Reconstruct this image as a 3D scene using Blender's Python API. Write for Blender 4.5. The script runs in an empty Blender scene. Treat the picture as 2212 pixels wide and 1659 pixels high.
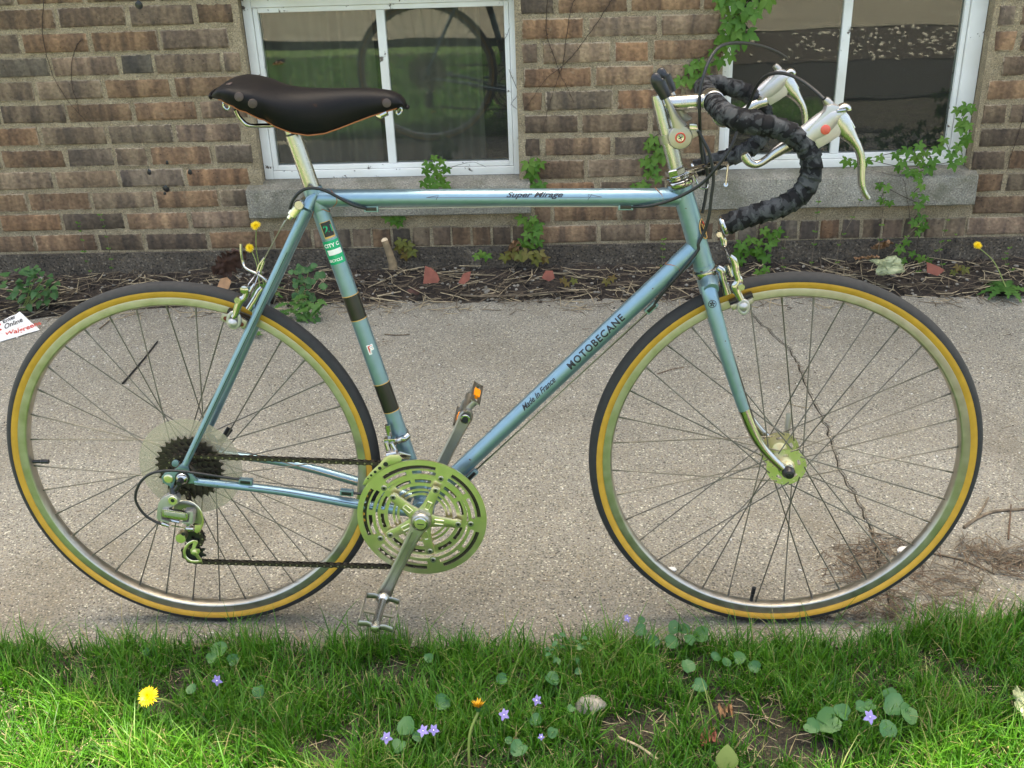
import bpy, bmesh, math, random
import numpy as np
from mathutils import Vector, Matrix, noise
R = random.Random(7)
NR = np.random.RandomState(11)
C = bpy.context.scene.collection
pi = math.pi

# ------------------------------------------------------------------ camera
FOC, CAMH, CAMD, PIT, YAW, ROL = 2348.357, 1.33392, 1.66425, 0.4615, -0.06114, -0.03804
def cam_axes():
    cy, sy = math.cos(YAW), math.sin(YAW)
    f = Vector((sy*math.cos(PIT), cy*math.cos(PIT), -math.sin(PIT)))
    r = Vector((cy, -sy, 0)); u = r.cross(f)
    r2 = r*math.cos(ROL) + u*math.sin(ROL)
    return r2, r2.cross(f), f
CR, CU, CF = cam_axes()
EYE = Vector((0, -CAMD, CAMH))
cam_d = bpy.data.cameras.new('camera'); cam = bpy.data.objects.new('camera', cam_d); C.objects.link(cam)
cam_d.sensor_width = 36.0; cam_d.lens = FOC/2212*36; cam_d.clip_end = 400; cam_d.clip_start = 0.02
m = Matrix((CR, CU, -CF)).transposed().to_4x4(); m.translation = EYE
cam.matrix_world = m
bpy.context.scene.camera = cam
# ------------------------------------------------------------------ light
ELEV, AZ = 76.0, 5.0          # sun stands behind the house; open shade in front of it
w = bpy.data.worlds.new('World'); bpy.context.scene.world = w; w.use_nodes = True
nt = w.node_tree; bg = nt.nodes['Background']
sky = nt.nodes.new('ShaderNodeTexSky'); sky.sky_type = 'NISHITA'; sky.sun_disc = False
sky.sun_elevation = math.radians(ELEV); sky.sun_rotation = math.radians(AZ)
sky.dust_density = 5.0; sky.air_density = 0.8; sky.ozone_density = 0.6
nt.links.new(sky.outputs[0], bg.inputs[0]); bg.inputs[1].default_value = 0.15
sun_d = bpy.data.lights.new('sun', 'SUN'); sun_d.energy = 5.0; sun_d.angle = math.radians(0.5); sun_d.color = (1, .95, .86)
sun = bpy.data.objects.new('sun', sun_d); C.objects.link(sun)
sd = Vector((math.sin(math.radians(AZ))*math.cos(math.radians(ELEV)), math.cos(math.radians(AZ))*math.cos(math.radians(ELEV)), math.sin(math.radians(ELEV))))
sun.rotation_euler = (-sd).to_track_quat('-Z', 'Y').to_euler()
vs = bpy.context.scene.view_settings
vs.view_transform = 'Standard'; vs.look = 'None'; vs.gamma = 1; vs.use_curve_mapping = False
vs.exposure = 2.32
vs.use_white_balance = True; vs.white_balance_temperature = 7380; vs.white_balance_tint = 3

# ------------------------------------------------------------------ projection of measured points into the place
def ray(u, v): return CF + CR*((u-1106)/FOC) - CU*((v-829.5)/FOC)
def at(u, v, y=None, z=None):
    d = ray(u, v)
    t = (y-EYE.y)/d.y if y is not None else (z-EYE.z)/d.z
    return EYE + d*t
# bicycle frame of reference: X forward, Y away from the viewer, Z up in the leaning plane
O_B = Vector((-0.69016, 0, 0)); AXB = Vector((1.0625, -0.0021, 0)).normalized()
NB = Vector((-AXB.y, AXB.x, 0)); LEAN = 0.06529
UPB = Vector((0, 0, math.cos(LEAN))) + NB*math.sin(LEAN)
YB = UPB.cross(AXB)
WB = 1.0625
MB_ = Matrix((AXB, YB, UPB)).transposed().to_4x4(); MB_.translation = O_B
MBI = MB_.inverted()
def T(u, v, w=0.0):
    """point of the bicycle seen at (u,v), w metres on the drive side of its mid plane"""
    d = ray(u, v); o = EYE - O_B
    t = (w + o.dot(YB)) / (-(d.dot(YB)))
    q = o + d*t
    return Vector((q.dot(AXB), -w, q.dot(UPB)))
def zoomer(x0, y0, s, f=T):
    return lambda x, y, *a, **k: f((x0+x/s)/1.4756, (y0+y/s)/1.4756, *a, **k)
Z5 = zoomer(1950, 80, 2.37)      # bars
Z7 = zoomer(640, 220, 2.963)     # saddle
Z1 = zoomer(400, 1300, 3.016)    # rear hub
Z2 = zoomer(1100, 1350, 2.371)   # crank
Z3 = zoomer(2100, 700, 4.148)    # front brake
Z4 = zoomer(2250, 1200, 3.686)   # front hub
ZR = zoomer(650, 700, 3.403)     # rear brake
ZH = zoomer(2000, 180, 2.765)    # head, shifters

# ------------------------------------------------------------------ mesh helpers
class MB:
    def __init__(s): s.v = []; s.f = []; s.m = []
    def add(s, vs_, fs, m=0):
        b = len(s.v); s.v += [tuple(p) for p in vs_]
        for q in fs: s.f.append(tuple(i+b for i in q)); s.m.append(m)
        return s
    def tube(s, pts, r, n=10, ref=None, rw=None, m=0, caps=True):
        pts = [Vector(p) for p in pts]; N = len(pts)
        rs = r if isinstance(r, (list, tuple)) else [r]*N
        rws = rs if rw is None else (rw if isinstance(rw, (list, tuple)) else [rw]*N)
        vs_, fs = [], []; b = None
        for i, p in enumerate(pts):
            t = (pts[min(i+1, N-1)] - pts[max(i-1, 0)]).normalized()
            if ref is not None: b = Vector(ref)
            elif b is None: b = Vector((0, 1, 0)) if abs(t.y) < .9 else Vector((1, 0, 0))
            b = (b - t*b.dot(t)); b = b.normalized() if b.length > 1e-6 else t.orthogonal().normalized()
            a = b.cross(t)
            for k in range(n):
                an = 2*pi*k/n
                vs_.append(p + a*(math.cos(an)*rs[i]) + b*(math.sin(an)*rws[i]))
        for i in range(N-1):
            for k in range(n):
                k2 = (k+1) % n
                fs.append((i*n+k, i*n+k2, (i+1)*n+k2, (i+1)*n+k))
        if caps: fs.append(tuple(range(n))[::-1]); fs.append(tuple(range((N-1)*n, N*n)))
        return s.add(vs_, fs, m)
    def lathe(s, o, axis, prof, n=32, m=0, caps=True):
        o = Vector(o); ax = Vector(axis).normalized()
        a = ax.orthogonal().normalized(); b = ax.cross(a)
        vs_, fs = [], []
        for r, h in prof:
            for k in range(n):
                an = 2*pi*k/n; vs_.append(o + ax*h + a*(math.cos(an)*r) + b*(math.sin(an)*r))
        for i in range(len(prof)-1):
            for k in range(n):
                k2 = (k+1) % n; fs.append((i*n+k, i*n+k2, (i+1)*n+k2, (i+1)*n+k))
        if caps: fs.append(tuple(range(n))[::-1]); fs.append(tuple(range((len(prof)-1)*n, len(prof)*n)))
        return s.add(vs_, fs, m)
    def box(s, c, hx, hy, hz, ax=(1, 0, 0), ay=(0, 1, 0), az=(0, 0, 1), m=0, bev=0.0):
        c = Vector(c); ax, ay, az = Vector(ax), Vector(ay), Vector(az)
        if bev <= 0:
            vs_ = [c + ax*(hx*i) + ay*(hy*j) + az*(hz*k) for i in (-1, 1) for j in (-1, 1) for k in (-1, 1)]
            fs = [(0, 1, 3, 2), (4, 6, 7, 5), (0, 4, 5, 1), (2, 3, 7, 6), (0, 2, 6, 4), (1, 5, 7, 3)]
            return s.add(vs_, fs, m)
        bm = bmesh.new(); bmesh.ops.create_cube(bm, size=2)
        for v in bm.verts: v.co = Vector((v.co.x*hx, v.co.y*hy, v.co.z*hz))
        bmesh.ops.bevel(bm, geom=bm.edges[:], offset=bev, segments=2, profile=.7, affect='EDGES')
        vs_ = [c + ax*v.co.x + ay*v.co.y + az*v.co.z for v in bm.verts]; bm.verts.index_update()
        fs = [tuple(v.index for v in f.verts) for f in bm.faces]; bm.free()
        return s.add(vs_, fs, m)
    def plate(s, poly, w0, w1, bev=.0008, m=0):
        """poly: points of the bicycle's side plane (x,z), extruded from w0 to w1"""
        bm = bmesh.new(); vs_ = [bm.verts.new((p[0], -w0, p[-1])) for p in poly]
        f = bm.faces.new(vs_); r = bmesh.ops.extrude_face_region(bm, geom=[f])
        for e in r['geom']:
            if isinstance(e, bmesh.types.BMVert): e.co.y = -w1
        bmesh.ops.recalc_face_normals(bm, faces=bm.faces[:])
        if bev > 0:
            ed = [e for e in bm.edges if abs(e.verts[0].co.y-e.verts[1].co.y) < 1e-7]
            bmesh.ops.bevel(bm, geom=ed, offset=bev, segments=2, profile=.6, affect='EDGES')
        bm.verts.index_update()
        s.add([v.co.copy() for v in bm.verts], [tuple(v.index for v in f.verts) for f in bm.faces], m); bm.free()
        return s
    def polar(s, c, rr, nth, keep, w0, w1, m=0):
        """flat plate with openings in the side plane about c: ring boundaries rr, keep(r,theta)"""
        c = Vector(c); nr = len(rr)-1
        K = [[keep((rr[i]+rr[i+1])/2, 2*pi*(j+.5)/nth) for j in range(nth)] for i in range(nr)]
        idx = {}; vs_ = []; fs = []
        def V(i, j, k):
            key = (i, j % nth, k)
            if key not in idx:
                a = 2*pi*(j % nth)/nth; idx[key] = len(vs_)
                vs_.append((c.x+rr[i]*math.cos(a), -(w1 if k else w0), c.z+rr[i]*math.sin(a)))
            return idx[key]
        for i in range(nr):
            for j in range(nth):
                if not K[i][j]: continue
                fs.append((V(i, j, 1), V(i+1, j, 1), V(i+1, j+1, 1), V(i, j+1, 1)))
                fs.append((V(i, j, 0), V(i, j+1, 0), V(i+1, j+1, 0), V(i+1, j, 0)))
                if i == 0 or not K[i-1][j]: fs.append((V(i, j, 0), V(i, j, 1), V(i, j+1, 1), V(i, j+1, 0)))
                if i == nr-1 or not K[i+1][j]: fs.append((V(i+1, j, 0), V(i+1, j+1, 0), V(i+1, j+1, 1), V(i+1, j, 1)))
                if not K[i][(j-1) % nth]: fs.append((V(i, j, 0), V(i+1, j, 0), V(i+1, j, 1), V(i, j, 1)))
                if not K[i][(j+1) % nth]: fs.append((V(i, j+1, 0), V(i, j+1, 1), V(i+1, j+1, 1), V(i+1, j+1, 0)))
        return s.add(vs_, fs, m)
    def mesh(s, name, mats, smooth=True, ang=38):
        me = bpy.data.meshes.new(name); me.from_pydata(s.v, [], s.f)
        for mt in (mats if isinstance(mats, (list, tuple)) else [mats]): me.materials.append(mt)
        if any(s.m): me.polygons.foreach_set('material_index', s.m)
        if smooth:
            me.polygons.foreach_set('use_smooth', [True]*len(me.polygons)); me.set_sharp_from_angle(angle=math.radians(ang))
        me.update(); return me
    def build(s, name, mats, parent=None, smooth=True, ang=38, **kw):
        return obj(name, s.mesh(name, mats, smooth, ang), parent, **kw)
def tag(o, label=None, cat=None, group=None, kind=None):
    if label: o['label'] = label
    if cat: o['category'] = cat
    if group: o['group'] = group
    if kind: o['kind'] = kind
    return o
def obj(name, me, parent=None, **kw):
    o = bpy.data.objects.new(name, me); C.objects.link(o)
    if parent is not None: o.parent = parent
    return tag(o, **kw)
def empty(name, parent=None, **kw): return obj(name, None, parent, **kw)
def spl(pts, n=6):
    pts = [Vector(p) for p in pts]; out = []
    P = [pts[0]*2-pts[1]] + pts + [pts[-1]*2-pts[-2]]
    for i in range(1, len(P)-2):
        a, b, c, d = P[i-1:i+3]
        for k in range(n):
            t = k/n; out.append(.5*((2*b)+(c-a)*t+(2*a-5*b+4*c-d)*t*t+(3*b-a-3*c+d)*t**3))
    out.append(pts[-1]); return out
def lerp(a, b, t): return a+(b-a)*t

# ------------------------------------------------------------------ materials
def mat(name):
    mt = bpy.data.materials.new(name); mt.use_nodes = True
    return mt, mt.node_tree, mt.node_tree.nodes['Principled BSDF']
def pset(b, **k):
    for n_, v in k.items():
        b.inputs[n_.replace('_', ' ')].default_value = v
def simple(name, col, rough=.5, metal=0.0, var=.0, scale=40, bump=0.0, coat=0.0, rvar=0.0, col2=None, thr=.62):
    mt, t, b = mat(name); pset(b, Base_Color=(*col, 1), Roughness=rough, Metallic=metal, Coat_Weight=coat, Coat_Roughness=.15)
    if var or bump or rvar or col2:
        tc = t.nodes.new('ShaderNodeTexCoord'); n = t.nodes.new('ShaderNodeTexNoise'); n.inputs['Scale'].default_value = scale; n.inputs['Detail'].default_value = 6
        t.links.new(tc.outputs['Object'], n.inputs['Vector'])
        if var:
            mx = t.nodes.new('ShaderNodeMix'); mx.data_type = 'RGBA'; mx.blend_type = 'MULTIPLY'; mx.inputs[0].default_value = 1
            mr = t.nodes.new('ShaderNodeMapRange'); mr.inputs[1].default_value = .3; mr.inputs[2].default_value = .7; mr.inputs[3].default_value = 1-var; mr.inputs[4].default_value = 1+var*.6
            t.links.new(n.outputs[0], mr.inputs[0]); mx.inputs[6].default_value = (*col, 1); t.links.new(mr.outputs[0], mx.inputs[7]); t.links.new(mx.outputs[2], b.inputs['Base Color'])
            last = mx.outputs[2]
        if col2:
            n2 = t.nodes.new('ShaderNodeTexNoise'); n2.inputs['Scale'].default_value = scale*1.7; n2.inputs['Detail'].default_value = 8; t.links.new(tc.outputs['Object'], n2.inputs['Vector'])
            r2 = t.nodes.new('ShaderNodeMapRange'); r2.inputs[1].default_value = thr; r2.inputs[2].default_value = thr+.05; t.links.new(n2.outputs[0], r2.inputs[0])
            m2 = t.nodes.new('ShaderNodeMix'); m2.data_type = 'RGBA'; t.links.new(r2.outputs[0], m2.inputs[0])
            if var: t.links.new(last, m2.inputs[6])
            else: m2.inputs[6].default_value = (*col, 1)
            m2.inputs[7].default_value = (*col2, 1); t.links.new(m2.outputs[2], b.inputs['Base Color'])
        if rvar:
            m3 = t.nodes.new('ShaderNodeMapRange'); m3.inputs[1].default_value = .3; m3.inputs[2].default_value = .7; m3.inputs[3].default_value = max(.02, rough-rvar); m3.inputs[4].default_value = rough+rvar
            t.links.new(n.outputs[0], m3.inputs[0]); t.links.new(m3.outputs[0], b.inputs['Roughness'])
        if bump:
            bp = t.nodes.new('ShaderNodeBump'); bp.inputs['Strength'].default_value = 1; bp.inputs['Distance'].default_value = bump
            t.links.new(n.outputs[0], bp.inputs['Height']); t.links.new(bp.outputs[0], b.inputs['Normal'])
    return mt
M = {}
M['paint'] = simple('blue_metallic_paint', (.215, .325, .385), .36, .72, var=.06, scale=60, coat=.12, rvar=.05, col2=(.10, .06, .04), thr=.70)
M['alu'] = simple('polished_aluminium', (.47, .46, .43), .27, 1, rvar=.02, scale=25)
M['alu_dull'] = simple('satin_aluminium', (.40, .38, .34), .38, 1, rvar=.03, scale=40, var=.06)
M['alu_white'] = simple('frosted_aluminium', (.47, .455, .44), .42, .8, rvar=.05, scale=90)
M['ring'] = simple('ring_aluminium', (.84, .77, .55), .32, 1, rvar=.03, scale=60, var=.05)
M['chrome'] = simple('chrome', (.46, .45, .43), .13, 1)
M['rim'] = simple('rim_aluminium', (.49, .46, .40), .38, 1, rvar=.05, scale=60, var=.12)
M['tyre'] = simple('tyre_tread_rubber', (.024, .024, .024), .85, 0, var=.2, scale=90, bump=.0004)
M['tan'] = simple('tan_sidewall', (.52, .285, .03), .6, 0, var=.14, scale=45, bump=.0002)
M['spoke'] = simple('spoke_steel', (.17, .16, .14), .42, .8, var=.3, scale=30)
M['steel_dark'] = simple('greasy_steel', (.055, .045, .033), .45, .55, var=.35, scale=220)
M['steel_pin'] = simple('chain_pin', (.30, .26, .16), .4, .8)
M['black'] = simple('black_housing', (.013, .013, .014), .5, 0)
M['blackrub'] = simple('black_rubber', (.012, .012, .014), .3, 0)
M['decal_black'] = simple('black_decal', (.012, .012, .016), .4)
M['gold'] = simple('gold_line', (.62, .36, .12), .4, .3)
M['band'] = simple('black_band', (.012, .010, .009), .35, 0, coat=.15, var=.2)
M['white'] = simple('white_print', (.78, .76, .70), .5)
M['red'] = simple('red_print', (.55, .05, .03), .4)
M['green'] = simple('green_foil', (.01, .36, .17), .25, .35)
M['orange'] = simple('amber_reflector', (.85, .26, .01), .2, 0)
M['rust'] = simple('seat_rust', (.35, .12, .04), .7)
def leather():
    mt, t, b = mat('dark_leather'); pset(b, Roughness=.52, Specular_IOR_Level=.16)
    tc = t.nodes.new('ShaderNodeTexCoord')
    n = t.nodes.new('ShaderNodeTexNoise'); n.inputs['Scale'].default_value = 28; n.inputs['Detail'].default_value = 8; t.links.new(tc.outputs['Object'], n.inputs[0])
    cr = t.nodes.new('ShaderNodeValToRGB'); e = cr.color_ramp.elements
    e[0].position = .3; e[0].color = (.0055, .0055, .007, 1); e[1].position = .70; e[1].color = (.0095, .008, .008, 1); q = e.new(.84); q.color = (.07, .028, .012, 1)
    t.links.new(n.outputs[0], cr.inputs[0]); t.links.new(cr.outputs[0], b.inputs['Base Color'])
    v = t.nodes.new('ShaderNodeTexNoise'); v.inputs['Scale'].default_value = 420; t.links.new(tc.outputs['Object'], v.inputs[0])
    bp = t.nodes.new('ShaderNodeBump'); bp.inputs['Distance'].default_value = .00035; bp.inputs['Strength'].default_value = .6; t.links.new(v.outputs[0], bp.inputs['Height']); t.links.new(bp.outputs[0], b.inputs['Normal'])
    return mt
M['leather'] = leather()
def tape():
    mt, t, b = mat('camouflage_bar_tape'); pset(b, Roughness=.75, Specular_IOR_Level=.12)
    tc = t.nodes.new('ShaderNodeTexCoord'); mp = t.nodes.new('ShaderNodeMapping'); mp.inputs['Scale'].default_value = (1, .8, 1)
    t.links.new(tc.outputs['Object'], mp.inputs[0])
    n = t.nodes.new('ShaderNodeTexNoise'); n.inputs['Scale'].default_value = 62; n.inputs['Detail'].default_value = 3; n.inputs['Distortion'].default_value = .6; t.links.new(mp.outputs[0], n.inputs[0])
    cr = t.nodes.new('ShaderNodeValToRGB'); cr.color_ramp.interpolation = 'CONSTANT'; e = cr.color_ramp.elements
    e[0].position = 0; e[0].color = (.011, .011, .012, 1); e[1].position = .47; e[1].color = (.036, .038, .040, 1); q = e.new(.57); q.color = (.060, .062, .064, 1)
    t.links.new(n.outputs[0], cr.inputs[0]); t.links.new(cr.outputs[0], b.inputs['Base Color']); return mt
M['tape'] = tape()
def trans(name, col, fac, rough=.4):
    mt, t, b = mat(name); pset(b, Base_Color=(*col, 1), Roughness=rough)
    tr = t.nodes.new('ShaderNodeBsdfTransparent'); mx = t.nodes.new('ShaderNodeMixShader'); mx.inputs[0].default_value = fac
    t.links.new(tr.outputs[0], mx.inputs[1]); t.links.new(b.outputs[0], mx.inputs[2]); t.links.new(mx.outputs[0], t.nodes['Material Output'].inputs[0]); return mt
M['plastic'] = trans('clear_plastic_disc', (.46, .40, .28), .44, .3)
M['film'] = trans('plastic_film', (.42, .46, .26), .6, .25)
M['black_soil'] = None
def glass():
    mt, t, b = mat('window_glass'); t.nodes.remove(b)
    g = t.nodes.new('ShaderNodeBsdfGlossy'); g.inputs['Roughness'].default_value = .012; g.inputs['Color'].default_value = (1, 1, 1, 1)
    tr = t.nodes.new('ShaderNodeBsdfTransparent'); tr.inputs[0].default_value = (.82, .86, .84, 1)
    fr = t.nodes.new('ShaderNodeFresnel'); fr.inputs[0].default_value = 1.54
    tc = t.nodes.new('ShaderNodeTexCoord'); n = t.nodes.new('ShaderNodeTexNoise'); n.inputs['Scale'].default_value = 2.2; n.inputs['Detail'].default_value = 1; t.links.new(tc.outputs['Object'], n.inputs[0])
    bp = t.nodes.new('ShaderNodeBump'); bp.inputs['Distance'].default_value = .0012; t.links.new(n.outputs[0], bp.inputs['Height'])
    t.links.new(bp.outputs[0], g.inputs['Normal'])
    mx = t.nodes.new('ShaderNodeMixShader'); t.links.new(fr.outputs[0], mx.inputs[0]); t.links.new(tr.outputs[0], mx.inputs[1]); t.links.new(g.outputs[0], mx.inputs[2])
    # dust film with specks
    d = t.nodes.new('ShaderNodeBsdfDiffuse'); d.inputs[0].default_value = (.5, .48, .42, 1)
    n2 = t.nodes.new('ShaderNodeTexNoise'); n2.inputs['Scale'].default_value = 160; n2.inputs['Detail'].default_value = 4; t.links.new(tc.outputs['Object'], n2.inputs[0])
    r = t.nodes.new('ShaderNodeMapRange'); r.inputs[1].default_value = .68; r.inputs[2].default_value = .74; r.inputs[3].default_value = .035; r.inputs[4].default_value = .35; t.links.new(n2.outputs[0], r.inputs[0])
    m2 = t.nodes.new('ShaderNodeMixShader'); t.links.new(r.outputs[0], m2.inputs[0]); t.links.new(mx.outputs[0], m2.inputs[1]); t.links.new(d.outputs[0], m2.inputs[2])
    t.links.new(m2.outputs[0], t.nodes['Material Output'].inputs[0]); return mt
M['glass'] = glass()
def brickmat(name='brick_clay', scale=1.0):
    mt, t, b = mat(name); pset(b, Roughness=.9)
    oi = t.nodes.new('ShaderNodeObjectInfo'); tc = t.nodes.new('ShaderNodeTexCoord')
    cr = t.nodes.new('ShaderNodeValToRGB'); e = cr.color_ramp.elements
    cols = [(.078, .062, .046), (.130, .084, .050), (.165, .102, .058), (.108, .086, .060), (.190, .110, .060), (.200, .148, .098), (.145, .106, .072), (.180, .126, .086), (.088, .076, .060)]
    e[0].color = (*cols[0], 1); e[1].color = (*cols[-1], 1)
    for i in range(1, len(cols)-1): q = e.new(i/(len(cols)-1)); q.color = (*cols[i], 1)
    t.links.new(oi.outputs['Random'], cr.inputs[0])
    # large blotches (flashing of common brick)
    ad = t.nodes.new('ShaderNodeVectorMath'); ad.operation = 'ADD'; t.links.new(tc.outputs['Object'], ad.inputs[0])
    sc = t.nodes.new('ShaderNodeVectorMath'); sc.operation = 'SCALE'; sc.inputs[3].default_value = 7.3; t.links.new(oi.outputs['Location'], sc.inputs[0]); t.links.new(sc.outputs[0], ad.inputs[1])
    mp = t.nodes.new('ShaderNodeMapping'); mp.inputs['Scale'].default_value = (30, 10, 5); t.links.new(ad.outputs[0], mp.inputs[0])
    n = t.nodes.new('ShaderNodeTexNoise'); n.inputs['Scale'].default_value = 1; n.inputs['Detail'].default_value = 2; t.links.new(mp.outputs[0], n.inputs[0])
    c2 = t.nodes.new('ShaderNodeValToRGB'); e = c2.color_ramp.elements
    e[0].position = .34; e[0].color = (.66, .65, .68, 1); e[1].position = .66; e[1].color = (1.55, 1.52, 1.42, 1); q = e.new(.5); q.color = (1.08, 1.02, .97, 1)
    t.links.new(n.outputs[0], c2.inputs[0])
    m1 = t.nodes.new('ShaderNodeMix'); m1.data_type = 'RGBA'; m1.blend_type = 'MULTIPLY'; m1.inputs[0].default_value = 1; t.links.new(cr.outputs[0], m1.inputs[6]); t.links.new(c2.outputs[0], m1.inputs[7])
    # fine grain, black pits and pale mortar smears
    n3 = t.nodes.new('ShaderNodeTexNoise'); n3.inputs['Scale'].default_value = 90; n3.inputs['Detail'].default_value = 8; t.links.new(ad.outputs[0], n3.inputs[0])
    r3 = t.nodes.new('ShaderNodeMapRange'); r3.inputs[1].default_value = .3; r3.inputs[2].default_value = .7; r3.inputs[3].default_value = .72; r3.inputs[4].default_value = 1.3; t.links.new(n3.outputs[0], r3.inputs[0])
    m2 = t.nodes.new('ShaderNodeMix'); m2.data_type = 'RGBA'; m2.blend_type = 'MULTIPLY'; m2.inputs[0].default_value = 1; t.links.new(m1.outputs[2], m2.inputs[6]); t.links.new(r3.outputs[0], m2.inputs[7])
    v = t.nodes.new('ShaderNodeTexNoise'); v.inputs['Scale'].default_value = 170; v.inputs['Detail'].default_value = 2; t.links.new(ad.outputs[0], v.inputs[0])
    rv = t.nodes.new('ShaderNodeMapRange'); rv.inputs[1].default_value = .70; rv.inputs[2].default_value = .74; t.links.new(v.outputs[0], rv.inputs[0])
    m3 = t.nodes.new('ShaderNodeMix'); m3.data_type = 'RGBA'; t.links.new(rv.outputs[0], m3.inputs[0]); t.links.new(m2.outputs[2], m3.inputs[6]); m3.inputs[7].default_value = (.018, .014, .012, 1)
    n4 = t.nodes.new('ShaderNodeTexNoise'); n4.inputs['Scale'].default_value = 34; n4.inputs['Detail'].default_value = 7; n4.inputs['Roughness'].default_value = .7; t.links.new(ad.outputs[0], n4.inputs[0])
    r4 = t.nodes.new('ShaderNodeMapRange'); r4.inputs[1].default_value = .60; r4.inputs[2].default_value = .70; r4.inputs[3].default_value = 0; r4.inputs[4].default_value = .6; t.links.new(n4.outputs[0], r4.inputs[0])
    m4 = t.nodes.new('ShaderNodeMix'); m4.data_type = 'RGBA'; t.links.new(r4.outputs[0], m4.inputs[0]); t.links.new(m3.outputs[2], m4.inputs[6]); m4.inputs[7].default_value = (.25, .195, .125, 1)
    # pale mortar wash along the arrises
    sx = t.nodes.new('ShaderNodeSeparateXYZ'); t.links.new(tc.outputs['Generated'], sx.inputs[0]); es = []
    for o_, lo, hi in ((0, .90, 1.0), (2, .74, .98)):
        a_ = t.nodes.new('ShaderNodeMath'); a_.operation = 'SUBTRACT'; a_.inputs[1].default_value = .5; t.links.new(sx.outputs[o_], a_.inputs[0])
        b_ = t.nodes.new('ShaderNodeMath'); b_.operation = 'ABSOLUTE'; t.links.new(a_.outputs[0], b_.inputs[0])
        c_ = t.nodes.new('ShaderNodeMapRange'); c_.inputs[1].default_value = lo/2; c_.inputs[2].default_value = hi/2; t.links.new(b_.outputs[0], c_.inputs[0]); es.append(c_)
    mxm = t.nodes.new('ShaderNodeMath'); mxm.operation = 'MAXIMUM'; t.links.new(es[0].outputs[0], mxm.inputs[0]); t.links.new(es[1].outputs[0], mxm.inputs[1])
    nm = t.nodes.new('ShaderNodeMath'); nm.operation = 'MULTIPLY_ADD'; nm.inputs[1].default_value = 1.6; nm.inputs[2].default_value = -.62; t.links.new(n3.outputs[0], nm.inputs[0])
    ad2 = t.nodes.new('ShaderNodeMath'); ad2.operation = 'ADD'; t.links.new(mxm.outputs[0], ad2.inputs[0]); t.links.new(nm.outputs[0], ad2.inputs[1])
    me_ = t.nodes.new('ShaderNodeMapRange'); me_.inputs[1].default_value = .62; me_.inputs[2].default_value = .95; me_.inputs[4].default_value = .75; t.links.new(ad2.outputs[0], me_.inputs[0])
    m5 = t.nodes.new('ShaderNodeMix'); m5.data_type = 'RGBA'; t.links.new(me_.outputs[0], m5.inputs[0]); t.links.new(m4.outputs[2], m5.inputs[6]); m5.inputs[7].default_value = (.36, .29, .20, 1)
    # weathering of the whole wall, varying over decimetres
    wl = t.nodes.new('ShaderNodeVectorMath'); wl.operation = 'ADD'; t.links.new(oi.outputs['Location'], wl.inputs[0]); t.links.new(tc.outputs['Object'], wl.inputs[1])
    n8 = t.nodes.new('ShaderNodeTexNoise'); n8.inputs['Scale'].default_value = 2.4; n8.inputs['Detail'].default_value = 5; t.links.new(wl.outputs[0], n8.inputs[0])
    r8 = t.nodes.new('ShaderNodeMapRange'); r8.inputs[1].default_value = .35; r8.inputs[2].default_value = .62; r8.inputs[3].default_value = .62; r8.inputs[4].default_value = 1.12; t.links.new(n8.outputs[0], r8.inputs[0])
    m8 = t.nodes.new('ShaderNodeMix'); m8.data_type = 'RGBA'; m8.blend_type = 'MULTIPLY'; m8.inputs[0].default_value = 1; t.links.new(m5.outputs[2], m8.inputs[6]); t.links.new(r8.outputs[0], m8.inputs[7])
    t.links.new(m8.outputs[2], b.inputs['Base Color'])
    bp = t.nodes.new('ShaderNodeBump'); bp.inputs['Distance'].default_value = .0035; t.links.new(n3.outputs[0], bp.inputs['Height'])
    bp2 = t.nodes.new('ShaderNodeBump'); bp2.invert = True; bp2.inputs['Distance'].default_value = .003; t.links.new(rv.outputs[0], bp2.inputs['Height']); t.links.new(bp.outputs[0], bp2.inputs['Normal'])
    t.links.new(bp2.outputs[0], b.inputs['Normal']); return mt
M['brick'] = brickmat()
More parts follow.
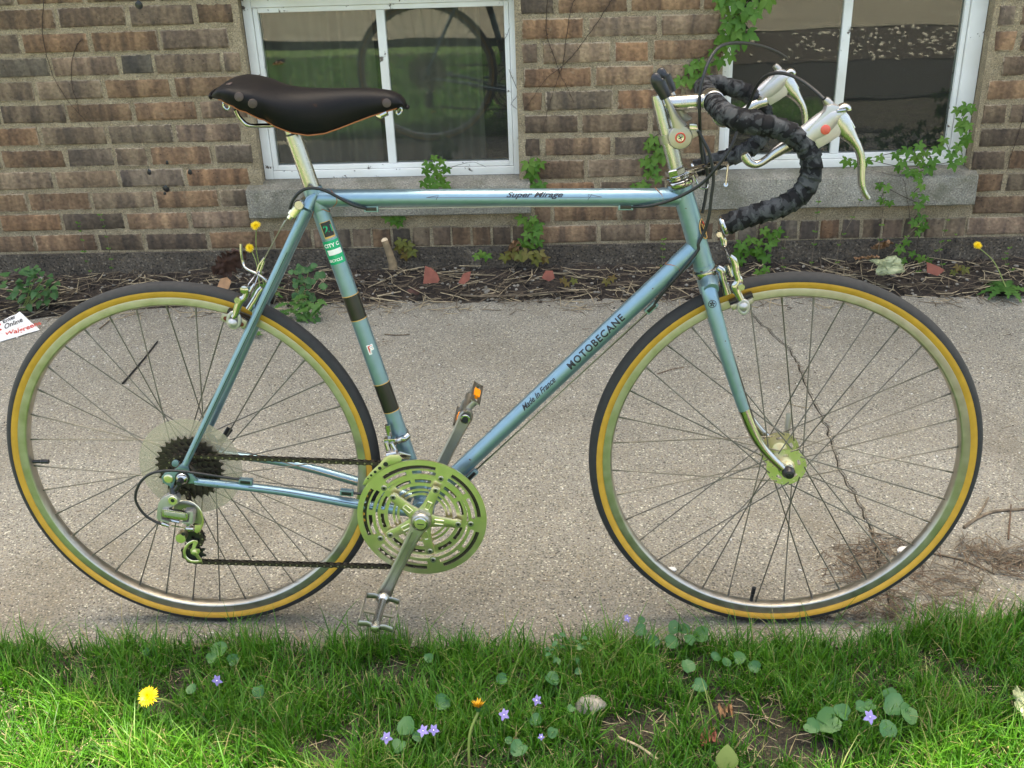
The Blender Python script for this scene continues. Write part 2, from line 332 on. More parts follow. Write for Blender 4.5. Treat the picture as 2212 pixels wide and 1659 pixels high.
def stone(name, c1, c2, c3, s1, s2, pits=True, bumpd=.003, moss=None):
    mt, t, b = mat(name); pset(b, Roughness=.92)
    tc = t.nodes.new('ShaderNodeTexCoord')
    n = t.nodes.new('ShaderNodeTexNoise'); n.inputs['Scale'].default_value = s1; n.inputs['Detail'].default_value = 8; n.inputs['Roughness'].default_value = .65; t.links.new(tc.outputs['Object'], n.inputs[0])
    cr = t.nodes.new('ShaderNodeValToRGB'); e = cr.color_ramp.elements; e[0].position = .3; e[0].color = (*c1, 1); e[1].position = .72; e[1].color = (*c3, 1); q = e.new(.5); q.color = (*c2, 1)
    t.links.new(n.outputs[0], cr.inputs[0])
    v = t.nodes.new('ShaderNodeTexVoronoi'); v.inputs['Scale'].default_value = s2; t.links.new(tc.outputs['Object'], v.inputs[0])
    sp = t.nodes.new('ShaderNodeSeparateColor'); t.links.new(v.outputs['Color'], sp.inputs[0])
    r = t.nodes.new('ShaderNodeValToRGB'); e = r.color_ramp.elements; r.color_ramp.interpolation = 'LINEAR'
    e[0].position = 0; e[0].color = (.22, .21, .21, 1); e[1].position = 1; e[1].color = (2.5, 2.45, 2.3, 1)
    for p_, c_ in ((.10, (.55, .53, .50)), (.22, (.93, .91, .88)), (.68, (1.02, 1.0, .97)), (.84, (1.12, 1.0, .80)), (.93, (1.25, 1.2, 1.12))): q = e.new(p_); q.color = (*c_, 1)
    t.links.new(sp.outputs[0], r.inputs[0])
    m1 = t.nodes.new('ShaderNodeMix'); m1.data_type = 'RGBA'; m1.blend_type = 'MULTIPLY'; m1.inputs[0].default_value = .9 if pits else .35; t.links.new(cr.outputs[0], m1.inputs[6]); t.links.new(r.outputs[0], m1.inputs[7])
    n2 = t.nodes.new('ShaderNodeTexNoise'); n2.inputs['Scale'].default_value = s2*.8; n2.inputs['Detail'].default_value = 5; t.links.new(tc.outputs['Object'], n2.inputs[0])
    r2 = t.nodes.new('ShaderNodeMapRange'); r2.inputs[1].default_value = .30; r2.inputs[2].default_value = .62; r2.inputs[3].default_value = .55; r2.inputs[4].default_value = 1.12; t.links.new(n2.outputs[0], r2.inputs[0])
    m2 = t.nodes.new('ShaderNodeMix'); m2.data_type = 'RGBA'; m2.blend_type = 'MULTIPLY'; m2.inputs[0].default_value = 1; t.links.new(m1.outputs[2], m2.inputs[6]); t.links.new(r2.outputs[0], m2.inputs[7])
    out = m2.outputs[2]
    if moss:
        n5 = t.nodes.new('ShaderNodeTexNoise'); n5.inputs['Scale'].default_value = moss[1]; n5.inputs['Detail'].default_value = 9; n5.inputs['Roughness'].default_value = .7; t.links.new(tc.outputs['Object'], n5.inputs[0])
        r5 = t.nodes.new('ShaderNodeMapRange'); r5.inputs[1].default_value = .5; r5.inputs[2].default_value = .68; r5.inputs[4].default_value = .75 if name != 'walk_concrete' else .38; t.links.new(n5.outputs[0], r5.inputs[0])
        m5 = t.nodes.new('ShaderNodeMix'); m5.data_type = 'RGBA'; t.links.new(r5.outputs[0], m5.inputs[0]); t.links.new(out, m5.inputs[6]); m5.inputs[7].default_value = (*moss[0], 1); out = m5.outputs[2]
    if name == 'walk_concrete':      # brown soil stain trodden in from the lawn, ragged
        sx = t.nodes.new('ShaderNodeSeparateXYZ'); t.links.new(tc.outputs['Object'], sx.inputs[0])
        n7 = t.nodes.new('ShaderNodeTexNoise'); n7.inputs['Scale'].default_value = 4.5; n7.inputs['Detail'].default_value = 8; t.links.new(tc.outputs['Object'], n7.inputs[0])
        a7 = t.nodes.new('ShaderNodeMath'); a7.operation = 'MULTIPLY_ADD'; a7.inputs[1].default_value = -1.1; a7.inputs[2].default_value = .34; t.links.new(sx.outputs[1], a7.inputs[0])
        b7 = t.nodes.new('ShaderNodeMath'); b7.operation = 'ADD'; t.links.new(a7.outputs[0], b7.inputs[0]); t.links.new(n7.outputs[0], b7.inputs[1])
        r7 = t.nodes.new('ShaderNodeMapRange'); r7.inputs[1].default_value = .50; r7.inputs[2].default_value = .95; r7.inputs[4].default_value = .62; t.links.new(b7.outputs[0], r7.inputs[0])
        m7 = t.nodes.new('ShaderNodeMix'); m7.data_type = 'RGBA'; m7.blend_type = 'MULTIPLY'; t.links.new(r7.outputs[0], m7.inputs[0]); t.links.new(out, m7.inputs[6]); m7.inputs[7].default_value = (.66, .62, .55, 1); out = m7.outputs[2]
    t.links.new(out, b.inputs['Base Color'])
    bp = t.nodes.new('ShaderNodeBump'); bp.inputs['Distance'].default_value = bumpd; t.links.new(n2.outputs[0], bp.inputs['Height'])
    bp2 = t.nodes.new('ShaderNodeBump'); bp2.inputs['Distance'].default_value = bumpd*.7; t.links.new(sp.outputs[0], bp2.inputs['Height']); t.links.new(bp.outputs[0], bp2.inputs['Normal'])
    t.links.new(bp2.outputs[0], b.inputs['Normal']); return mt
M['concrete'] = stone('walk_concrete', (.225, .214, .178), (.275, .264, .224), (.335, .325, .282), 2.6, 300, moss=((.165, .140, .098), 2.2))
M['sill'] = stone('sill_concrete', (.17, .16, .125), (.255, .24, .195), (.34, .325, .275), 7, 260, pits=False, bumpd=.003, moss=((.10, .10, .06), 9))
M['foundation'] = stone('foundation_concrete', (.066, .054, .042), (.100, .083, .064), (.150, .128, .100), 14, 190, pits=True, bumpd=.006)
M['mortar'] = stone('mortar', (.26, .205, .13), (.33, .265, .17), (.43, .355, .24), 22, 320, pits=False, bumpd=.003)
M['soil'] = stone('soil', (.018, .013, .010), (.036, .027, .020), (.070, .052, .036), 30, 260, pits=True, bumpd=.006)
M['lawnsoil'] = stone('lawn_soil', (.018, .015, .010), (.032, .027, .017), (.060, .050, .030), 30, 260, pits=True, bumpd=.006)
M['black_soil'] = stone('near_black_soil', (.004, .0035, .003), (.008, .007, .005), (.016, .013, .009), 30, 200, bumpd=.006)  # near-black soil; for the rear bed, mirrored shade is put into this colour
M['lawnfar'] = stone('far_lawn', (.045, .085, .018), (.075, .14, .028), (.12, .17, .05), 6, 90, pits=False, bumpd=.01)
M['white_paint'] = None
def peel():
    mt, t, b = mat('peeling_white_paint'); pset(b, Roughness=.55)
    tc = t.nodes.new('ShaderNodeTexCoord')
    n = t.nodes.new('ShaderNodeTexNoise'); n.inputs['Scale'].default_value = 26; n.inputs['Detail'].default_value = 10; n.inputs['Roughness'].default_value = .68; t.links.new(tc.outputs['Object'], n.inputs[0])
    r = t.nodes.new('ShaderNodeMapRange'); r.inputs[1].default_value = .635; r.inputs[2].default_value = .65; t.links.new(n.outputs[0], r.inputs[0])
    n2 = t.nodes.new('ShaderNodeTexNoise'); n2.inputs['Scale'].default_value = 5; n2.inputs['Detail'].default_value = 4; t.links.new(tc.outputs['Object'], n2.inputs[0])
    cr = t.nodes.new('ShaderNodeValToRGB'); e = cr.color_ramp.elements; e[0].position = .3; e[0].color = (.64, .62, .55, 1); e[1].position = .7; e[1].color = (.84, .84, .81, 1); t.links.new(n2.outputs[0], cr.inputs[0])
    # rust coloured stains
    n3 = t.nodes.new('ShaderNodeTexNoise'); n3.inputs['Scale'].default_value = 11; n3.inputs['Detail'].default_value = 9; n3.inputs['Roughness'].default_value = .75; t.links.new(tc.outputs['Object'], n3.inputs[0])
    r3 = t.nodes.new('ShaderNodeMapRange'); r3.inputs[1].default_value = .68; r3.inputs[2].default_value = .76; r3.inputs[4].default_value = .8; t.links.new(n3.outputs[0], r3.inputs[0])
    m0 = t.nodes.new('ShaderNodeMix'); m0.data_type = 'RGBA'; t.links.new(r3.outputs[0], m0.inputs[0]); t.links.new(cr.outputs[0], m0.inputs[6]); m0.inputs[7].default_value = (.36, .20, .08, 1)
    m1 = t.nodes.new('ShaderNodeMix'); m1.data_type = 'RGBA'; t.links.new(r.outputs[0], m1.inputs[0]); t.links.new(m0.outputs[2], m1.inputs[6]); m1.inputs[7].default_value = (.13, .105, .085, 1)
    t.links.new(m1.outputs[2], b.inputs['Base Color'])
    bp = t.nodes.new('ShaderNodeBump'); bp.invert = True; bp.inputs['Distance'].default_value = .001; t.links.new(r.outputs[0], bp.inputs['Height']); t.links.new(bp.outputs[0], b.inputs['Normal']); return mt
M['peel'] = peel()
def leafmat(name, cols, trans_=.35, rough=.5, attr=None):
    mt, t, b = mat(name); pset(b, Roughness=rough, Specular_IOR_Level=.35)
    cr = t.nodes.new('ShaderNodeValToRGB'); e = cr.color_ramp.elements
    e[0].color = (*cols[0], 1); e[1].color = (*cols[-1], 1)
    for i in range(1, len(cols)-1): q = e.new(i/(len(cols)-1)); q.color = (*cols[i], 1)
    if attr:
        a = t.nodes.new('ShaderNodeAttribute'); a.attribute_name = attr; t.links.new(a.outputs['Fac'], cr.inputs[0])
    else:
        tc = t.nodes.new('ShaderNodeTexCoord'); n = t.nodes.new('ShaderNodeTexNoise'); n.inputs['Scale'].default_value = 30; n.inputs['Detail'].default_value = 4
        oi = t.nodes.new('ShaderNodeObjectInfo'); ad = t.nodes.new('ShaderNodeMath'); ad.operation = 'MULTIPLY_ADD'; ad.inputs[1].default_value = .5
        t.links.new(tc.outputs['Object'], n.inputs[0]); t.links.new(oi.outputs['Random'], ad.inputs[0])
        s_ = t.nodes.new('ShaderNodeMath'); s_.operation = 'MULTIPLY'; s_.inputs[1].default_value = .7; t.links.new(n.outputs[0], s_.inputs[0]); t.links.new(s_.outputs[0], ad.inputs[2]); t.links.new(ad.outputs[0], cr.inputs[0])
    t.links.new(cr.outputs[0], b.inputs['Base Color'])
    tr = t.nodes.new('ShaderNodeBsdfTranslucent'); t.links.new(cr.outputs[0], tr.inputs[0]); mx = t.nodes.new('ShaderNodeMixShader'); mx.inputs[0].default_value = trans_
    t.links.new(b.outputs[0], mx.inputs[1]); t.links.new(tr.outputs[0], mx.inputs[2]); t.links.new(mx.outputs[0], t.nodes['Material Output'].inputs[0]); return mt
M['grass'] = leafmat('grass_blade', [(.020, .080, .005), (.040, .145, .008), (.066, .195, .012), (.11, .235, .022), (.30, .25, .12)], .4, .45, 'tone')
M['leaf'] = leafmat('creeper_leaf', [(.045, .12, .012), (.08, .19, .02), (.13, .23, .03)])
M['leafyel'] = leafmat('bronze_young_leaf', [(.10, .13, .02), (.16, .16, .03), (.20, .10, .04)])
M['violetleaf'] = leafmat('violet_leaf', [(.030, .105, .035), (.045, .135, .045), (.07, .165, .045)], .25, .5)
M['weed'] = leafmat('weed_leaf', [(.03, .09, .03), (.05, .13, .04), (.08, .17, .05)], .25)
M['dandleaf'] = leafmat('dandelion_leaf', [(.03, .10, .02), (.06, .15, .03), (.09, .18, .04)], .25)
M['stem'] = leafmat('pale_stem', [(.14, .20, .04), (.22, .26, .08)], .15)
M['twig'] = simple('twig_bark', (.15, .115, .075), .9, var=.5, scale=60, bump=.001)
M['straw'] = simple('dead_stalk', (.36, .29, .18), .85, var=.4, scale=60)
M['vine'] = simple('dead_vine', (.045, .028, .020), .9, var=.4, scale=70)
M['needle'] = simple('dead_needle_litter', (.12, .075, .045), .9, var=.5, scale=50)
M['yellow'] = simple('dandelion_yellow', (.82, .56, .005), .6, var=.15, scale=200)
M['ochre'] = simple('dandelion_ochre', (.62, .33, .01), .6, var=.3, scale=200)
M['purple'] = simple('violet_petal', (.22, .18, .42), .6, var=.2, scale=200)
M['deadleaf'] = simple('dead_leaf', (.075, .035, .022), .75, var=.4, scale=40, bump=.001)
M['tanleaf'] = simple('tan_dead_leaf', (.32, .18, .09), .8, var=.3, scale=40)
M['terra'] = simple('terracotta', (.20, .065, .042), .85, var=.25, scale=50)
M['whitestone'] = simple('white_stone', (.62, .61, .57), .8, var=.2, scale=60, bump=.002)
M['greystone'] = simple('grey_stone', (.24, .22, .18), .8, var=.3, scale=60, bump=.002)
M['paper'] = simple('receipt_paper', (.72, .71, .68), .7, var=.06, scale=20)
M['wood_cut'] = simple('cut_wood', (.55, .43, .28), .7, var=.2, scale=80)
M['bark'] = simple('pale_bark', (.24, .175, .10), .85, var=.35, scale=50, bump=.0015)
M['curtain'] = simple('curtain_cloth', (.20, .17, .13), .9, var=.15, scale=8)
M['dark_room'] = simple('dark_room_wall', (.05, .046, .04), .95)
M['shade_roof'] = simple('roof_shingles', (.07, .065, .06), .9, var=.3, scale=5)

# ------------------------------------------------------------------ setting
DW = 1.80476                       # wall face
gz = -.004
mb = MB()
def soil_z(x, y):                  # the bed rises from the walk to the wall
    return -.012 + .062*min(1, max(0, (y-1.58)/.22))
# ground sheet to the horizon with the strip of lawn soil
g = MB(); g.box((0, 0, -.36), 150, 150, .30); g.build('ground', M['lawnfar'], kind='structure', smooth=False)
walk_front = [(-6, -.13), (.45, -.13), (.62, -.10), (.80, -.06), (1.0, -.03), (6, .0)]
edge_v = [(-300, 712), (0, 697), (60, 690), (180, 676), (300, 668), (500, 656), (650, 652), (800, 649), (950, 645), (1100, 640), (1180, 633), (1250, 630), (1400, 628), (1560, 632), (1700, 636), (1900, 638), (2050, 640), (2212, 639), (2500, 645)]
edge = [at(u, v, z=0) for u, v in edge_v]
edge = [Vector((-6, edge[0].y, 0))] + edge + [Vector((6, edge[-1].y, 0))]
def rag(pts, step=.03, amp=.004, seed=0):
    out = []
    for a, b in zip(pts[:-1], pts[1:]):
        a = Vector((a[0], a[1])); b = Vector((b[0], b[1]))
        n = max(1, int((b-a).length/step)); d = (b-a).normalized(); pn = Vector((-d.y, d.x))
        for k in range(n):
            p = a+(b-a)*(k/n); out.append(p + pn*amp*noise.noise(Vector((p.x*30, p.y*30, seed)))*2 + pn*amp*.6*noise.noise(Vector((p.x*130, p.y*130, seed))))
    out.append(Vector((pts[-1][0], pts[-1][1]))); return out
crk_v = [(1600, 634), (1623, 677), (1640, 696), (1656, 709), (1688, 740), (1712, 763), (1729, 798), (1741, 833), (1758, 868), (1780, 910), (1793, 942), (1805, 988), (1824, 1035), (1844, 1062), (1859, 1097), (1875, 1125), (1893, 1180), (1910, 1260), (1925, 1330)]
crk = [at(u, v, z=0) for u, v in crk_v]; crk.append(Vector((crk[-1].x+.01, -.06, 0)))
crk = rag(crk, .012, .004, 3)
def slab(poly, name, parent):
    bm = bmesh.new(); vs_ = [bm.verts.new((p[0], p[1], 0)) for p in poly]; f = bm.faces.new(vs_)
    if f.normal.z < 0 or True: bm.normal_update()
    if f.normal.z < 0: f.normal_flip()
    r = bmesh.ops.extrude_face_region(bm, geom=[f])
    for e in r['geom']:
        if isinstance(e, bmesh.types.BMVert): e.co.z = 0
    for v in vs_: v.co.z = -.10
    bmesh.ops.recalc_face_normals(bm, faces=bm.faces[:])
    top = [e for e in bm.edges if e.verts[0].co.z > -.01 and e.verts[1].co.z > -.01]
    bmesh.ops.bevel(bm, geom=top, offset=.003, segments=2, affect='EDGES')
    bmesh.ops.triangulate(bm, faces=bm.faces[:])
    me = bpy.data.meshes.new(name); bm.to_mesh(me); bm.free(); me.materials.append(M['concrete'])
    return obj(name, me, parent)
path = empty('concrete_path', kind='structure')
er = rag(edge, .025, .006, 1)
xc = crk[0].x
eL = [p for p in er if p.x < xc-.01]; eR = [p for p in er if p.x > xc+.01]
cl = [Vector((p.x-.0015-.0022*max(0, noise.noise(Vector((p.x*50, p.y*50, 5)))), p.y)) for p in crk]
cr_ = [Vector((p.x+.0015+.003*max(0, noise.noise(Vector((p.x*50, p.y*50, 9)))), p.y)) for p in crk]
fl = [Vector(p) for p in walk_front if p[0] < cl[-1].x-.02]; fr_ = [Vector(p) for p in walk_front if p[0] > cr_[-1].x+.02]
slab([Vector((-6, -.13))] + fl[1:] + cl[::-1] + eL[::-1], 'slab', path)
slab(cr_ + fr_ + eR[::-1], 'slab', path)
# fine hairline joints and crack fill of dirt and moss
# soil bed
def grid(name, x0, x1, y0, y1, st, zf, m_, **kw):
    nx, ny = int((x1-x0)/st)+1, int((y1-y0)/st)+1
    vs_ = []; fs = []
    for j in range(ny):
        for i in range(nx):
            x = x0+i*st; y = y0+j*st; vs_.append((x, y, zf(x, y)))
    for j in range(ny-1):
        for i in range(nx-1): a = j*nx+i; fs.append((a, a+1, a+nx+1, a+nx))
    q = MB(); q.add(vs_, fs); return q.build(name, m_, smooth=True, ang=180, **kw)
def nz(x, y, f, s=0): return noise.noise(Vector((x*f, y*f, s)))
grid('soil_bed', -3.2, 3.2, 1.36, 1.82, .0125, lambda x, y: soil_z(x, y) + .010*nz(x, y, 9) + .008*nz(x, y, 33, 2) + .006*nz(x, y, 75, 4), M['soil'], kind='structure')
def lawn_z(x, y): return -.002 + .006*nz(x, y, 5) + .005*nz(x, y, 24, 3)
def lawn_edge(x): return float(np.interp(x, [-3, -1.2, -.6, 0, .45, .62, .80, 1.0, 1.4], [-.095, -.095, -.075, -.075, -.075, -.045, 0.0, .05, .06])) + .014*nz(x, 0, 12) + .008*nz(x, 1, 45)
grid('lawn_soil', -2.6, 2.6, -2.6, .12, .0125, lambda x, y: max(-.03, lawn_z(x, y) + .006 - max(0, y-lawn_edge(x)+.02)*.5) if y > -.2 else lawn_z(x, y), M['lawnsoil'], kind='structure')
# soil seen in the crack
q = MB(); q.box((xc+.15, .8, -.03), .35, .95, .008); q.build('crack_soil', M['black_soil'], kind='structure')

# ------------------------------------------------------------------ house
house = empty('brick_house', label='brown brick house wall with white basement windows behind the bicycle', cat='house')
CC, Z0 = .07326, .1268
WD = DW+.055                      # window plane
def mid(*pts): return sum(p.x for p in pts)/len(pts)
w1l = mid(at(527, 20, y=WD), at(568, 375, y=WD)); w1r = mid(at(1118, 20, y=WD), at(1123, 370, y=WD))
w2l = at(1549, 330, y=WD).x; w2r = mid(at(2136, 20, y=WD), at(2079, 365, y=WD))
wbz = (at(850, 378, y=WD).z + at(1850, 362, y=WD).z)/2
wtz = at(1500, -40, y=WD).z
s1l, s1r = at(533, 430, y=DW-.035).x, at(1146, 430, y=DW-.035).x
s2l, s2r = at(1480, 400, y=DW-.035).x, at(2112, 400, y=DW-.035).x
sb = (at(840, 462, y=DW-.035).z + at(1900, 453, y=DW-.035).z)/2
stp = (at(840, 404, y=DW-.035).z + at(1900, 390, y=DW-.035).z)/2
OPEN = [(w1l-.004, w1r+.004, wbz-.03, wtz+.02), (w2l-.004, w2r+.004, wbz-.03, wtz+.02)]
SILL = [(s1l, s1r, sb, wbz), (s2l, s2r, sb, wbz)]
def overl(x0, x1, z0, z1, r): return x0 < r[1]-.001 and x1 > r[0]+.001 and z0 < r[3]-.012 and z1 > r[2]+.012
# mortar bed: vertical sheet with the openings left out, finely uneven
def wall_sheet():
    q = MB(); st = .0125; x0, x1, z0_, z1 = -2.7, 2.7, Z0-.004, 1.42
    nx, nz_ = int((x1-x0)/st), int((z1-z0_)/st); vs_ = []; fs = []
    for j in range(nz_+1):
        for i in range(nx+1):
            x = x0+i*st; z = z0_+j*st
            vs_.append((x, DW+.0040+.0028*noise.noise(Vector((x*14, 0, z*14)))+.0022*noise.noise(Vector((x*60, 3, z*60))), z))
    for j in range(nz_):
        for i in range(nx):
            xm = x0+(i+.5)*st; zm = z0_+(j+.5)*st
            if any(o[0]+.002 < xm < o[1]-.002 and o[2] < zm < o[3] for o in OPEN): continue
            a = j*(nx+1)+i; fs.append((a, a+1, a+nx+2, a+nx+1))
    q.add(vs_, fs); return q
wall = wall_sheet().build('wall', M['mortar'], house, ang=180)
def brick_mesh(l, h, seed):
    rr = random.Random(seed); bm = bmesh.new(); bmesh.ops.create_cube(bm, size=1)
    for v in bm.verts: v.co = Vector((v.co.x*l, v.co.y*.09, v.co.z*h))
    front = [e for e in bm.edges if e.verts[0].co.y < 0 and e.verts[1].co.y < 0]
    bmesh.ops.bevel(bm, geom=front, offset=.0075, segments=2, profile=.5, affect='EDGES')
    bk_ = [f for f in bm.faces if f.normal.y > .9]; bmesh.ops.delete(bm, geom=bk_, context='FACES')
    for v in bm.verts: v.co += Vector((rr.uniform(-1, 1)*.0032, rr.uniform(-1, 1)*.001, rr.uniform(-1, 1)*.0026))
    me = bpy.data.meshes.new('brick'); bm.to_mesh(me); bm.free(); me.materials.append(M['brick'])
    me.polygons.foreach_set('use_smooth', [True]*len(me.polygons)); me.set_sharp_from_angle(angle=math.radians(50)); return me
BL = .209; BP = .2215
bcache = {}
def get_brick(l, h, k):
    key = (round(l, 2), round(h, 3), k)
    if key not in bcache: bcache[key] = brick_mesh(key[0], key[1], hash(key) % 9999)
    return bcache[key]
for i in range(0, 17):
    zb_ = Z0+i*CC+.004; h = CC-.0135; zc_ = zb_+h/2
    x = -2.7 + (BP/2 if i % 2 else 0) + R.uniform(-.012, .012)
    sold = (i == 0)
    while x < 2.7:
        under = sold and any(s[0]+.0 < x+.03 < s[1] for s in SILL)
        if under: l = .056; pit_ = .0675
        else:
            l = BL + R.uniform(-.006, .006)
            if R.random() < .13: l = R.choice((.098, .104, .15, .175))
            pit_ = l + .0125 + R.uniform(-.002, .002)
        x1 = x+l; seg = [(x, x1)]
        for r_ in OPEN + SILL:
            if overl(x, x1, zb_, zb_+h, r_):
                ns = []
                for a, b_ in seg:
                    if b_ <= r_[0] or a >= r_[1]: ns.append((a, b_)); continue
                    if a < r_[0]-.02: ns.append((a, r_[0]-.012))
                    if b_ > r_[1]+.02: ns.append((r_[1]+.012, b_))
                seg = ns
        for a, b_ in seg:
            if b_-a < .03: continue
            o = obj('brick', get_brick(b_-a, h if not under else CC-.006, R.randrange(7)), wall)
            o.location = ((a+b_)/2, DW+.0445+R.uniform(-.0015, .0012), zc_+R.uniform(-.0012, .0012)); o.rotation_euler = (R.uniform(-.006, .006), R.uniform(-.007, .007), R.uniform(-.006, .006))
        x += pit_
# foundation band
q = grid  # noqa
def foundation():
    st = .02; x0, x1 = -2.7, 2.7; q = MB(); vs_ = []; fs = []; nx = int((x1-x0)/st); hs = [-.05, 0, .02, .04, .06, .08, .10, .118, Z0-.003]
    for j, z in enumerate(hs + [Z0-.001]):
        for i in range(nx+1):
            x = x0+i*st; y = DW-.006+.006*noise.noise(Vector((x*7, 1, z*9)))+.003*noise.noise(Vector((x*40, 1, z*40)))
            if j == len(hs): y = DW+.05
            vs_.append((x, y, z))
    for j in range(len(hs)):
        for i in range(nx): a = j*(nx+1)+i; fs.append((a, a+1, a+nx+2, a+nx+1))
    q.add(vs_, fs); return q
foundation().build('foundation', M['foundation'], house, ang=60)
# the rest of the house: side walls of the front, gable and roof (unseen; height and pitch shaped to cast the shade)
def upper():
    q = MB(); HB, SL, XP = 4.36, 1.447, .16
    # front above the built bricks, beside them, and the gable triangle
    z1 = 1.42; XW = 3.2
    q.box((0, DW+.07, (z1+HB)/2), XW, .06, (HB-z1)/2)
    for sx in (-1, 1): q.box((sx*(2.7+XW)/2, DW+.07, z1/2), (XW-2.7)/2, .06, z1/2)
    pk = HB+SL*XW
    for y in (DW+.01,): q.add([(XP-XW, y, HB), (XP+XW, y, HB), (XP, y, pk), (XP-XW, y+.12, HB), (XP+XW, y+.12, HB), (XP, y+.12, pk)], [(0, 1, 2), (5, 4, 3), (0, 3, 4, 1), (1, 4, 5, 2), (2, 5, 3, 0)])
    for sx in (-1, 1): q.box((sx*(XW-.06), DW+3.13, HB/2), .06, 3, HB/2)
    q.box((0, DW+6.07, HB/2), XW-.12, .06, HB/2)
    return q, HB, SL, XW, pk, XP
def brickfar():
    mt, t, b = mat('far_brick'); pset(b, Roughness=.9); tc = t.nodes.new('ShaderNodeTexCoord'); br = t.nodes.new('ShaderNodeTexBrick')
    mp = t.nodes.new('ShaderNodeMapping'); mp.inputs['Rotation'].default_value = (pi/2, 0, 0); t.links.new(tc.outputs['Object'], mp.inputs[0]); t.links.new(mp.outputs[0], br.inputs[0])
    br.inputs['Scale'].default_value = 1; br.inputs['Brick Width'].default_value = .2215; br.inputs['Row Height'].default_value = .0733; br.inputs['Mortar Size'].default_value = .006
    br.inputs['Color1'].default_value = (.13, .085, .06, 1); br.inputs['Color2'].default_value = (.20, .12, .085, 1); br.inputs['Mortar'].default_value = (.27, .22, .16, 1); t.links.new(br.outputs[0], b.inputs['Base Color']); return mt
q, HB, SL, XW, pk, XP = upper(); q.build('shade_upper_wall', brickfar(), house, smooth=False)
rf = MB()
for sx in (-1, 1):
    a = Vector((XP+sx*(XW+.25), 0, HB-SL*.25)); b_ = Vector((XP, 0, pk))
    y0, y1 = DW-.12, DW+6.3; t_ = .07
    vs_ = [(a.x, y0, a.z), (b_.x, y0, b_.z), (b_.x, y1, b_.z), (a.x, y1, a.z)]; vs_ += [(x_, y_, z_+t_) for x_, y_, z_ in vs_]
    rf.add(vs_, [(0, 1, 2, 3), (7, 6, 5, 4), (0, 4, 5, 1), (1, 5, 6, 2), (2, 6, 7, 3), (3, 7, 4, 0)])
rf.build('shade_roof', M['shade_roof'], house, smooth=False)
# sills
for k, s in enumerate(SILL):
    q = MB(); n = 60; st = (s[1]-s[0])/n; prof = [(WD+.02, wbz-.002), (DW-.006, stp+.010), (DW-.033, stp+.003), (DW-.036, stp-.003), (DW-.036, sb+.004), (DW-.032, sb), (DW+.004, sb-.001)]
    vs_ = []; fs = []
    for i in range(n+1):
        x = s[0]+st*i
        if i in (0, n): pass
        for j, (y, z) in enumerate(prof):
            e_ = .0018; vs_.append((x + (.003*nz(z*40, i, 1) if i in (0, n) else 0), y+e_*noise.noise(Vector((x*22, j*3, 1)))+.001*noise.noise(Vector((x*90, j, 4))), z+e_*noise.noise(Vector((x*25, j*3, 8)))))
    m_ = len(prof)
    for i in range(n):
        for j in range(m_-1): a = i*m_+j; fs.append((a, a+1, a+m_+1, a+m_))
    fs.append(tuple(range(m_))[::-1]); fs.append(tuple(range(n*m_, (n+1)*m_)))
    q.add(vs_, fs); q.build('window_sill', M['sill'], house, ang=30)
# windows
def window(l, r, mx_, gl_l, gl_r, mat_glass, name_label):
    wn = empty('window', house, label=name_label)
    yF = WD; gb = (wbz + .040); gt = wtz-.055
    q = MB()    # outer frame: bevelled bars butted end to end
    fw = gl_l-l-.016; fwr = r-gl_r-.016
    def bar(q, x0, x1, z0_, z1, y0, y1, bev=.002, wav=True): q.box(((x0+x1)/2, (y0+y1)/2, (z0_+z1)/2), (x1-x0)/2, (y1-y0)/2, (z1-z0_)/2, bev=bev)
    bar(q, l, l+fw, wbz-.002, wtz, yF, yF+.06); bar(q, r-fwr, r, wbz-.002, wtz, yF, yF+.06)
    bar(q, l+fw+.0005, r-fwr-.0005, wbz-.002, wbz+.024, yF+.002, yF+.06); bar(q, l+fw+.0005, r-fwr-.0005, wtz-.038, wtz, yF+.002, yF+.06)
    q.build('frame', M['peel'], wn, ang=30)
    q = MB(); sw = .016
    x0, x1, z0_, z1 = l+fw+.0015, r-fwr-.0015, wbz+.0255, wtz-.0395
    bar(q, x0, gl_l, z0_, z1, yF+.008, yF+.045); bar(q, gl_r, x1, z0_, z1, yF+.008, yF+.045)
    bar(q, gl_l+.0005, gl_r-.0005, z0_, gb, yF+.009, yF+.045); bar(q, gl_l+.0005, gl_r-.0005, gt, z1, yF+.009, yF+.045)
    q.build('sash', M['peel'], wn, ang=30)
    q = MB(); bar(q, mx_-.0135, mx_+.0135, gb+.0005, gt-.0005, yF+.011, yF+.043, bev=.004); q.build('muntin', M['peel'], wn, ang=30)
    for a, b_ in ((gl_l+.0005, mx_-.014), (mx_+.014, gl_r-.0005)):
        q = MB(); q.box(((a+b_)/2, yF+.024, (gb+gt)/2), (b_-a)/2, .0012, (gt-gb)/2); q.build('pane', mat_glass, wn, smooth=False)
    return wn
g1l = mid(at(563, 60, y=WD), at(590, 330, y=WD)); g1r = mid(at(1093, 60, y=WD), at(1095, 330, y=WD)); m1x = mid(at(827, 60, y=WD), at(840, 330, y=WD))
g2l = at(1578, 250, y=WD).x; g2r = mid(at(2080, 60, y=WD), at(2042, 330, y=WD)); m2x = mid(at(1832, 60, y=WD), at(1803, 330, y=WD))
window(w1l, w1r, m1x, g1l, g1r, M['glass'], 'window with pale curtains behind its two panes')
window(w2l, w2r, m2x, g2l, g2r, M['glass'], 'window with dark panes and creeper at its lower corner')
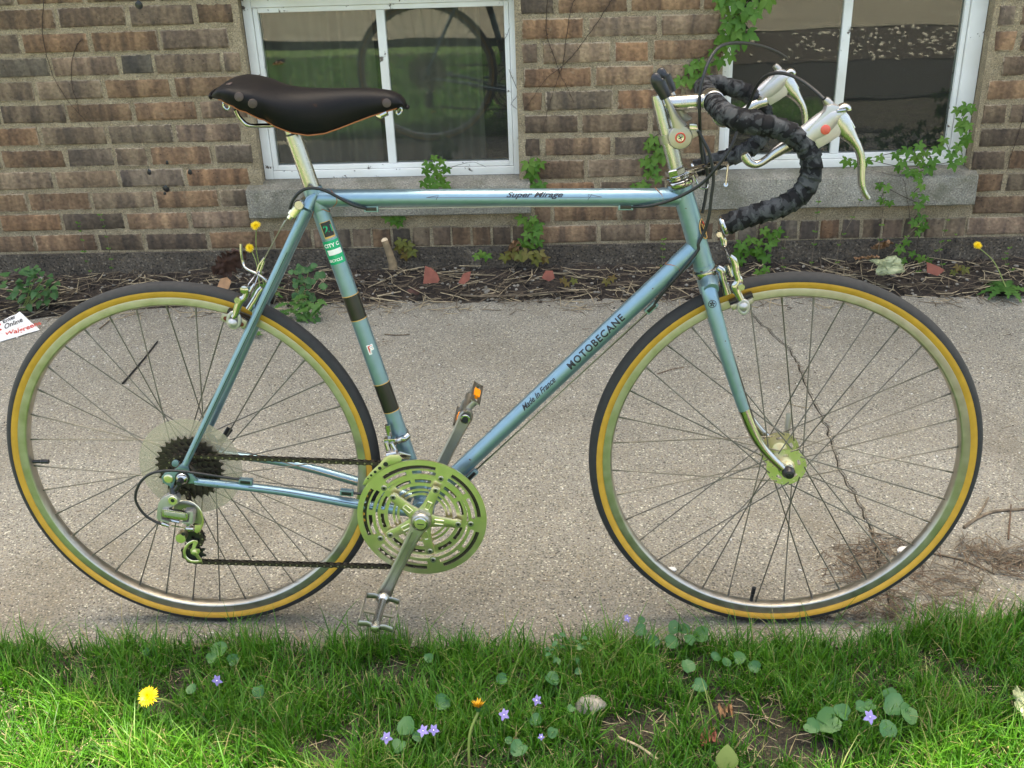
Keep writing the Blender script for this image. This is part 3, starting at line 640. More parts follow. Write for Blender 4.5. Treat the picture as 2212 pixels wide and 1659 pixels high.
# reveals of the openings
for k, (l, r) in enumerate(((w1l, w1r), (w2l, w2r))):
    q = MB()
    for x0, x1 in ((l-.03, l-.002), (r+.002, r+.03)): q.box(((x0+x1)/2, DW+.066, (wbz+wtz)/2), (x1-x0)/2, .058, (wtz-wbz)/2+.02)
    q.box(((l+r)/2, DW+.066, wtz+.017), (r-l)/2+.03, .058, .013)
    q.build('reveal', M['mortar'], house, smooth=False)
# room behind
q = MB(); q.box((0, DW+1.7, -.3), 3.2, 1.4, .02); q.box((0, DW+3.1, .8), 3.2, .02, 1.2); q.box((0, DW+1.7, 1.9), 3.2, 1.4, .02)
for sx in (-1, 1): q.box((sx*3.2, DW+1.7, .8), .02, 1.4, 1.2)
q.build('room_walls', M['dark_room'], house, smooth=False)
def curtain(x0, x1, zt, zb2, y, label, fold=.016, seed=0):
    q = MB(); n = 160; vs_ = []; fs = []
    for j in range(9):
        for i in range(n+1):
            x = lerp(x0, x1, i/n); ph = 5*nz(x, 0, 4, seed)
            d = fold*math.sin((x-x0)*85+ph*2)*(.5+.5*j/8)+fold*.7*nz(x, 0, 17, seed+3)
            vs_.append((x+.01*nz(x, j, 3, seed), y+d, lerp(zt, zb2, j/8)))
    for j in range(8):
        for i in range(n): a = j*(n+1)+i; fs.append((a, a+1, a+n+2, a+n+1))
    q.add(vs_, fs); q.build('curtain', M['curtain'], ang=180, label=label, cat='curtain')
curtain(w1l+.02, m1x-.05, 1.5, .2, DW+.20, 'pale folded curtain hanging inside the left half of the left window', seed=1)
curtain(m1x-.03, m1x+.30, 1.5, .2, DW+.22, 'pale folded curtain hanging inside the right half of the left window', seed=4)

# ------------------------------------------------------------------ bicycle
bike = empty('bicycle', label='blue drop-bar racing bicycle with tan-wall tyres standing on the concrete path', cat='bicycle')
bike.matrix_world = MB_
YV = Vector((0, 1, 0)); WV = Vector((0, -1, 0))
def L3(x, z, w=0.0): return Vector((x, -w, z))
AXH = .343; RW = (0.0, .343); FW = (WB, .343)
bb = L3(.4180, .2545); stA = T(677, 413); ht_t = T(1471, 402); ht_b = T(1522, 580)
hd = (ht_b-ht_t).normalized()
hdir = hd
ST = (stA-bb).normalized()
# --- frame
frame = empty('frame', bike)
seat_top = bb + ST*((stA-bb).length+.006)
MB().tube([bb+ST*.01, seat_top], .0143, 28).build('seat_tube', M['paint'], frame)
# top and down tube centre lines
tt0 = T(686, 428); tt1 = T(1478, 425.5)
MB().tube([tt0, tt1], .0143, 28).build('top_tube', M['paint'], frame)
dt1 = T(1504, 533); dt0 = bb
dtd = (dt1-dt0).normalized()
MB().tube([dt0+dtd*.015, dt1], .0148, 28).build('down_tube', M['paint'], frame)
q = MB(); q.tube([ht_t, ht_b], .0168, 28)
q.tube([ht_t+hd*-.001, ht_t+hd*.006], .0178, 28); q.tube([ht_b-hd*.007, ht_b+hd*.001], .0178, 28)
# lug sleeves
ttd = (tt1-tt0).normalized()
q.tube([tt1-ttd*.040, tt1-ttd*.036, tt1-ttd*.006], [.0146, .0153, .0158], 28)
q.tube([dt1-dtd*.048, dt1-dtd*.044, dt1-dtd*.004], [.0150, .0158, .0163], 28)
q.build('head_tube', M['paint'], frame)
q = MB(); q.tube([tt0+ttd*.028, tt0+ttd*.024, tt0], [.0146, .0153, .0158], 28); q.build('lug', M['paint'], frame); q = MB()
q.tube([seat_top, seat_top-ST*.004, seat_top-ST*.034, seat_top-ST*.038], [.0158, .0162, .0156, .0146], 28); q.build('lug', M['paint'], frame); q = MB()
q.tube([bb+ST*.006, bb+ST*.045, bb+ST*.05], [.0165, .0155, .0147], 28); q.tube([bb+dtd*.006, bb+dtd*.045, bb+dtd*.05], [.017, .016, .0151], 28)
q.build('lug', M['paint'], frame)
MB().lathe(bb+YV*.034, WV, [(.0195, 0), (.021, .001), (.021, .067), (.0195, .068)], 32).build('bottom_bracket_shell', M['paint'], frame)
# lug outline pinstripes
q = MB()
for c_, d_, r_ in ((tt1-ttd*.041, ttd, .0148), (dt1-dtd*.049, dtd, .0153), (tt0+ttd*.029, ttd, .0148), (seat_top-ST*.039, ST, .0148)):
    d2 = Vector((d_.x, .0, d_.z)); a_ = YV; b_ = d2.cross(a_).normalized()
    q.tube([c_ + a_*(r_*math.cos(t_)) + b_*(r_*math.sin(t_)) + d2*(.006*math.cos(2*t_)) for t_ in [2*pi*k/40 for k in range(41)]], .0006, 5)
q.build('lug_outline', M['rust'], frame)
# seat stays, chain stays
def stay(sg):
    p0 = T(662, 452, .018) if sg > 0 else T(662, 452, .018)
    p1 = Z1(575, 545, .061)
    pts = [L3(p0.x, p0.z, .019), L3(lerp(p0.x, p1.x, .35), lerp(p0.z, p1.z, .35), .030), L3(p1.x, p1.z, .061)]
    pts = [Vector((p.x, p.y*sg, p.z)) for p in spl(pts, 8)]
    n = len(pts); return pts, [lerp(.0085, .0060, i/(n-1)) for i in range(n)]
drop = Z1(610, 690, .061); cs_e = Z1(670, 706, .058)
for sg in (1, -1):
    pts, rs = stay(sg)
    # seat stay with its flattened shot-in cap
    q = MB(); q.tube(pts, rs, 16)
    cap = [pts[0]+(pts[0]-pts[1]).normalized()*.028 + Vector((.004, -.000*sg, 0)), pts[0]+(pts[0]-pts[1]).normalized()*.018, pts[0]+(pts[0]-pts[1]).normalized()*.004]
    q.tube(cap, [.003, .0082, .0088], 16, ref=YV, rw=[.0015, .004, .0085]); q.build('seat_stay', M['paint'], frame)
    q = MB()
    cA = L3(.392, .2535, .026*sg); cm = L3(.30, lerp(.2535, cs_e.z, .28), .040*sg); cB = L3(cs_e.x, cs_e.z, .058*sg)
    pc = spl([cA, cm, L3(.17, lerp(cs_e.z, .2535, .3), .052*sg), cB], 8); n = len(pc)
    q.tube(pc, [lerp(.0105, .0068, i/(n-1)) for i in range(n)], 16); q.build('chain_stay', M['paint'], frame)
    # dropout
    q = MB(); w_ = .0605*sg
    up = Z1(560, 560, .061); hg = Z1(410, 685, .061)
    if sg > 0:
        poly = [Z1(545, 530, .061), Z1(600, 545, .061), Z1(612, 600, .061), Z1(655, 650, .061), Z1(700, 690, .061), Z1(690, 722, .061), Z1(610, 722, .061), Z1(540, 690, .061), Z1(480, 690, .061), Z1(465, 745, .061), Z1(455, 800, .061), Z1(425, 800, .061), Z1(430, 750, .061), Z1(365, 715, .061), Z1(350, 660, .061), Z1(380, 622, .061), Z1(440, 610, .061), Z1(500, 570, .061)]
        q.plate([(p.x, p.z) for p in poly], .0590, .0635, .0008)
        q.plate([(p.x, p.z) for p in [Z1(480+34*math.cos(a_), 532+32*math.sin(a_), .061) for a_ in [2*pi*k/16 for k in range(16)]]], .0592, .0630, .0006)
    else:
        q.plate([(-.02, .335), (.0, .352), (.012, .372), (.022, .368), (.028, .345), (.040, .337), (.030, .330), (.008, .334), (-.01, .325)], -.0630, -.0590, .0005)
    q.build('dropout', M['paint'], frame)
    q = MB()      # black pinstripe along the stay
    if sg > 0:
        a_, b_ = ZR(920, 372, .035), Z1(612, 500, .066); off = .0003
        pl = []
        for k in range(24):
            t_ = k/23; c_ = pts[0].lerp(pts[-1], 0)
            x = lerp(a_.x, b_.x, t_); z = lerp(a_.z, b_.z, t_)
            j = min(range(len(pts)), key=lambda i: abs(pts[i].z-z)); 
            i0, i1 = (j, j+1) if pts[j].z > z and j < len(pts)-1 else (max(j-1, 0), j) if j > 0 else (0, 1)
            f_ = 0 if i0 == i1 else (z-pts[i0].z)/((pts[i1].z-pts[i0].z) or 1)
            cc_ = pts[i0].lerp(pts[i1], f_); rr_ = lerp(rs[i0], rs[i1], f_)
            pl.append(cc_ + (WV*.86+Vector((.42, 0, .2))).normalized()*(rr_+.0001))
        q.tube(pl, .0007, 5); q.build('pinstripe', M['decal_black'], frame)
        q = MB(); pl = []
        for k in range(4, n-5):
            pl.append(pc[k]+(WV*.86+Vector((0, 0, .5))).normalized()*(lerp(.0105, .0068, k/(n-1))+.0001))
        q.tube(pl, .0007, 5); q.build('pinstripe', M['decal_black'], frame)
q = MB(); q.tube([L3(.335, .262, -.03), L3(.335, .262, .03)], .006, 12); q.tube([L3(.158, .64, -.032), L3(.158, .64, .032)], .005, 12); q.build('stay_bridge', M['paint'], frame)
# seat tube bands and stickers
def on_tube(o, d, r, s0, s1, a0, a1, n=10, k=14, lift=.0004):
    """patch on a tube: s along it, a round it (0 faces the viewer's side, + up)"""
    nrm = Vector((-d.z, 0, d.x)); 
    if nrm.z < 0 or (abs(nrm.z) < .5 and nrm.x > 0): nrm = -nrm if nrm.z < 0 else nrm
    vs_ = []; fs = []
    for i in range(n+1):
        for j in range(k+1):
            s = lerp(s0, s1, i/n); a = lerp(a0, a1, j/k)
            vs_.append(o + d*s + (WV*math.cos(a)+nrm*math.sin(a))*(r+lift))
    for i in range(n):
        for j in range(k): a = i*(k+1)+j; fs.append((a, a+1, a+k+2, a+k+1))
    return vs_, fs
def tube_s(o, d, P):
    return (P-o).dot(d)
LS = tube_s(bb, ST, T(716, 524))
def sty(v): # distance up the seat tube of picture row v
    u = 861+(v-936)*-.352*-1 if False else 677+(v-413)*.3505
    return (T(u, v)-bb).dot(ST)
for va, vb in ((634, 686), (824, 884)):
    sa, sb_ = sty(va+2), sty(vb+2)
    MB().tube([bb+ST*sb_, bb+ST*sa], .01455, 28).build('black_band', M['band'], frame)
    q = MB()
    for s_ in (sa, sb_): q.tube([bb+ST*(s_-.0007), bb+ST*(s_+.0007)], .0147, 28)
    q.build('gold_line', M['gold'], frame)
DEC = {}
def text_geo(txt, size, shear=0.0, bold=0.0, sx=1.0, space=1.0, cuts=.0022, align='LEFT'):
    cu = bpy.data.curves.new('t', 'FONT'); cu.body = txt; cu.size = size; cu.shear = shear; cu.offset = bold; cu.space_character = space; cu.resolution_u = 4; cu.align_x = align
    o = bpy.data.objects.new('t', cu); C.objects.link(o)
    dg = bpy.context.evaluated_depsgraph_get(); me = bpy.data.meshes.new_from_object(o.evaluated_get(dg))
    bm = bmesh.new(); bm.from_mesh(me); bpy.data.objects.remove(o); bpy.data.meshes.remove(me)
    for v in bm.verts: v.co.x *= sx
    ys = [v.co.y for v in bm.verts]; y = min(ys)+cuts
    while y < max(ys):
        bmesh.ops.bisect_plane(bm, geom=bm.verts[:]+bm.edges[:]+bm.faces[:], plane_co=(0, y, 0), plane_no=(0, 1, 0)); y += cuts
    bm.verts.index_update(); vs_ = [(v.co.x, v.co.y) for v in bm.verts]; fs = [tuple(v.index for v in f.verts) for f in bm.faces]; bm.free()
    return vs_, fs
def text_tube(name, txt, o, d, r, s0, a0, size, m_, parent, flip=False, rot=False, lift=.0005, **k):
    vs_, fs = text_geo(txt, size, **k)
    nrm = Vector((-d.z, 0, d.x)); nrm = -nrm if nrm.z < 0 else nrm
    out = []
    for x, y in vs_:
        if rot: x, y = -y, x     # reads across the tube
        a = a0 + y/r
        out.append(o + d*(s0+x) + (WV*math.cos(a)+nrm*math.sin(a))*(r+lift))
    MB().add(out, fs).build(name, m_, parent, smooth=False)
def strokes_tube(name, segs, o, d, r, s0, a0, m_, parent, wd=.0008):
    nrm = Vector((-d.z, 0, d.x)); nrm = -nrm if nrm.z < 0 else nrm
    q = MB()
    for pl in segs:
        pts = []
        for (x0, y0), (x1, y1) in zip(pl[:-1], pl[1:]):
            n = max(1, int(math.hypot(x1-x0, y1-y0)/.004))
            pts += [(lerp(x0, x1, i/n), lerp(y0, y1, i/n)) for i in range(n)]
        pts.append(pl[-1])
        P3 = [o + d*(s0+x) + (WV*math.cos(a0+y/r)+nrm*math.sin(a0+y/r))*(r+.0001) for x, y in pts]
        q.tube(P3, wd/2, 4, caps=False)
    q.build(name, m_, parent)
# down tube lettering
s_m = tube_s(dt0, dtd, T(1238, 790)); s_e = tube_s(dt0, dtd, T(1356, 683))
text_tube('maker_lettering', 'MOTOBECANE', dt0, dtd, .0148, s_m-.004, -.12, .0172, M['decal_black'], frame, bold=.0005, space=1.18, sx=1.0)
s_m2 = tube_s(dt0, dtd, T(1138, 885))
text_tube('origin_lettering', 'Made In France', dt0, dtd, .0148, s_m2, .12, .0145, M['decal_black'], frame, shear=.4, space=.98, sx=.90, bold=.00025)
# top tube model lettering with the long arrow
sA = tube_s(tt0, ttd, T(923, 426)); sB = tube_s(tt0, ttd, T(1300, 424)); sN = tube_s(tt0, ttd, T(1094, 425)); sN2 = tube_s(tt0, ttd, T(1226, 425))
text_tube('model_lettering', 'Super Mirage', tt0, ttd, .0143, sN, .26, .0125, M['decal_black'], frame, shear=.45, sx=(sN2-sN)/.0735, bold=.0003)
strokes_tube('arrow_line', [[(sA, 0), (sB, 0)], [(sA, 0), (sA+.020, .0035), (sA+.016, -.0035)], [(sB, 0), (sB-.022, .0045), (sB-.022, 0)], [(sB-.016, .005), (sB-.023, -.0045)]], tt0, ttd, .0143, 0, .24, M['decal_black'], frame)
# seat tube stickers
s_g1, s_g0 = sty(516), sty(566)
v_, f_ = on_tube(bb, ST, .0143, s_g0, s_g1, -1.45, 1.25, lift=.0003); MB().add(v_, f_).build('green_dealer_sticker', M['green'], frame)
v_, f_ = on_tube(bb, ST, .0143, lerp(s_g0, s_g1, .40), lerp(s_g0, s_g1, .62), -.60, 1.15, lift=.0005); MB().add(v_, f_).build('sticker_panel', M['white'], frame)
def text_across(name, txt, s_, a_, size, m_, **k):
    vs_, fs = text_geo(txt, size, **k); out = []
    # reads from the left edge of the tube to the right
    for x, y in vs_:
        a = a_ - x/.0143
        nrm = Vector((-ST.z, 0, ST.x)); nrm = -nrm if nrm.x > 0 else nrm
        out.append(bb + ST*(s_+y) + (WV*math.cos(a)+nrm*math.sin(a))*(.0143+.0007))
    MB().add(out, fs).build(name, m_, frame, smooth=False)
text_across('sticker_lettering', 'CITY C', lerp(s_g0, s_g1, .74), .78, .0085, M['white'], bold=.0003)
text_across('sticker_lettering', 'BICYCLE', lerp(s_g0, s_g1, .12), .78, .0062, M['white'], bold=.0002)
def onseat(s0, s1, a0, a1, lift, name, m_):
    nrm = Vector((-ST.z, 0, ST.x)); nrm = -nrm if nrm.x > 0 else nrm
    vs_ = []; fs = []; k = 10
    for i in range(5):
        for j in range(k+1): a = lerp(a0, a1, j/k); vs_.append(bb+ST*lerp(s0, s1, i/4)+(WV*math.cos(a)+nrm*math.sin(a))*(.0143+lift))
    for i in range(4):
        for j in range(k): a = i*(k+1)+j; fs.append((a, a+1, a+k+2, a+k+1))
    MB().add(vs_, fs).build(name, m_, frame)
sq0, sq1 = sty(511), sty(476)
onseat(sq0, sq1, .30, -1.0, .0003, 'tubing_decal', M['gold']); onseat(sq0+.003, sq1-.001, .24, -.94, .0005, 'tubing_decal_field', M['decal_black'])
text_across('tubing_numeral', '2', sq0+.010, .12, .017, M['green'], bold=.0003)
text_across('tubing_numeral', '1', sq0+.010, -.52, .017, M['green'], bold=.0002)
sf = sty(758)
text_across('seat_tube_letter', 'F', sf-.001, -.02, .021, M['white'], bold=.0016)
vs_, fs_ = text_geo('F', .021, bold=.0002)
text_across('seat_tube_letter', 'F', sf+.0002, -.05, .019, M['red'], bold=.0003)
# head badge and fork emblem
hb_c = T(1513, 494); s_hb = tube_s(ht_t, hd, hb_c)
def onhead(s, a, r=.0168):
    nrm = Vector((hd.z, 0, -hd.x)); nrm = nrm if nrm.x > 0 else -nrm
    return ht_t + hd*s + (WV*math.cos(a)+nrm*math.sin(a))*r
q = MB(); vs_ = []; N_ = 28
for k in range(N_):
    t_ = 2*pi*k/N_; vs_.append(onhead(s_hb+.017*math.cos(t_), 1.18+.62*math.sin(t_), .0173))
vs_.append(onhead(s_hb, 1.18, .0180)); q.add(vs_, [(k, (k+1) % N_, N_) for k in range(N_)]); q.build('head_badge', M['decal_black'], frame)
q = MB(); q.tube([onhead(s_hb+.017*math.cos(t_), 1.18+.62*math.sin(t_), .0177) for t_ in [2*pi*k/N_ for k in range(N_+1)]], .0008, 6)
q.tube([onhead(s_hb+a_, 1.18+b_, .0184) for a_, b_ in ((-.010, -.25), (.008, -.1), (.010, .2), (-.006, .15))], .0010, 6)
q.build('badge_rim', M['gold'], frame)
q = MB(); q.tube([onhead(s_hb+a_, 1.18+b_, .0184) for a_, b_ in ((-.012, .05), (-.002, .25), (.004, -.05))], .0011, 6); q.build('badge_accent', M['red'], frame)
# --- headset
hs = empty('headset', bike)
up = -hd
MB().lathe(ht_t+hd*.001, up, [(.0178, 0), (.0205, .002), (.0215, .005), (.0215, .009), (.019, .0105), (.018, .012)], 36).build('upper_cup', M['chrome'], hs)
MB().lathe(ht_t+up*.0135, up, [(.0185, 0), (.0195, .001), (.0195, .003), (.0175, .0045), (.0165, .0075)], 36).build('upper_race', M['chrome'], hs)
MB().lathe(ht_t+up*.0215, up, [(.0170, 0), (.0185, .0008), (.0185, .009), (.0165, .0105), (.0120, .011)], 8).build('lock_nut', M['chrome'], hs, ang=20)
MB().lathe(ht_b-hd*.001, hd, [(.0178, 0), (.0215, .0025), (.0220, .006), (.0200, .0125), (.0175, .0135)], 36).build('lower_cup', M['chrome'], hs)
# --- fork
fork = empty('fork', bike)
cr0 = ht_b + hd*.0145
def legpts(sg):
    wv = [.027, .040, .046, .050, .052, .053, .053]
    P_ = [T(1530, 618, .030), T(1538, 654, .038), T(1562, 742, .045), T(1583, 813, .048), T(1607, 885, .050), T(1629, 938, .051), T(1654, 975, .051), T(1690, 1011, .051)]
    wl = [.028, .037, .045, .048, .050, .051, .051, .051]
    return [L3(p.x, p.z, w_*sg) for p, w_ in zip(P_, wl)]
for sg in (1, -1):
    pts = spl(legpts(sg), 6); n = len(pts)
    ic = 24
    rr_ = [lerp(.0142, .0066, (i/(n-1))**.85) for i in range(n)]; rw_ = [lerp(.0105, .0066, (i/(n-1))**.85) for i in range(n)]
    MB().tube(pts[:ic+1], rr_[:ic+1], 20, ref=YV, rw=rw_[:ic+1]).build('fork_blade', M['paint'], fork)
    MB().tube(pts[ic-0:], [x+.0002 for x in rr_[ic:]], 20, ref=YV, rw=[x+.0002 for x in rw_[ic:]]).build('chrome_fork_tip', M['chrome'], fork)
    q = MB(); e_ = pts[-1]
    q.plate([(e_.x-.010, e_.z+.006), (e_.x-.002, e_.z+.010), (WB+.009, AXH+.008), (WB+.010, AXH-.003), (WB+.005, AXH-.011), (WB+.003, AXH-.002), (WB-.003, AXH-.001), (WB-.006, AXH-.011), (e_.x-.006, e_.z-.007)], (.0490 if sg > 0 else -.0540), (.0540 if sg > 0 else -.0490), .0006)
    q.build('fork_end', M['chrome'], fork)
q = MB(); q.tube([cr0-hd*.001, cr0+hd*.012], [.0170, .0175], 24)
q.tube([L3(cr0.x, cr0.z, -.037)+hd*.012, L3(cr0.x, cr0.z, -.020)+hd*.006, L3(cr0.x, cr0.z, .020)+hd*.006, L3(cr0.x, cr0.z, .037)+hd*.012], [.0125, .0150, .0150, .0125], 20, rw=None)
q.build('fork_crown', M['paint'], fork)
em = Z3(708, 1118, .056)
q = MB(); q.tube([L3(em.x+.0062*math.cos(t_), em.z+.0062*math.sin(t_), .0553) for t_ in [2*pi*k/20 for k in range(21)]], .0006, 5)
for k in range(5): a_ = 2*pi*k/5+.3; q.tube([L3(em.x+.001*math.cos(a_), em.z+.001*math.sin(a_), .0556), L3(em.x+.0045*math.cos(a_), em.z+.0045*math.sin(a_), .0556)], .0011, 5)
q.build('fork_emblem', M['decal_black'], fork)
# --- wheels
def spoke_mesh(a, b):
    return MB().tube([a, b], .00095, 6)
def wheel(name, cx, rear):
    wh = empty('wheel', bike); wh['label'] = 'rear wheel' if rear else 'front wheel'
    c = L3(cx, AXH, 0)
    Ro, Rb, ht_ = .343, .3165, .0140
    def ring(prof, nm, m_, n=144, ang=40):
        q = MB(); vs_ = []; fs = []; k = len(prof)
        for i in range(n):
            a = 2*pi*i/n
            for r_, w_ in prof: vs_.append((cx+r_*math.cos(a), -w_, AXH+r_*math.sin(a)))
        for i in range(n):
            i2 = (i+1) % n
            for j in range(k): j2 = (j+1) % k; fs.append((i*k+j, i*k+j2, i2*k+j2, i2*k+j))
        q.add(vs_, fs); return q.build(nm, m_, wh, ang=ang)
    tp = []
    Rc = Rb+.0120
    for t_ in np.linspace(-12, 192, 25):      # tread cap
        a = math.radians(t_); tp.append((Rc + .0148*math.sin(a), .0152*math.cos(a)))
    # raised edge and grooves of the file tread
    tp2 = []
    for i, (r_, w_) in enumerate(tp):
        g_ = -.0006 if i in (8, 16) else 0
        tp2.append((r_+g_, w_))
    # tread only over the upper part, sidewall below
    th1 = 6
    cap = []
    for t_ in np.linspace(th1, 180-th1, 27):
        a = math.radians(t_); gr = -.0005 if False else 0
        cap.append((Rc + (.0148+gr)*math.sin(a), .0152*math.cos(a)))
    inner = [(Rc+.011*math.sin(math.radians(t_)), .011*math.cos(math.radians(t_))) for t_ in (180-th1, 90, th1)]
    ring(cap + inner, 'tyre', M['tyre'], ang=60)
    for sg in (1, -1):
        sd_ = [(Rb-.0005, .0098*sg), (Rb+.003, .0122*sg)] + [(Rc+.0145*math.sin(math.radians(t_)), .0148*math.cos(math.radians(t_))*sg) for t_ in np.linspace(-25, th1+3, 7)]
        sd_ += [(Rc+.006, .012*sg), (Rb-.0005, .006*sg)]
        ring(sd_, 'tyre_sidewall', M['tan'], ang=80)
    rp = [(Rb+.002, .0112), (Rb+.0022, .0125), (Rb, .0128), (Rb-.0105, .0118), (Rb-.0125, .0105), (Rb-.0145, .006), (Rb-.0150, 0), (Rb-.0145, -.006), (Rb-.0125, -.0105), (Rb-.0105, -.0118), (Rb, -.0128), (Rb+.0022, -.0125), (Rb+.002, -.0112), (Rb-.004, -.009), (Rb-.004, .009)]
    ring(rp, 'rim', M['rim'], ang=25)
    hub = MB()
    if not rear:
        fw_, rf_ = .034, .0345
        prof = [(.0075, -.047), (.0115, -.0465), (.0135, -.042), (.0145, -.036), (.013, -.026), (.0105, -.018), (.0105, .018), (.013, .026), (.0145, .036), (.0135, .042), (.0115, .0465), (.0075, .047)]
        hub.lathe(c, WV, prof, 32)
        for sg in (1, -1):
            def keep(r_, t_, off=0 if sg > 0 else pi/18):
                if r_ < .016: return True
                for k in range(18):
                    a = 2*pi*k/18+off; dx = r_*math.cos(t_)-.0305*math.cos(a); dz = r_*math.sin(t_)-.0305*math.sin(a)
                    if dx*dx+dz*dz < .0014**2: return False
                for k in range(5):
                    a = 2*pi*k/5+.4; da = (t_-a+pi) % (2*pi)-pi
                    if abs(da) < .24 and .0195 < r_ < .0255: return False
                return True
            hub.polar(c, [.008+.00132*i for i in range(21)], 180, keep, sg*fw_-.0012, sg*fw_+.0012)
    else:
        prof = [(.0075, -.055), (.011, -.0545), (.013, -.050), (.0145, -.036), (.012, -.024), (.0105, -.016), (.0105, .008), (.013, .016), (.014, .024), (.012, .055)]
        hub.lathe(c, WV, prof, 28)
        for w_ in (-.034, .016): hub.polar(c, [.008, .014, .020, .026, .032, .0335], 72, lambda r_, t_: True, w_-.0012, w_+.0012)
    hub.build('hub', M['ring'] if not rear else M['alu_dull'], wh)
    # spokes: 36, crossed three
    ph = .07 if not rear else .02
    fl_ = (.034, -.034) if not rear else (.016, -.034)
    for k in range(36):
        sd_ = k % 2; j = k//2; wf = fl_[sd_]
        ar = 2*pi*k/36+ph
        lead = 1 if j % 2 else -1
        ah = ar + lead*math.radians(57)
        rh = .0305; wo = wf + (.0022 if (lead > 0) else -.0022)*(1 if wf > 0 else -1)
        A = L3(cx+rh*math.cos(ah), AXH+rh*math.sin(ah), wo); B_ = L3(cx+(Rb-.0148)*math.cos(ar), AXH+(Rb-.0148)*math.sin(ar), wf*.05)
        q = MB(); q.tube([A, B_], .0012, 6); d_ = (A-B_).normalized(); q.tube([B_, B_+d_*.013], .0019, 6); q.build('spoke', M['spoke'], wh)
        if True:
            pass
    # valve
    vv = T(62, 997, 0) if rear else T(1622, 1300, 0)
    va = math.atan2(vv.z-AXH, vv.x-cx)
    q = MB(); p0 = L3(cx+(Rb-.014)*math.cos(va), AXH+(Rb-.014)*math.sin(va)); dv = L3(-math.cos(va), -math.sin(va))
    q.tube([p0, p0+dv*.016, p0+dv*.017, p0+dv*.030], [.0036, .0034, .0044, .0040], 12); q.build('valve', M['blackrub'], wh)
    return wh, c
rw_, rc = wheel('rear', 0.0, True); fw_, fc = wheel('front', WB, False)
# quick releases and axle ends
q = MB(); q.lathe(fc+WV*.046, WV, [(.0105, 0), (.0115, .002), (.0105, .0045)], 24); q.build('cone_nut', M['chrome'], fw_)
MB().lathe(fc+WV*.0545, WV, [(.0105, 0), (.0115, .002), (.0100, .006), (.0075, .011), (.0035, .012), (.0035, .0145)], 20).build('quick_release_nut', M['blackrub'], fw_)
q = MB(); q.lathe(fc-WV*.054, -WV, [(.010, 0), (.011, .002), (.009, .012)], 20)
qa, qb = T(1697, 950, -.062), T(1705, 893, -.070)
q.tube(spl([fc-WV*.060, qa, qa.lerp(qb, .5)-WV*.002, qb], 5), [.005, .0045, .0042, .0042, .0042]+[.0045]*6+[.0055]*4+[.004], 12, ref=YV, rw=.0028) if False else q.tube([fc-WV*.062, qa, qa.lerp(qb, .5), qb], [.004, .004, .0052, .0062], 12, ref=YV, rw=[.003, .003, .003, .002])
q.build('quick_release_lever', M['alu_dull'], fw_)
q = MB(); q.lathe(rc-WV*.062, -WV, [(.010, 0), (.011, .002), (.009, .012)], 20)
qa, qb = T(470, 966, -.075), T(497, 925, -.080)
q.tube([rc-WV*.070, L3(.03, .352, -.074), qa, qb], [.004, .004, .0045, .0065], 12, ref=YV, rw=[.003, .003, .003, .002]); q.build('quick_release_lever', M['blackrub'], rw_)
q = MB(); q.lathe(rc+WV*.0640, WV, [(.0100, 0), (.0115, .0015), (.0105, .006), (.0060, .010), (.0040, .0105)], 20); q.build('quick_release_nut', M['chrome'], rw_)
q = MB(); pd_ = Z1(500, 755, .076); q.lathe(rc+WV*.0635, WV, [(.0128, 0), (.0128, .004)], 24); q.tube([rc+WV*.072, rc+WV*.086], [.0065, .0045], 16); q.build('axle_end', M['blackrub'], rw_)
# spoke protector and freewheel
q = MB(); prof = [(.033, .0195), (.050, .0200), (.060, .0195), (.066, .0215), (.073, .0195), (.093, .0200), (.0945, .0195), (.093, .0185), (.060, .0182), (.033, .0182)]
vs_ = []; fs_ = []; n = 96
for i in range(n):
    a = 2*pi*i/n
    for r_, w_ in prof: vs_.append((r_*math.cos(a), -w_, AXH+r_*math.sin(a)))
for i in range(n):
    for j in range(len(prof)): k = len(prof); j2 = (j+1) % k; fs_.append((i*k+j, i*k+j2, ((i+1) % n)*k+j2, ((i+1) % n)*k+j))
q.add(vs_, fs_); q.build('spoke_protector', M['plastic'], rw_)
def sprocket(cx, cz, teeth, w0, th, inner, arms=0, ph=0.0, tip=1.0):
    q = MB(); rp = 12.7e-3/(2*math.sin(pi/teeth)); per = 8; n = teeth*per
    out = []
    for i in range(n):
        t_ = (i % per)/per; a = 2*pi*i/n+ph
        r_ = rp-.0034 + (.0068*max(0, 1-abs(t_-.5)/.30))*tip if abs(t_-.5) < .30 else rp-.0034-.0004*math.cos(2*pi*t_)
        out.append((r_, a))
    vs_ = []
    for s_ in (0, 1):
        for r_, a in out: vs_.append((cx+r_*math.cos(a), -(w0+th*s_), cz+r_*math.sin(a)))
        for r_, a in out: vs_.append((cx+inner*math.cos(a), -(w0+th*s_), cz+inner*math.sin(a)))
    fs = []
    for i in range(n):
        j = (i+1) % n
        fs += [(i, j, n+j, n+i), (2*n+i, 3*n+i, 3*n+j, 2*n+j), (i, 2*n+i, 2*n+j, j), (n+i, n+j, 3*n+j, 3*n+i)]
    q.add(vs_, fs); return q, rp
fwl = empty('freewheel', bike)
for k, tt in enumerate((30, 25, 21, 17, 14)):
    q, rp = sprocket(0, AXH, tt, .0235+k*.0062, .0019, .018, ph=.13*k)
    q.build('sprocket', M['steel_dark'], fwl, smooth=False)
MB().lathe(rc+WV*.022, WV, [(.028, 0), (.026, .020), (.020, .033), (.016, .034)], 36).build('freewheel_body', M['steel_dark'], fwl)
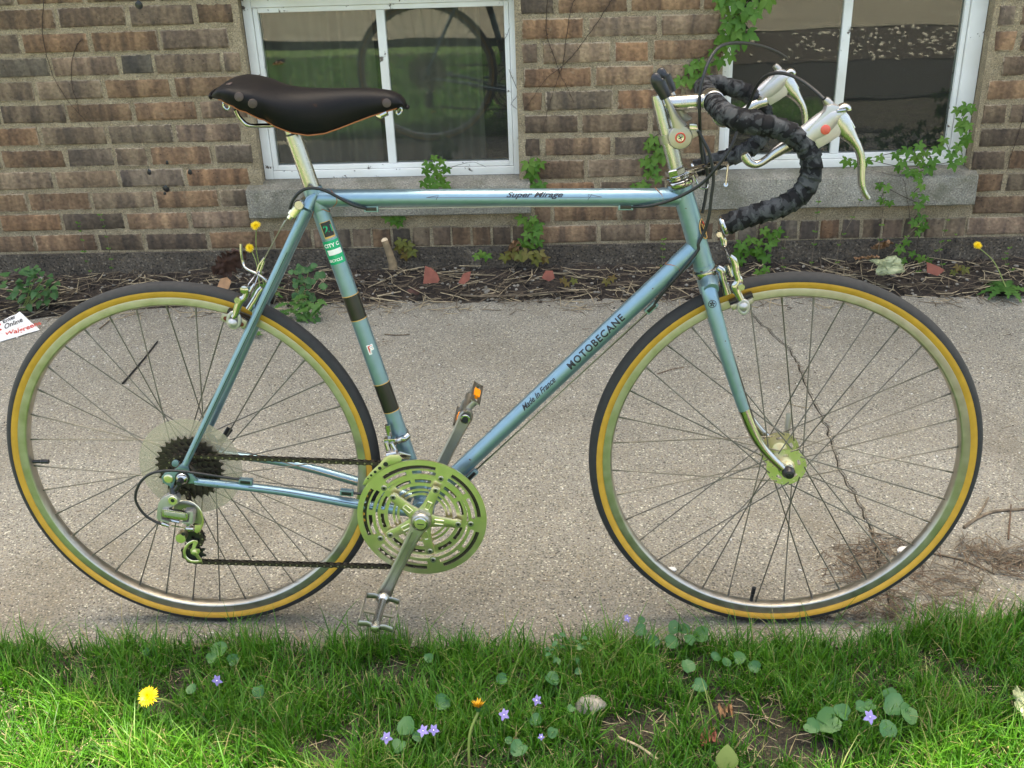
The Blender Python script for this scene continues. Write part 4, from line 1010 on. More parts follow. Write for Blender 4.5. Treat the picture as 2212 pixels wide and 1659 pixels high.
# --- cranks and chainrings
ck = empty('crankset', bike); rcx, rcz = .4195, .2530; rc_ = L3(rcx, rcz)
ANG = [64-72*k for k in range(5)]; ANGR = [math.radians(a) for a in ANG]
KR = 1.085
def dang(t_, a): return abs((t_-a+pi) % (2*pi)-pi)
def keep_out(r_, t_):
    d_ = min(dang(t_, a) for a in ANGR)
    if r_ > .0985: return True
    # bolt tabs
    for a in ANGR:
        if math.hypot(r_*math.cos(t_)-.0815*math.cos(a), r_*math.sin(t_)-.0815*math.sin(a)) < .0072: return True
    if r_ > .0922: return d_ < .15
    if r_ > .0885: return True
    if r_ > .0822:
        if d_ < .13: return True
        return abs(d_-math.radians(36)) < .055
    return r_ > .0768
def rlist(a, b, n): return [lerp(a, b, i/n) for i in range(n+1)]
q = MB(); q.polar(rc_, [x*KR for x in rlist(.072, .1075, 34)], 400, lambda r_, t_: keep_out(r_/KR, t_), .0500, .0525)
q.build('outer_chainring', M['ring'], ck, ang=30)
q, _ = sprocket(rcx, rcz, 53, .0455, .0022, .099); q.build('ring_teeth', M['steel_dark'], ck, smooth=False)
def keep_in(r_, t_):
    d_ = min(dang(t_, a) for a in ANGR)
    if r_ > .0690: return True
    if r_ > .0630:
        if d_ < .17: return True
        return abs(d_-math.radians(36)) < .06
    return r_ > .0575 or d_ < .13
q = MB(); q.polar(rc_, [x*KR for x in rlist(.0545, .0745, 20)], 360, lambda r_, t_: keep_in(r_/KR, t_), .0440, .0460); q.build('inner_chainring', M['ring'], ck, ang=30)
q, _ = sprocket(rcx, rcz, 39, .0385, .0022, .071); q.build('ring_teeth', M['steel_dark'], ck, smooth=False)
def keep_mid(r_, t_):
    d_ = min(dang(t_, a) for a in ANGR)
    if r_ > .0460: return True
    if r_ > .0425: return d_ < .14
    return r_ > .0385
q = MB(); q.polar(rc_, [x*KR for x in rlist(.0385, .0500, 12)], 300, lambda r_, t_: keep_mid(r_/KR, t_), .0405, .0422); q.build('middle_chainring', M['ring'], ck, ang=30)
# spider
q = MB()
for a in ANGR:
    d_ = Vector((math.cos(a), 0, math.sin(a))); t_ = Vector((-math.sin(a), 0, math.cos(a)))
    poly = []
    for r_, h_ in ((.012, .0165), (.020, .0125), (.034, .0095), (.056, .0085), (.065, .0085), (.0710, .0065), (.0725, 0)):
        poly.append((rcx+d_.x*r_+t_.x*h_, rcz+d_.z*r_+t_.z*h_))
    poly += [(rcx+d_.x*r_-t_.x*h_, rcz+d_.z*r_-t_.z*h_) for r_, h_ in ((.0710, .0065), (.065, .0085), (.056, .0085), (.034, .0095), (.020, .0125), (.012, .0165))]
    q.plate(poly, .0527, .0585, .0016)
    # raised rims of the flute
    for s_ in (1, -1):
        q.tube([rc_+WV*.0588+d_*r_+t_*(s_*h_) for r_, h_ in ((.024, .0040), (.040, .0040))], .0012, 8)
    for r_, h_ in ((.024, 0), (.040, 0)): q.tube([rc_+WV*.0586+d_*r_-t_*.004, rc_+WV*.0586+d_*r_+t_*.004], .0011, 8)
q.build('spider', M['ring'], ck)
q = MB()
for a in ANGR:
    for r_, w_ in ((.0815*KR, .0525), (.0610*KR, .0585)):
        p = L3(rcx+r_*math.cos(a), rcz+r_*math.sin(a), w_)
        MB().lathe(p, WV, [(.0052, 0), (.0052, .0012), (.0046, .0018), (.0028, .0018), (.0026, .0004)], 16).build('ring_bolt', M['alu_dull'], ck)
q = MB()
for a in ANGR:
    for r_, w_ in ((.0815*KR, .0532), (.0610*KR, .0592)): q.lathe(L3(rcx+r_*math.cos(a), rcz+r_*math.sin(a), w_), WV, [(.0026, 0), (.0001, .00005)], 10, caps=False)
q.build('bolt_socket', M['decal_black'], ck)
pr = Z2(305, 1290, .088); cdir = Vector((pr.x-rcx, 0, pr.z-rcz)); CL = cdir.length; cdir.normalize(); ctn = Vector((-cdir.z, 0, cdir.x))
CLN = .165
def crank(sg, d_, parent, nm):
    t_ = Vector((-d_.z, 0, d_.x)); q = MB(); vs_ = []; fs = []
    st_ = [(-.018, .010, .0), (-.013, .0155, .0), (0, .0185, 0), (.013, .0155, .001), (.025, .0125, .003), (.05, .0115, .0065), (.09, .0105, .010), (.13, .0105, .013), (.150, .0120, .0145), (CLN, .0135, .0150), (CLN+.009, .0105, .0150), (CLN+.0138, .004, .0150)]
    wb = .058 if sg > 0 else .050
    prof = []
    for s_, h_, o_ in st_:
        c_ = rc_ + d_*s_ + WV*(sg*(wb+o_)); th = .0075 if s_ < .03 else .0055
        for x_, y_ in ((-1, -.4), (-.75, -1), (.75, -1), (1, -.4), (1, .5), (.8, .95), (.50, 1.0), (.38, .35), (-.38, .35), (-.50, 1.0), (-.8, .95), (-1, .5)):
            yy = y_
            if (abs(x_) < .39) and (s_ < .03 or s_ > .135 or sg < 0): yy = 1.0
            vs_.append(c_ + t_*(h_*x_) + WV*(sg*th*yy))
    k = 12
    for i in range(len(st_)-1):
        for j in range(k): j2 = (j+1) % k; fs.append((i*k+j, i*k+j2, (i+1)*k+j2, (i+1)*k+j))
    fs.append(tuple(range(k))); fs.append(tuple(range((len(st_)-1)*k, len(st_)*k)))
    q.add(vs_, fs)
    q.lathe(rc_+WV*(sg*(wb+.004)), WV*sg, [(.0185, 0), (.0175, .006), (.0150, .009), (.0135, .0095)], 32)
    bm_ = q.build(nm, M['alu_dull'], parent, ang=35)
    return bm_
crank(1, cdir, ck, 'crank_arm')
q = MB(); q.lathe(rc_+WV*.0712, WV, [(.0128, 0), (.0125, .0015), (.0105, .0025), (.0100, .0020)], 28); q.build('dust_cap_ring', M['chrome'], ck)
q = MB(); q.lathe(rc_+WV*.0728, WV, [(.0105, 0), (.0102, .0012), (.0001, .0016)], 24, caps=False); q.build('dust_cap', M['ring'], ck)
q = MB(); q.box(rc_+WV*.0743+Vector((.0005, 0, 0)), .0058, .0003, .0009, ax=Vector((1, 0, -.12)).normalized()); q.build('dust_cap_slot', M['decal_black'], ck)
pl_ = Z6 = zoomer(1300, 780, 2.155)(415, 1140, -.075)
ld = Vector((pl_.x-rcx, 0, pl_.z-rcz)).normalized()
lk = empty('left_crank', bike); crank(-1, ld, lk, 'crank_arm')
pe = rc_+ld*CLN
q = MB(); q.lathe(pe+WV*-.052, WV, [(.0095, 0), (.0085, .001), (.0060, .0012)], 20); q.build('pedal_eye', M['chrome'], lk)
q = MB(); q.lathe(pe+WV*-.0505, WV, [(.0060, 0), (.0001, .0003)], 20, caps=False); q.build('pedal_axle_end', M['decal_black'], lk)
# pedals
def pedal(c0, sg, tilt, label, refl):
    pd = empty('pedal', bike); 
    if label: pd['label'] = label
    d_ = Vector((math.cos(tilt), 0, math.sin(tilt))); u_ = Vector((-math.sin(tilt), 0, math.cos(tilt))); o_ = WV*sg
    q = MB(); q.lathe(c0, o_, [(.0075, 0), (.0075, .004), (.0125, .006), (.0120, .012), (.0075, .017), (.0072, .080), (.0090, .084), (.0095, .096), (.0075, .102), (.0040, .1035)], 24); q.build('pedal_body', M['alu'] if sg > 0 else M['alu_dull'], pd)
    hw, hl0, hl1 = .0310, .008, .095
    for s_ in (1, -1):
        q = MB()
        # serrated front and rear cage plate
        c_ = c0+o_*((hl0+hl1)/2)+d_*(hw*s_)
        q.box(c_+u_*.007, .0011, (hl1-hl0)/2, .0035, ax=d_, ay=o_, az=u_, bev=.0004); q.box(c_-u_*.007, .0011, (hl1-hl0)/2, .0035, ax=d_, ay=o_, az=u_, bev=.0004)
        for e_ in (hl0+.004, (hl0+hl1)/2-.012, (hl0+hl1)/2+.012, hl1-.004): q.box(c0+o_*e_+d_*(hw*s_), .0011, .0035, .0102, ax=d_, ay=o_, az=u_)
        q.build('cage_plate', M['alu_dull'], pd)
    for e_ in (hl0+.001, hl1-.001):
        if e_ > .05: q.build('end_plate', M['alu_dull'], pd)
        q = MB()
        for s_ in (1, -1): q.tube(spl([c0+o_*e_+d_*(hw*s_), c0+o_*e_+d_*(hw*.55*s_)+u_*.004, c0+o_*e_+d_*(.008*s_)], 4), .0040, 8, ref=o_, rw=.0011) if False else q.tube([c0+o_*e_+d_*(hw*s_), c0+o_*e_+d_*(hw*.5*s_)+u_*.003, c0+o_*e_+d_*(.006*s_)], .0055, 8, ref=o_, rw=.0013)
    q.build('end_plate', M['alu_dull'], pd); q = MB()
    for s_ in (1, -1):
        q.box(c0+o_*((hl0+hl1)/2)+d_*(.017*s_)-u_*.003, .010, .0035, .0012, ax=d_, ay=o_, az=u_)
    q.build('cage_frame', M['alu_dull'], pd); q = MB()
    if refl:
        for s_ in (1, -1):
            q = MB(); q.box(c0+o_*((hl0+hl1)/2)+d_*((hw-.001)*s_), .0038, .0160, .0062, ax=d_, ay=o_, az=u_, bev=.001); q.build('reflector', M['orange'], pd)
    return pd
prc = rc_+cdir*CLN+WV*.080
pedal(prc, 1, math.radians(-14), 'right pedal', False)
plc = pe-WV*.0; plc = rc_+ld*CLN-WV*.062
pedal(plc, -1, math.radians(56), 'left pedal with amber reflector', True)
# --- chain
chain = empty('chain', bike)
def link_mesh(outer):
    q = MB(); P_ = .0127; vs_ = []
    w_ = .0031 if outer else .0021
    poly = []
    for k in range(7): a = pi/2+pi*k/6; poly.append((.0042*math.cos(a), .0042*math.sin(a)))
    poly.append((P_/2, -.0031))
    for k in range(7): a = -pi/2+pi*k/6; poly.append((P_+.0042*math.cos(a), .0042*math.sin(a)))
    poly.append((P_/2, .0031))
    for s_ in (1, -1):
        a, b = (w_, w_+.0010) if s_ > 0 else (-w_-.0010, -w_)
        n = len(poly); vv = [(x, -a, z) for x, z in poly]+[(x, -b, z) for x, z in poly]
        q.add(vv, [tuple(range(n)), tuple(range(n, 2*n))[::-1]]+[(i, (i+1) % n, n+(i+1) % n, n+i) for i in range(n)])
    if outer:
        for x_ in (0, P_): q.lathe((x_, .0048, 0), WV, [(.0017, 0), (.0017, .0096)], 8, m=1)
    else:
        for x_ in (0, P_): q.lathe((x_, .0025, 0), WV, [(.0038, 0), (.0038, .005)], 10)
    return q.mesh('link', [M['steel_dark'], M['steel_pin']], True, 30)
LO, LI = link_mesh(True), link_mesh(False)
wc = .0466; R1 = 12.7e-3/(2*math.sin(pi/53)); wcog = .0235+3*.0062+.001
jl = Z1(660, 1385, .040); ju = Z1(655, 1235, .040)
up0 = Z1(520, 505, .043); upE = Z2(250, 305, wc)
# chain run: over the ring, back along the top to the cog, round it and through the two pulleys
rcog = 12.7e-3/(2*math.sin(pi/17)); 
def arc(cx, cz, r_, a0, a1, w0, w1, n=24): return [L3(cx+r_*math.cos(math.radians(lerp(a0, a1, i/n))), cz+r_*math.sin(math.radians(lerp(a0, a1, i/n))), lerp(w0, w1, i/n)) for i in range(n+1)]
rj = .0185
path_ = arc(rcx, rcz, R1, -97, 85+14, wc, wc, 60) + arc(0, AXH, rcog, 100, 262, wcog, wcog, 30) + arc(ju.x, ju.z, rj, 60, -50, wcog, wcog, 14) + arc(jl.x, jl.z, rj, 150, 268, wcog, wcog, 16) + [L3(rcx+R1*math.cos(math.radians(-97)), rcz+R1*math.sin(math.radians(-97)), wc)]
cum = [0]
for a, b in zip(path_[:-1], path_[1:]): cum.append(cum[-1]+(b-a).length)
def along(s):
    import bisect
    i = min(max(bisect.bisect(cum, s)-1, 0), len(path_)-2); f = (s-cum[i])/max(1e-9, cum[i+1]-cum[i]); return path_[i].lerp(path_[i+1], f)
nl = int(cum[-1]/.0127)
for k in range(nl):
    a, b = along(k*.0127), along((k+1)*.0127); d_ = (b-a).normalized()
    sag = 0
    o = obj('link', LO if k % 2 else LI, chain); x_ = d_; y_ = (YV-d_*d_.dot(YV)).normalized(); z_ = x_.cross(y_)
    mm = Matrix((x_, y_, z_)).transposed().to_4x4(); mm.translation = a; o.matrix_local = mm
# --- rear derailleur
rd = empty('rear_derailleur', bike)
def circ(f, x, y, rx, w_, n=20, ry=None): return [(p.x, p.z) for p in [f(x+rx*math.cos(2*pi*k/n), y+(ry or rx)*math.sin(2*pi*k/n), w_) for k in range(n)]]
def polyz(f, pts, w_): return [(p.x, p.z) for p in [f(x, y, w_) for x, y in pts]]
q = MB(); q.plate(polyz(Z1, [(325, 905), (345, 870), (390, 835), (440, 815), (500, 825), (525, 860), (520, 900), (480, 925), (430, 940), (440, 970), (438, 1000), (360, 980), (360, 1050), (440, 1075), (430, 1090), (330, 1065), (308, 1040)], .072), .064, .080, .0018); q.build('upper_knuckle', M['alu_white'], rd)
q = MB(); q.lathe(Z1(455, 890, .0805), WV, [(.0085, 0), (.0085, .001), (.0078, .0018), (.0035, .0018)], 24); q.build('mounting_bolt', M['ring'], rd)
q = MB(); q.lathe(Z1(452, 892, .0824), WV, [(.0036, 0), (.0001, .0002)], 16, caps=False); q.build('bolt_socket', M['decal_black'], rd)
q = MB(); q.plate(polyz(Z1, [(355, 975), (375, 972), (590, 1005), (606, 1030), (600, 1070), (580, 1082), (360, 1045), (350, 1030)], .084), .078, .0860, .0012); q.build('parallelogram_plate', M['alu'], rd)
q = MB(); q.plate(polyz(Z1, [(372, 993), (575, 1022), (580, 1060), (372, 1032)], .0866), .0862, .0868, .0003); q.build('name_panel', M['alu_white'], rd)
q = MB(); q.plate(polyz(Z1, [(570, 985), (650, 985), (662, 1010), (655, 1110), (610, 1115), (545, 1100), (548, 1085), (612, 1090), (615, 1010), (572, 1005)], .078), .066, .082, .0015); q.build('lower_knuckle', M['alu_white'], rd)
q = MB(); q.tube([Z1(400, 1070, .07), Z1(520, 1095, .07)], .0035, 8); q.tube([Z1(350, 1110, .078), Z1(420, 1135, .078)], [.0045, .0032], 12); q.tube([Z1(440, 1130, .078), Z1(630, 1165, .074)], .0011, 6); q.tube([Z1(600, 1100, .074), Z1(615, 1180, .074)], .004, 10); q.tube([Z1(585, 1160, .078), Z1(655, 1165, .078)], .0042, 10); q.build('cable_anchor', M['chrome'], rd)
q = MB(); q.lathe(Z1(557, 1212, .056), WV, [(.009, 0), (.009, .014), (.0095, .015), (.0092, .017), (.0035, .0172)], 24); q.build('cage_pivot', M['ring'], rd)
q = MB(); q.lathe(Z1(555, 1214, .0735), WV, [(.0036, 0), (.0001, .0003)], 14, caps=False); q.build('pivot_socket', M['decal_black'], rd)
q = MB(); pth = spl([Z1(x, y, .052) for x, y in ((470, 985), (490, 930), (545, 905), (620, 910), (690, 960), (728, 1030), (735, 1110), (700, 1190))], 5); q.tube(pth, .0035, 8, ref=YV, rw=.0018)
q.plate(polyz(Z1, [(665, 1125), (735, 1120), (720, 1185), (690, 1205), (662, 1190)], .054), .0525, .055, .0006); q.build('cage_guide', M['ring'], rd)
q = MB(); q.tube(spl([Z1(x, y, .055) for x, y in ((500, 985), (520, 945), (590, 930), (660, 975), (690, 1060), (690, 1110))], 5), .0075, 8, ref=YV, rw=.0012); q.build('guide_plate', M['alu_dull'], rd)
for j_, nm in ((ju, 'upper_pulley'), (jl, 'lower_pulley')):
    q, _ = sprocket(j_.x, j_.z, 10, .0395, .0035, .0035); q.build(nm, M['blackrub'], rd, smooth=False)
q = MB(); cc_ = [Z1(x, y, .0475) for x, y in ((690, 1285), (650, 1285), (600, 1315), (568, 1370), (575, 1430), (620, 1470), (680, 1480), (735, 1470))]
q.tube(spl(cc_, 5), .0028, 8, ref=YV, rw=.0014)
q.plate(polyz(Z1, [(650, 1290), (665, 1272), (692, 1272), (700, 1295), (680, 1330), (672, 1350), (712, 1355), (718, 1385), (700, 1410), (735, 1460), (735, 1480), (712, 1480), (672, 1425), (630, 1400), (622, 1365), (640, 1345)], .0475), .0462, .0485, .0006)
q.build('cage', M['ring'], rd)
q = MB(); q.lathe(Z1(663, 1390, .0485), WV, [(.0052, 0), (.0050, .003), (.0035, .0035)], 8); q.lathe(Z1(678, 1290, .0485), WV, [(.0026, 0), (.0024, .0012)], 10); q.build('pulley_bolt', M['ring'], rd, ang=20)
q = MB(); q.plate(polyz(Z1, [(580, 1300), (640, 1230), (660, 1200), (720, 1225), (715, 1290), (680, 1330)], .0395), .0345, .0375, .0005); q.build('inner_cage', M['steel_dark'], rd)
q = MB(); q.lathe(Z1(415, 680, .0635), WV, [(.0085, 0), (.0085, .0015), (.0075, .0025), (.0060, .0028)], 24); q.build('hanger_bolt', M['ring'], rd)
q = MB(); q.tube([Z1(455, 770, .068), Z1(462, 830, .072)], .0065, 14); q.tube([Z1(480, 790, .074), Z1(520, 740, .074)], .0045, 12); q.build('hanger_link', M['blackrub'], rd)
# --- front derailleur
fd = empty('front_derailleur', bike)
bc = bb+ST*((Z2(430, 90, 0)-bb).dot(ST))
q = MB(); q.tube([bc-ST*.006, bc+ST*.006], .0168, 28); q.tube([Z2(370, 140, .02), Z2(450, 115, .024), Z2(478, 90, .018)], .006, 12); q.build('clamp_band', M['chrome'], fd)
q = MB(); q.lathe(Z2(440, 122, .030), WV, [(.0045, -.004), (.0045, 0), (.0030, .0008)], 8)
q.tube([Z2(320, 10, .022), Z2(330, 60, .022)], .0055, 10); q.tube([Z2(325, 60, .022), Z2(335, 110, .022)], .0035, 10); q.box(Z2(340, 130, .026), .010, .006, .006, bev=.0015); q.tube([Z2(310, 140, .032), Z2(330, 200, .034)], .0048, 12); q.tube([Z2(350, 150, .034), Z2(385, 215, .036)], .0038, 12)
q.tube([Z2(320, 240, .040), Z2(395, 225, .042)], .0065, 12); q.tube([Z2(400, 240, .042), Z2(485, 255, .030)], [.0085, .006], 12, ref=YV, rw=.003)
q.build('derailleur_body', M['chrome'], fd)
lp = [(300, 255), (340, 235), (405, 235), (430, 262), (425, 285), (370, 305), (320, 320), (250, 370), (190, 425), (155, 465), (132, 460), (150, 420), (200, 360), (260, 305)]
q = MB(); q.plate(polyz(Z2, lp, .058), .0570, .0585, .0005); q.build('cage_outer_plate', M['ring'], fd)
q = MB()
for x, y, r_ in ((307, 308, 16), (262, 338, 12), (227, 366, 10), (197, 392, 8), (173, 416, 6)): q.lathe(Z2(x, y, .0586), WV, [(r_/3500*1.0, 0), (.0001, .0001)], 12, caps=False)
q.build('cage_hole', M['decal_black'], fd)
# --- seat post, saddle
sp_d = (T(623.6, 284)-T(672, 404)).normalized(); 
spost = MB(); p_top = seat_top+ST*.002
spost.tube([seat_top-ST*.005, seat_top+ST*((T(628, 292)-seat_top).dot(ST))], .0130, 28)
pt = seat_top+ST*((T(628, 292)-seat_top).dot(ST))
spost.tube([pt-ST*.003, pt+ST*.020], [.0115, .0110], 20)
spost.build('seat_post', M['alu'], bike)
MB().tube([pt-ST*.0005, pt+ST*.003], [.0128, .0120], 24).build('post_collar', M['blackrub'], bike)
q = MB(); bq = T(649, 440, .018); q.lathe(L3(bq.x, bq.z, .024), WV, [(.0085, 0), (.0085, .004), (.0070, .006), (.0042, .006)], 20); q.tube([L3(bq.x, bq.z, -.022), L3(bq.x, bq.z, .024)], .0055, 16); q.build('seat_bolt', M['alu'], bike)
sad = empty('saddle', bike)
TOPS = [Z7(x, y, .0) for x, y in ((190, 188), (222, 140), (300, 82), (380, 62), (460, 66), (600, 92), (800, 155), (1000, 178), (1200, 181), (1400, 178), (1560, 178), (1700, 187), (1800, 203), (1880, 240), (1925, 290), (1938, 335))]
BOTS = [Z7(x, y, w_) for x, y, w_ in ((196, 285, .060), (232, 322, .066), (300, 350, .070), (360, 385, .066), (430, 400, .062), (560, 455, .052), (700, 540, .045), (850, 605, .040), (1000, 635, .038), (1150, 622, .036), (1300, 570, .034), (1450, 510, .030), (1600, 452, .026), (1750, 405, .023), (1860, 370, .019), (1936, 345, .010))]
tx = [p.x for p in TOPS]; tz = [p.z for p in TOPS]; bx = [p.x for p in BOTS]; bz = [p.z for p in BOTS]
xs0, xs1 = min(tx[0], bx[0]), max(tx[-1], bx[-1])
def hwid(t):  # half width along the saddle
    return float(np.interp(t, [0, .04, .12, .22, .32, .42, .55, .7, .85, .94, .985, 1], [.052, .070, .079, .074, .060, .045, .033, .0265, .0235, .021, .014, .006]))
def saddle_mesh():
    q = MB(); n = 64; k = 28; vs_ = []; fs = []; sec = []
    for i in range(n+1):
        t = i/n; t = t if t < .9 else t; x = lerp(xs0, xs1, t)
        zt = float(np.interp(x, tx, tz)); zb_ = float(np.interp(x, bx, bz)); zb_ = min(zb_, zt-.008); h = hwid(t); dp = zt-zb_
        hb = min(h*.80, h)  if t > .25 else h*.94
        rowv = []
        for j in range(k+1):
            a = -1+2*j/k; s_ = 1 if a >= 0 else -1; u = abs(a)
            # top arc to the shoulder, then the skirt
            if u < .5:
                v_ = u/.5; y = h*math.sin(v_*pi/2*.92)/math.sin(pi/2*.92); z = zt - min(dp*.42, .024+.25*h)*(1-math.cos(v_*pi/2*.95))
                zs = z
            else:
                v_ = (u-.5)/.5; zsh = zt - min(dp*.42, .024+.25*h)*(1-math.cos(pi/2*.95)); y = lerp(h, hb*.93, v_**1.3)+.003*math.sin(v_*pi); z = lerp(zsh, zb_, v_)
            rowv.append(Vector((x, s_*y, z)))
        sec.append(rowv)
    for row in sec: vs_ += row
    for i in range(n):
        for j in range(k): a = i*(k+1)+j; fs.append((a, a+1, a+k+2, a+k+1))
    q.add(vs_, fs)
    # rear and nose closed by a shrunken ring
    for ii in (0, n):
        c_ = sum(sec[ii], Vector())/(k+1); b0 = len(q.v); m_ = [p.lerp(c_, .35)+Vector(((-.004 if ii == 0 else .004), 0, 0)) for p in sec[ii]]
        q.v += [tuple(p) for p in sec[ii]]+[tuple(p) for p in m_]+[tuple(c_+Vector(((-.005 if ii == 0 else .005), 0, 0)))]
        for j in range(k): q.f.append((b0+j, b0+j+1, b0+k+2+j, b0+k+1+j)); q.m.append(0); q.f.append((b0+k+1+j, b0+k+2+j, b0+2*k+2)); q.m.append(0)
    return q, sec
q, sec = saddle_mesh(); so = q.build('leather_top', M['leather'], sad, ang=70)

if so.data.polygons[14].normal.z < 0: so.data.flip_normals()
md = so.modifiers.new('thickness', 'SOLIDIFY'); md.thickness = .004; md.offset = -1
# worn lower edge
q = MB(); q.tube([sec[i][0]+Vector((0, 0, -.0003)) for i in range(3, 62)], .0012, 6); q.tube([sec[i][-1]+Vector((0, 0, -.0003)) for i in range(3, 62)], .0012, 6); q.build('worn_edge', M['rust'], sad)
RIV = simple('dull_copper', (.075, .055, .05), .5, .4)
def near_skirt(px, py, lift=.0012):
    best = None
    p0 = Z7(px, py, .05)
    for i in range(len(sec)):
        for j in range(0, 15):
            # projected comparison in the side plane, corrected for width
            P = sec[i][j]; wq = -P.y; c = Z7(px, py, wq); d_ = (c.x-P.x)**2+(c.z-P.z)**2
            if best is None or d_ < best[0]: best = (d_, i, j)
    return sec[best[1]][best[2]].copy(), best
q = MB()
for px, py, r_ in ((362, 260, .0070), (500, 338, .0072), (1758, 322, .0070), (272, 150, .005)):
    P, b_ = near_skirt(px, py); i, j = b_[1], b_[2]
    nrm = (sec[min(i+1, 64)][j]-sec[max(i-1, 0)][j]).cross(sec[i][min(j+1, 28)]-sec[i][max(j-1, 0)]).normalized()
    if nrm.dot(WV) < 0: nrm = -nrm
    MB().lathe(P+nrm*.0002, nrm, [(r_, 0), (r_*.95, .0008), (r_*.5, .0014), (.0002, .0016)], 18, caps=False).build('rivet', RIV, sad)
q = MB()
for sg in (1, -1):
    w_ = .030*sg
    pr_ = [Z7(x, y, .04) for x, y in ((345, 375), (365, 430), (400, 480), (460, 528), (560, 545), (700, 545), (900, 560), (1100, 560), (1350, 535), (1480, 495), (1600, 440), (1690, 400))]
    q.tube(spl([L3(p.x, p.z+(.012 if i > 5 else 0), float(np.interp(i, [0, 3, 4, 5, 8, 11], [.050, .044, .030, .020, .018, .010]))*sg) for i, p in enumerate(pr_)], 5), .0036, 10)
q.build('rail', M['chrome'], sad)
q = MB(); q.plate(polyz(Z7, [(1640, 430), (1690, 405), (1730, 405), (1750, 430), (1725, 465), (1690, 470)], .012), -.012, .014, .001)
q.tube([Z7(1700, 440, .014), Z7(1760, 410, .014)], .005, 10)
q.build('nose_tension_bolt', M['chrome'], sad)
def loop(x, y, rx, ry, w_, rot_=0.):
    pts = []
    for k in range(17):
        a = 2*pi*k/16; px = rx*math.cos(a); py = ry*math.sin(a); pts.append(Z7(x+px*math.cos(rot_)-py*math.sin(rot_), y+px*math.sin(rot_)+py*math.cos(rot_), w_))
    return pts
q = MB(); q.tube(loop(242, 345, 26, 40, .06, -.5), .0018, 8); q.tube(loop(1875, 398, 22, 34, .010, .5), .0018, 8); q.build('bag_loop', M['chrome'], sad)
q = MB(); c1 = pt+ST*.010; q.tube([L3(c1.x, c1.z+.008, -.024), L3(c1.x, c1.z+.008, .024)], .008, 18); q.build('seat_clamp', M['chrome'], sad)
# --- stem and bars
stem = empty('stem', bike)
q_top = T(1424, 212); clampc = T(1539, 217)
MB().tube([ht_t+up*.028, q_top+(-hd)*-.004, q_top-hd*.006], [.0125, .0125, .0105], 28).build('stem_quill', M['alu'], stem)
ext0 = q_top+hd*.009; 
q = MB(); q.tube([ext0-Vector((.010, 0, 0)), ext0-Vector((.008, 0, 0)), ext0+Vector((.01, 0, 0)), clampc-Vector((.004, 0, -.000))], [.006, .0098, .0122, .0125], 28); q.build('stem_extension', M['alu'], stem)
MB().lathe(clampc+YV*.019, WV, [(.0155, 0), (.0172, .0015), (.0172, .0365), (.0155, .038)], 32).build('bar_clamp', M['alu'], stem)
q = MB(); q.tube([clampc+Vector((-.006, .006, -.018)), clampc+Vector((.010, .006, -.018))], .0045, 8); q.build('clamp_bolt', M['chrome'], stem, ang=20)
q = MB(); vs_, fs_ = text_geo('SR', .0085, shear=.2, cuts=.002)
ec = Z5(520, 600, .0125); q.add([(ec.x+x, -math.sqrt(max(0, .0127**2-(ec.z+y-ext0.z)**2))-.0002, ec.z+y) for x, y in vs_], fs_)
q.build('stem_lettering', simple('engraving', (.42, .40, .38), .5, .8), stem, smooth=False)
bar = empty('handlebar', bike)
rp_ = [(1000, 735), (1110, 750), (1240, 775), (1350, 820), (1440, 885), (1492, 970), (1508, 1070), (1492, 1170), (1440, 1262), (1350, 1335), (1240, 1385), (1100, 1425), (960, 1470), (850, 1512)]
side = [Z5(x, y, .198) for x, y in rp_]
def barpath(sg):
    c_ = clampc; s0 = side[0]
    P_ = [L3(c_.x, c_.z, .015), L3(c_.x, c_.z, .06), L3(c_.x, c_.z+.001, .11), L3(c_.x+.003, c_.z+.001, .150), L3(c_.x+.016, c_.z, .180), L3(c_.x+.038, lerp(c_.z, s0.z, .6), .193)] + [L3(p.x, p.z, .198) for p in side]
    return [Vector((p.x, p.y*sg, p.z)) for p in spl(P_, 6)]
def taped(pts, name, parent):
    """bar tape: helical overlapping turns"""
    dense = []
    cum_ = [0]
    for a, b in zip(pts[:-1], pts[1:]): cum_.append(cum_[-1]+(b-a).length)
    n = int(cum_[-1]/.0016); 
    def pos(s):
        i = min(int(np.searchsorted(cum_, s, side='right'))-1, len(pts)-2); i = max(i, 0); return pts[i].lerp(pts[i+1], (s-cum_[i])/max(1e-9, cum_[i+1]-cum_[i]))
    P_ = [pos(cum_[-1]*i/n) for i in range(n+1)]; kk = 26; vs_ = []; b = Vector((0, 0, 1)); rot_ = 0
    for i, p in enumerate(P_):
        t_ = (P_[min(i+1, n)]-P_[max(i-1, 0)]).normalized(); b = (b-t_*b.dot(t_)).normalized(); a = b.cross(t_)
        s = cum_[-1]*i/n
        for k in range(kk):
            ph_ = (s/.0150 + k/kk) % 1.0
            ph_ += .02*noise.noise(Vector((s*60, k*.3, 2)))
            r_ = .0142 + .0024*(ph_ % 1.0)**1.2 + .00015*noise.noise(p*90+Vector((k*.4, 0, 0)))
            an = 2*pi*k/kk; vs_.append(p+a*(math.cos(an)*r_)+b*(math.sin(an)*r_))
    fs = []
    for i in range(n):
        for k in range(kk): k2 = (k+1) % kk; fs.append((i*kk+k, (i+1)*kk+k, (i+1)*kk+k2, i*kk+k2))
    fs.append(tuple(range(kk))); fs.append(tuple(range(n*kk, (n+1)*kk)))
    MB().add(vs_, fs).build(name, M['tape'], parent, ang=50)
for sg in (1, -1):
    pts = barpath(sg); taped(pts, 'bar_tape', bar)
    e_ = pts[-1]; d_ = (pts[-1]-pts[-3]).normalized()
    MB().lathe(e_+d_*.0, d_, [(.0155, -.001), (.0165, .0015), (.0150, .004), (.006, .0055)], 24).build('bar_end_plug', M['chrome'], bar)
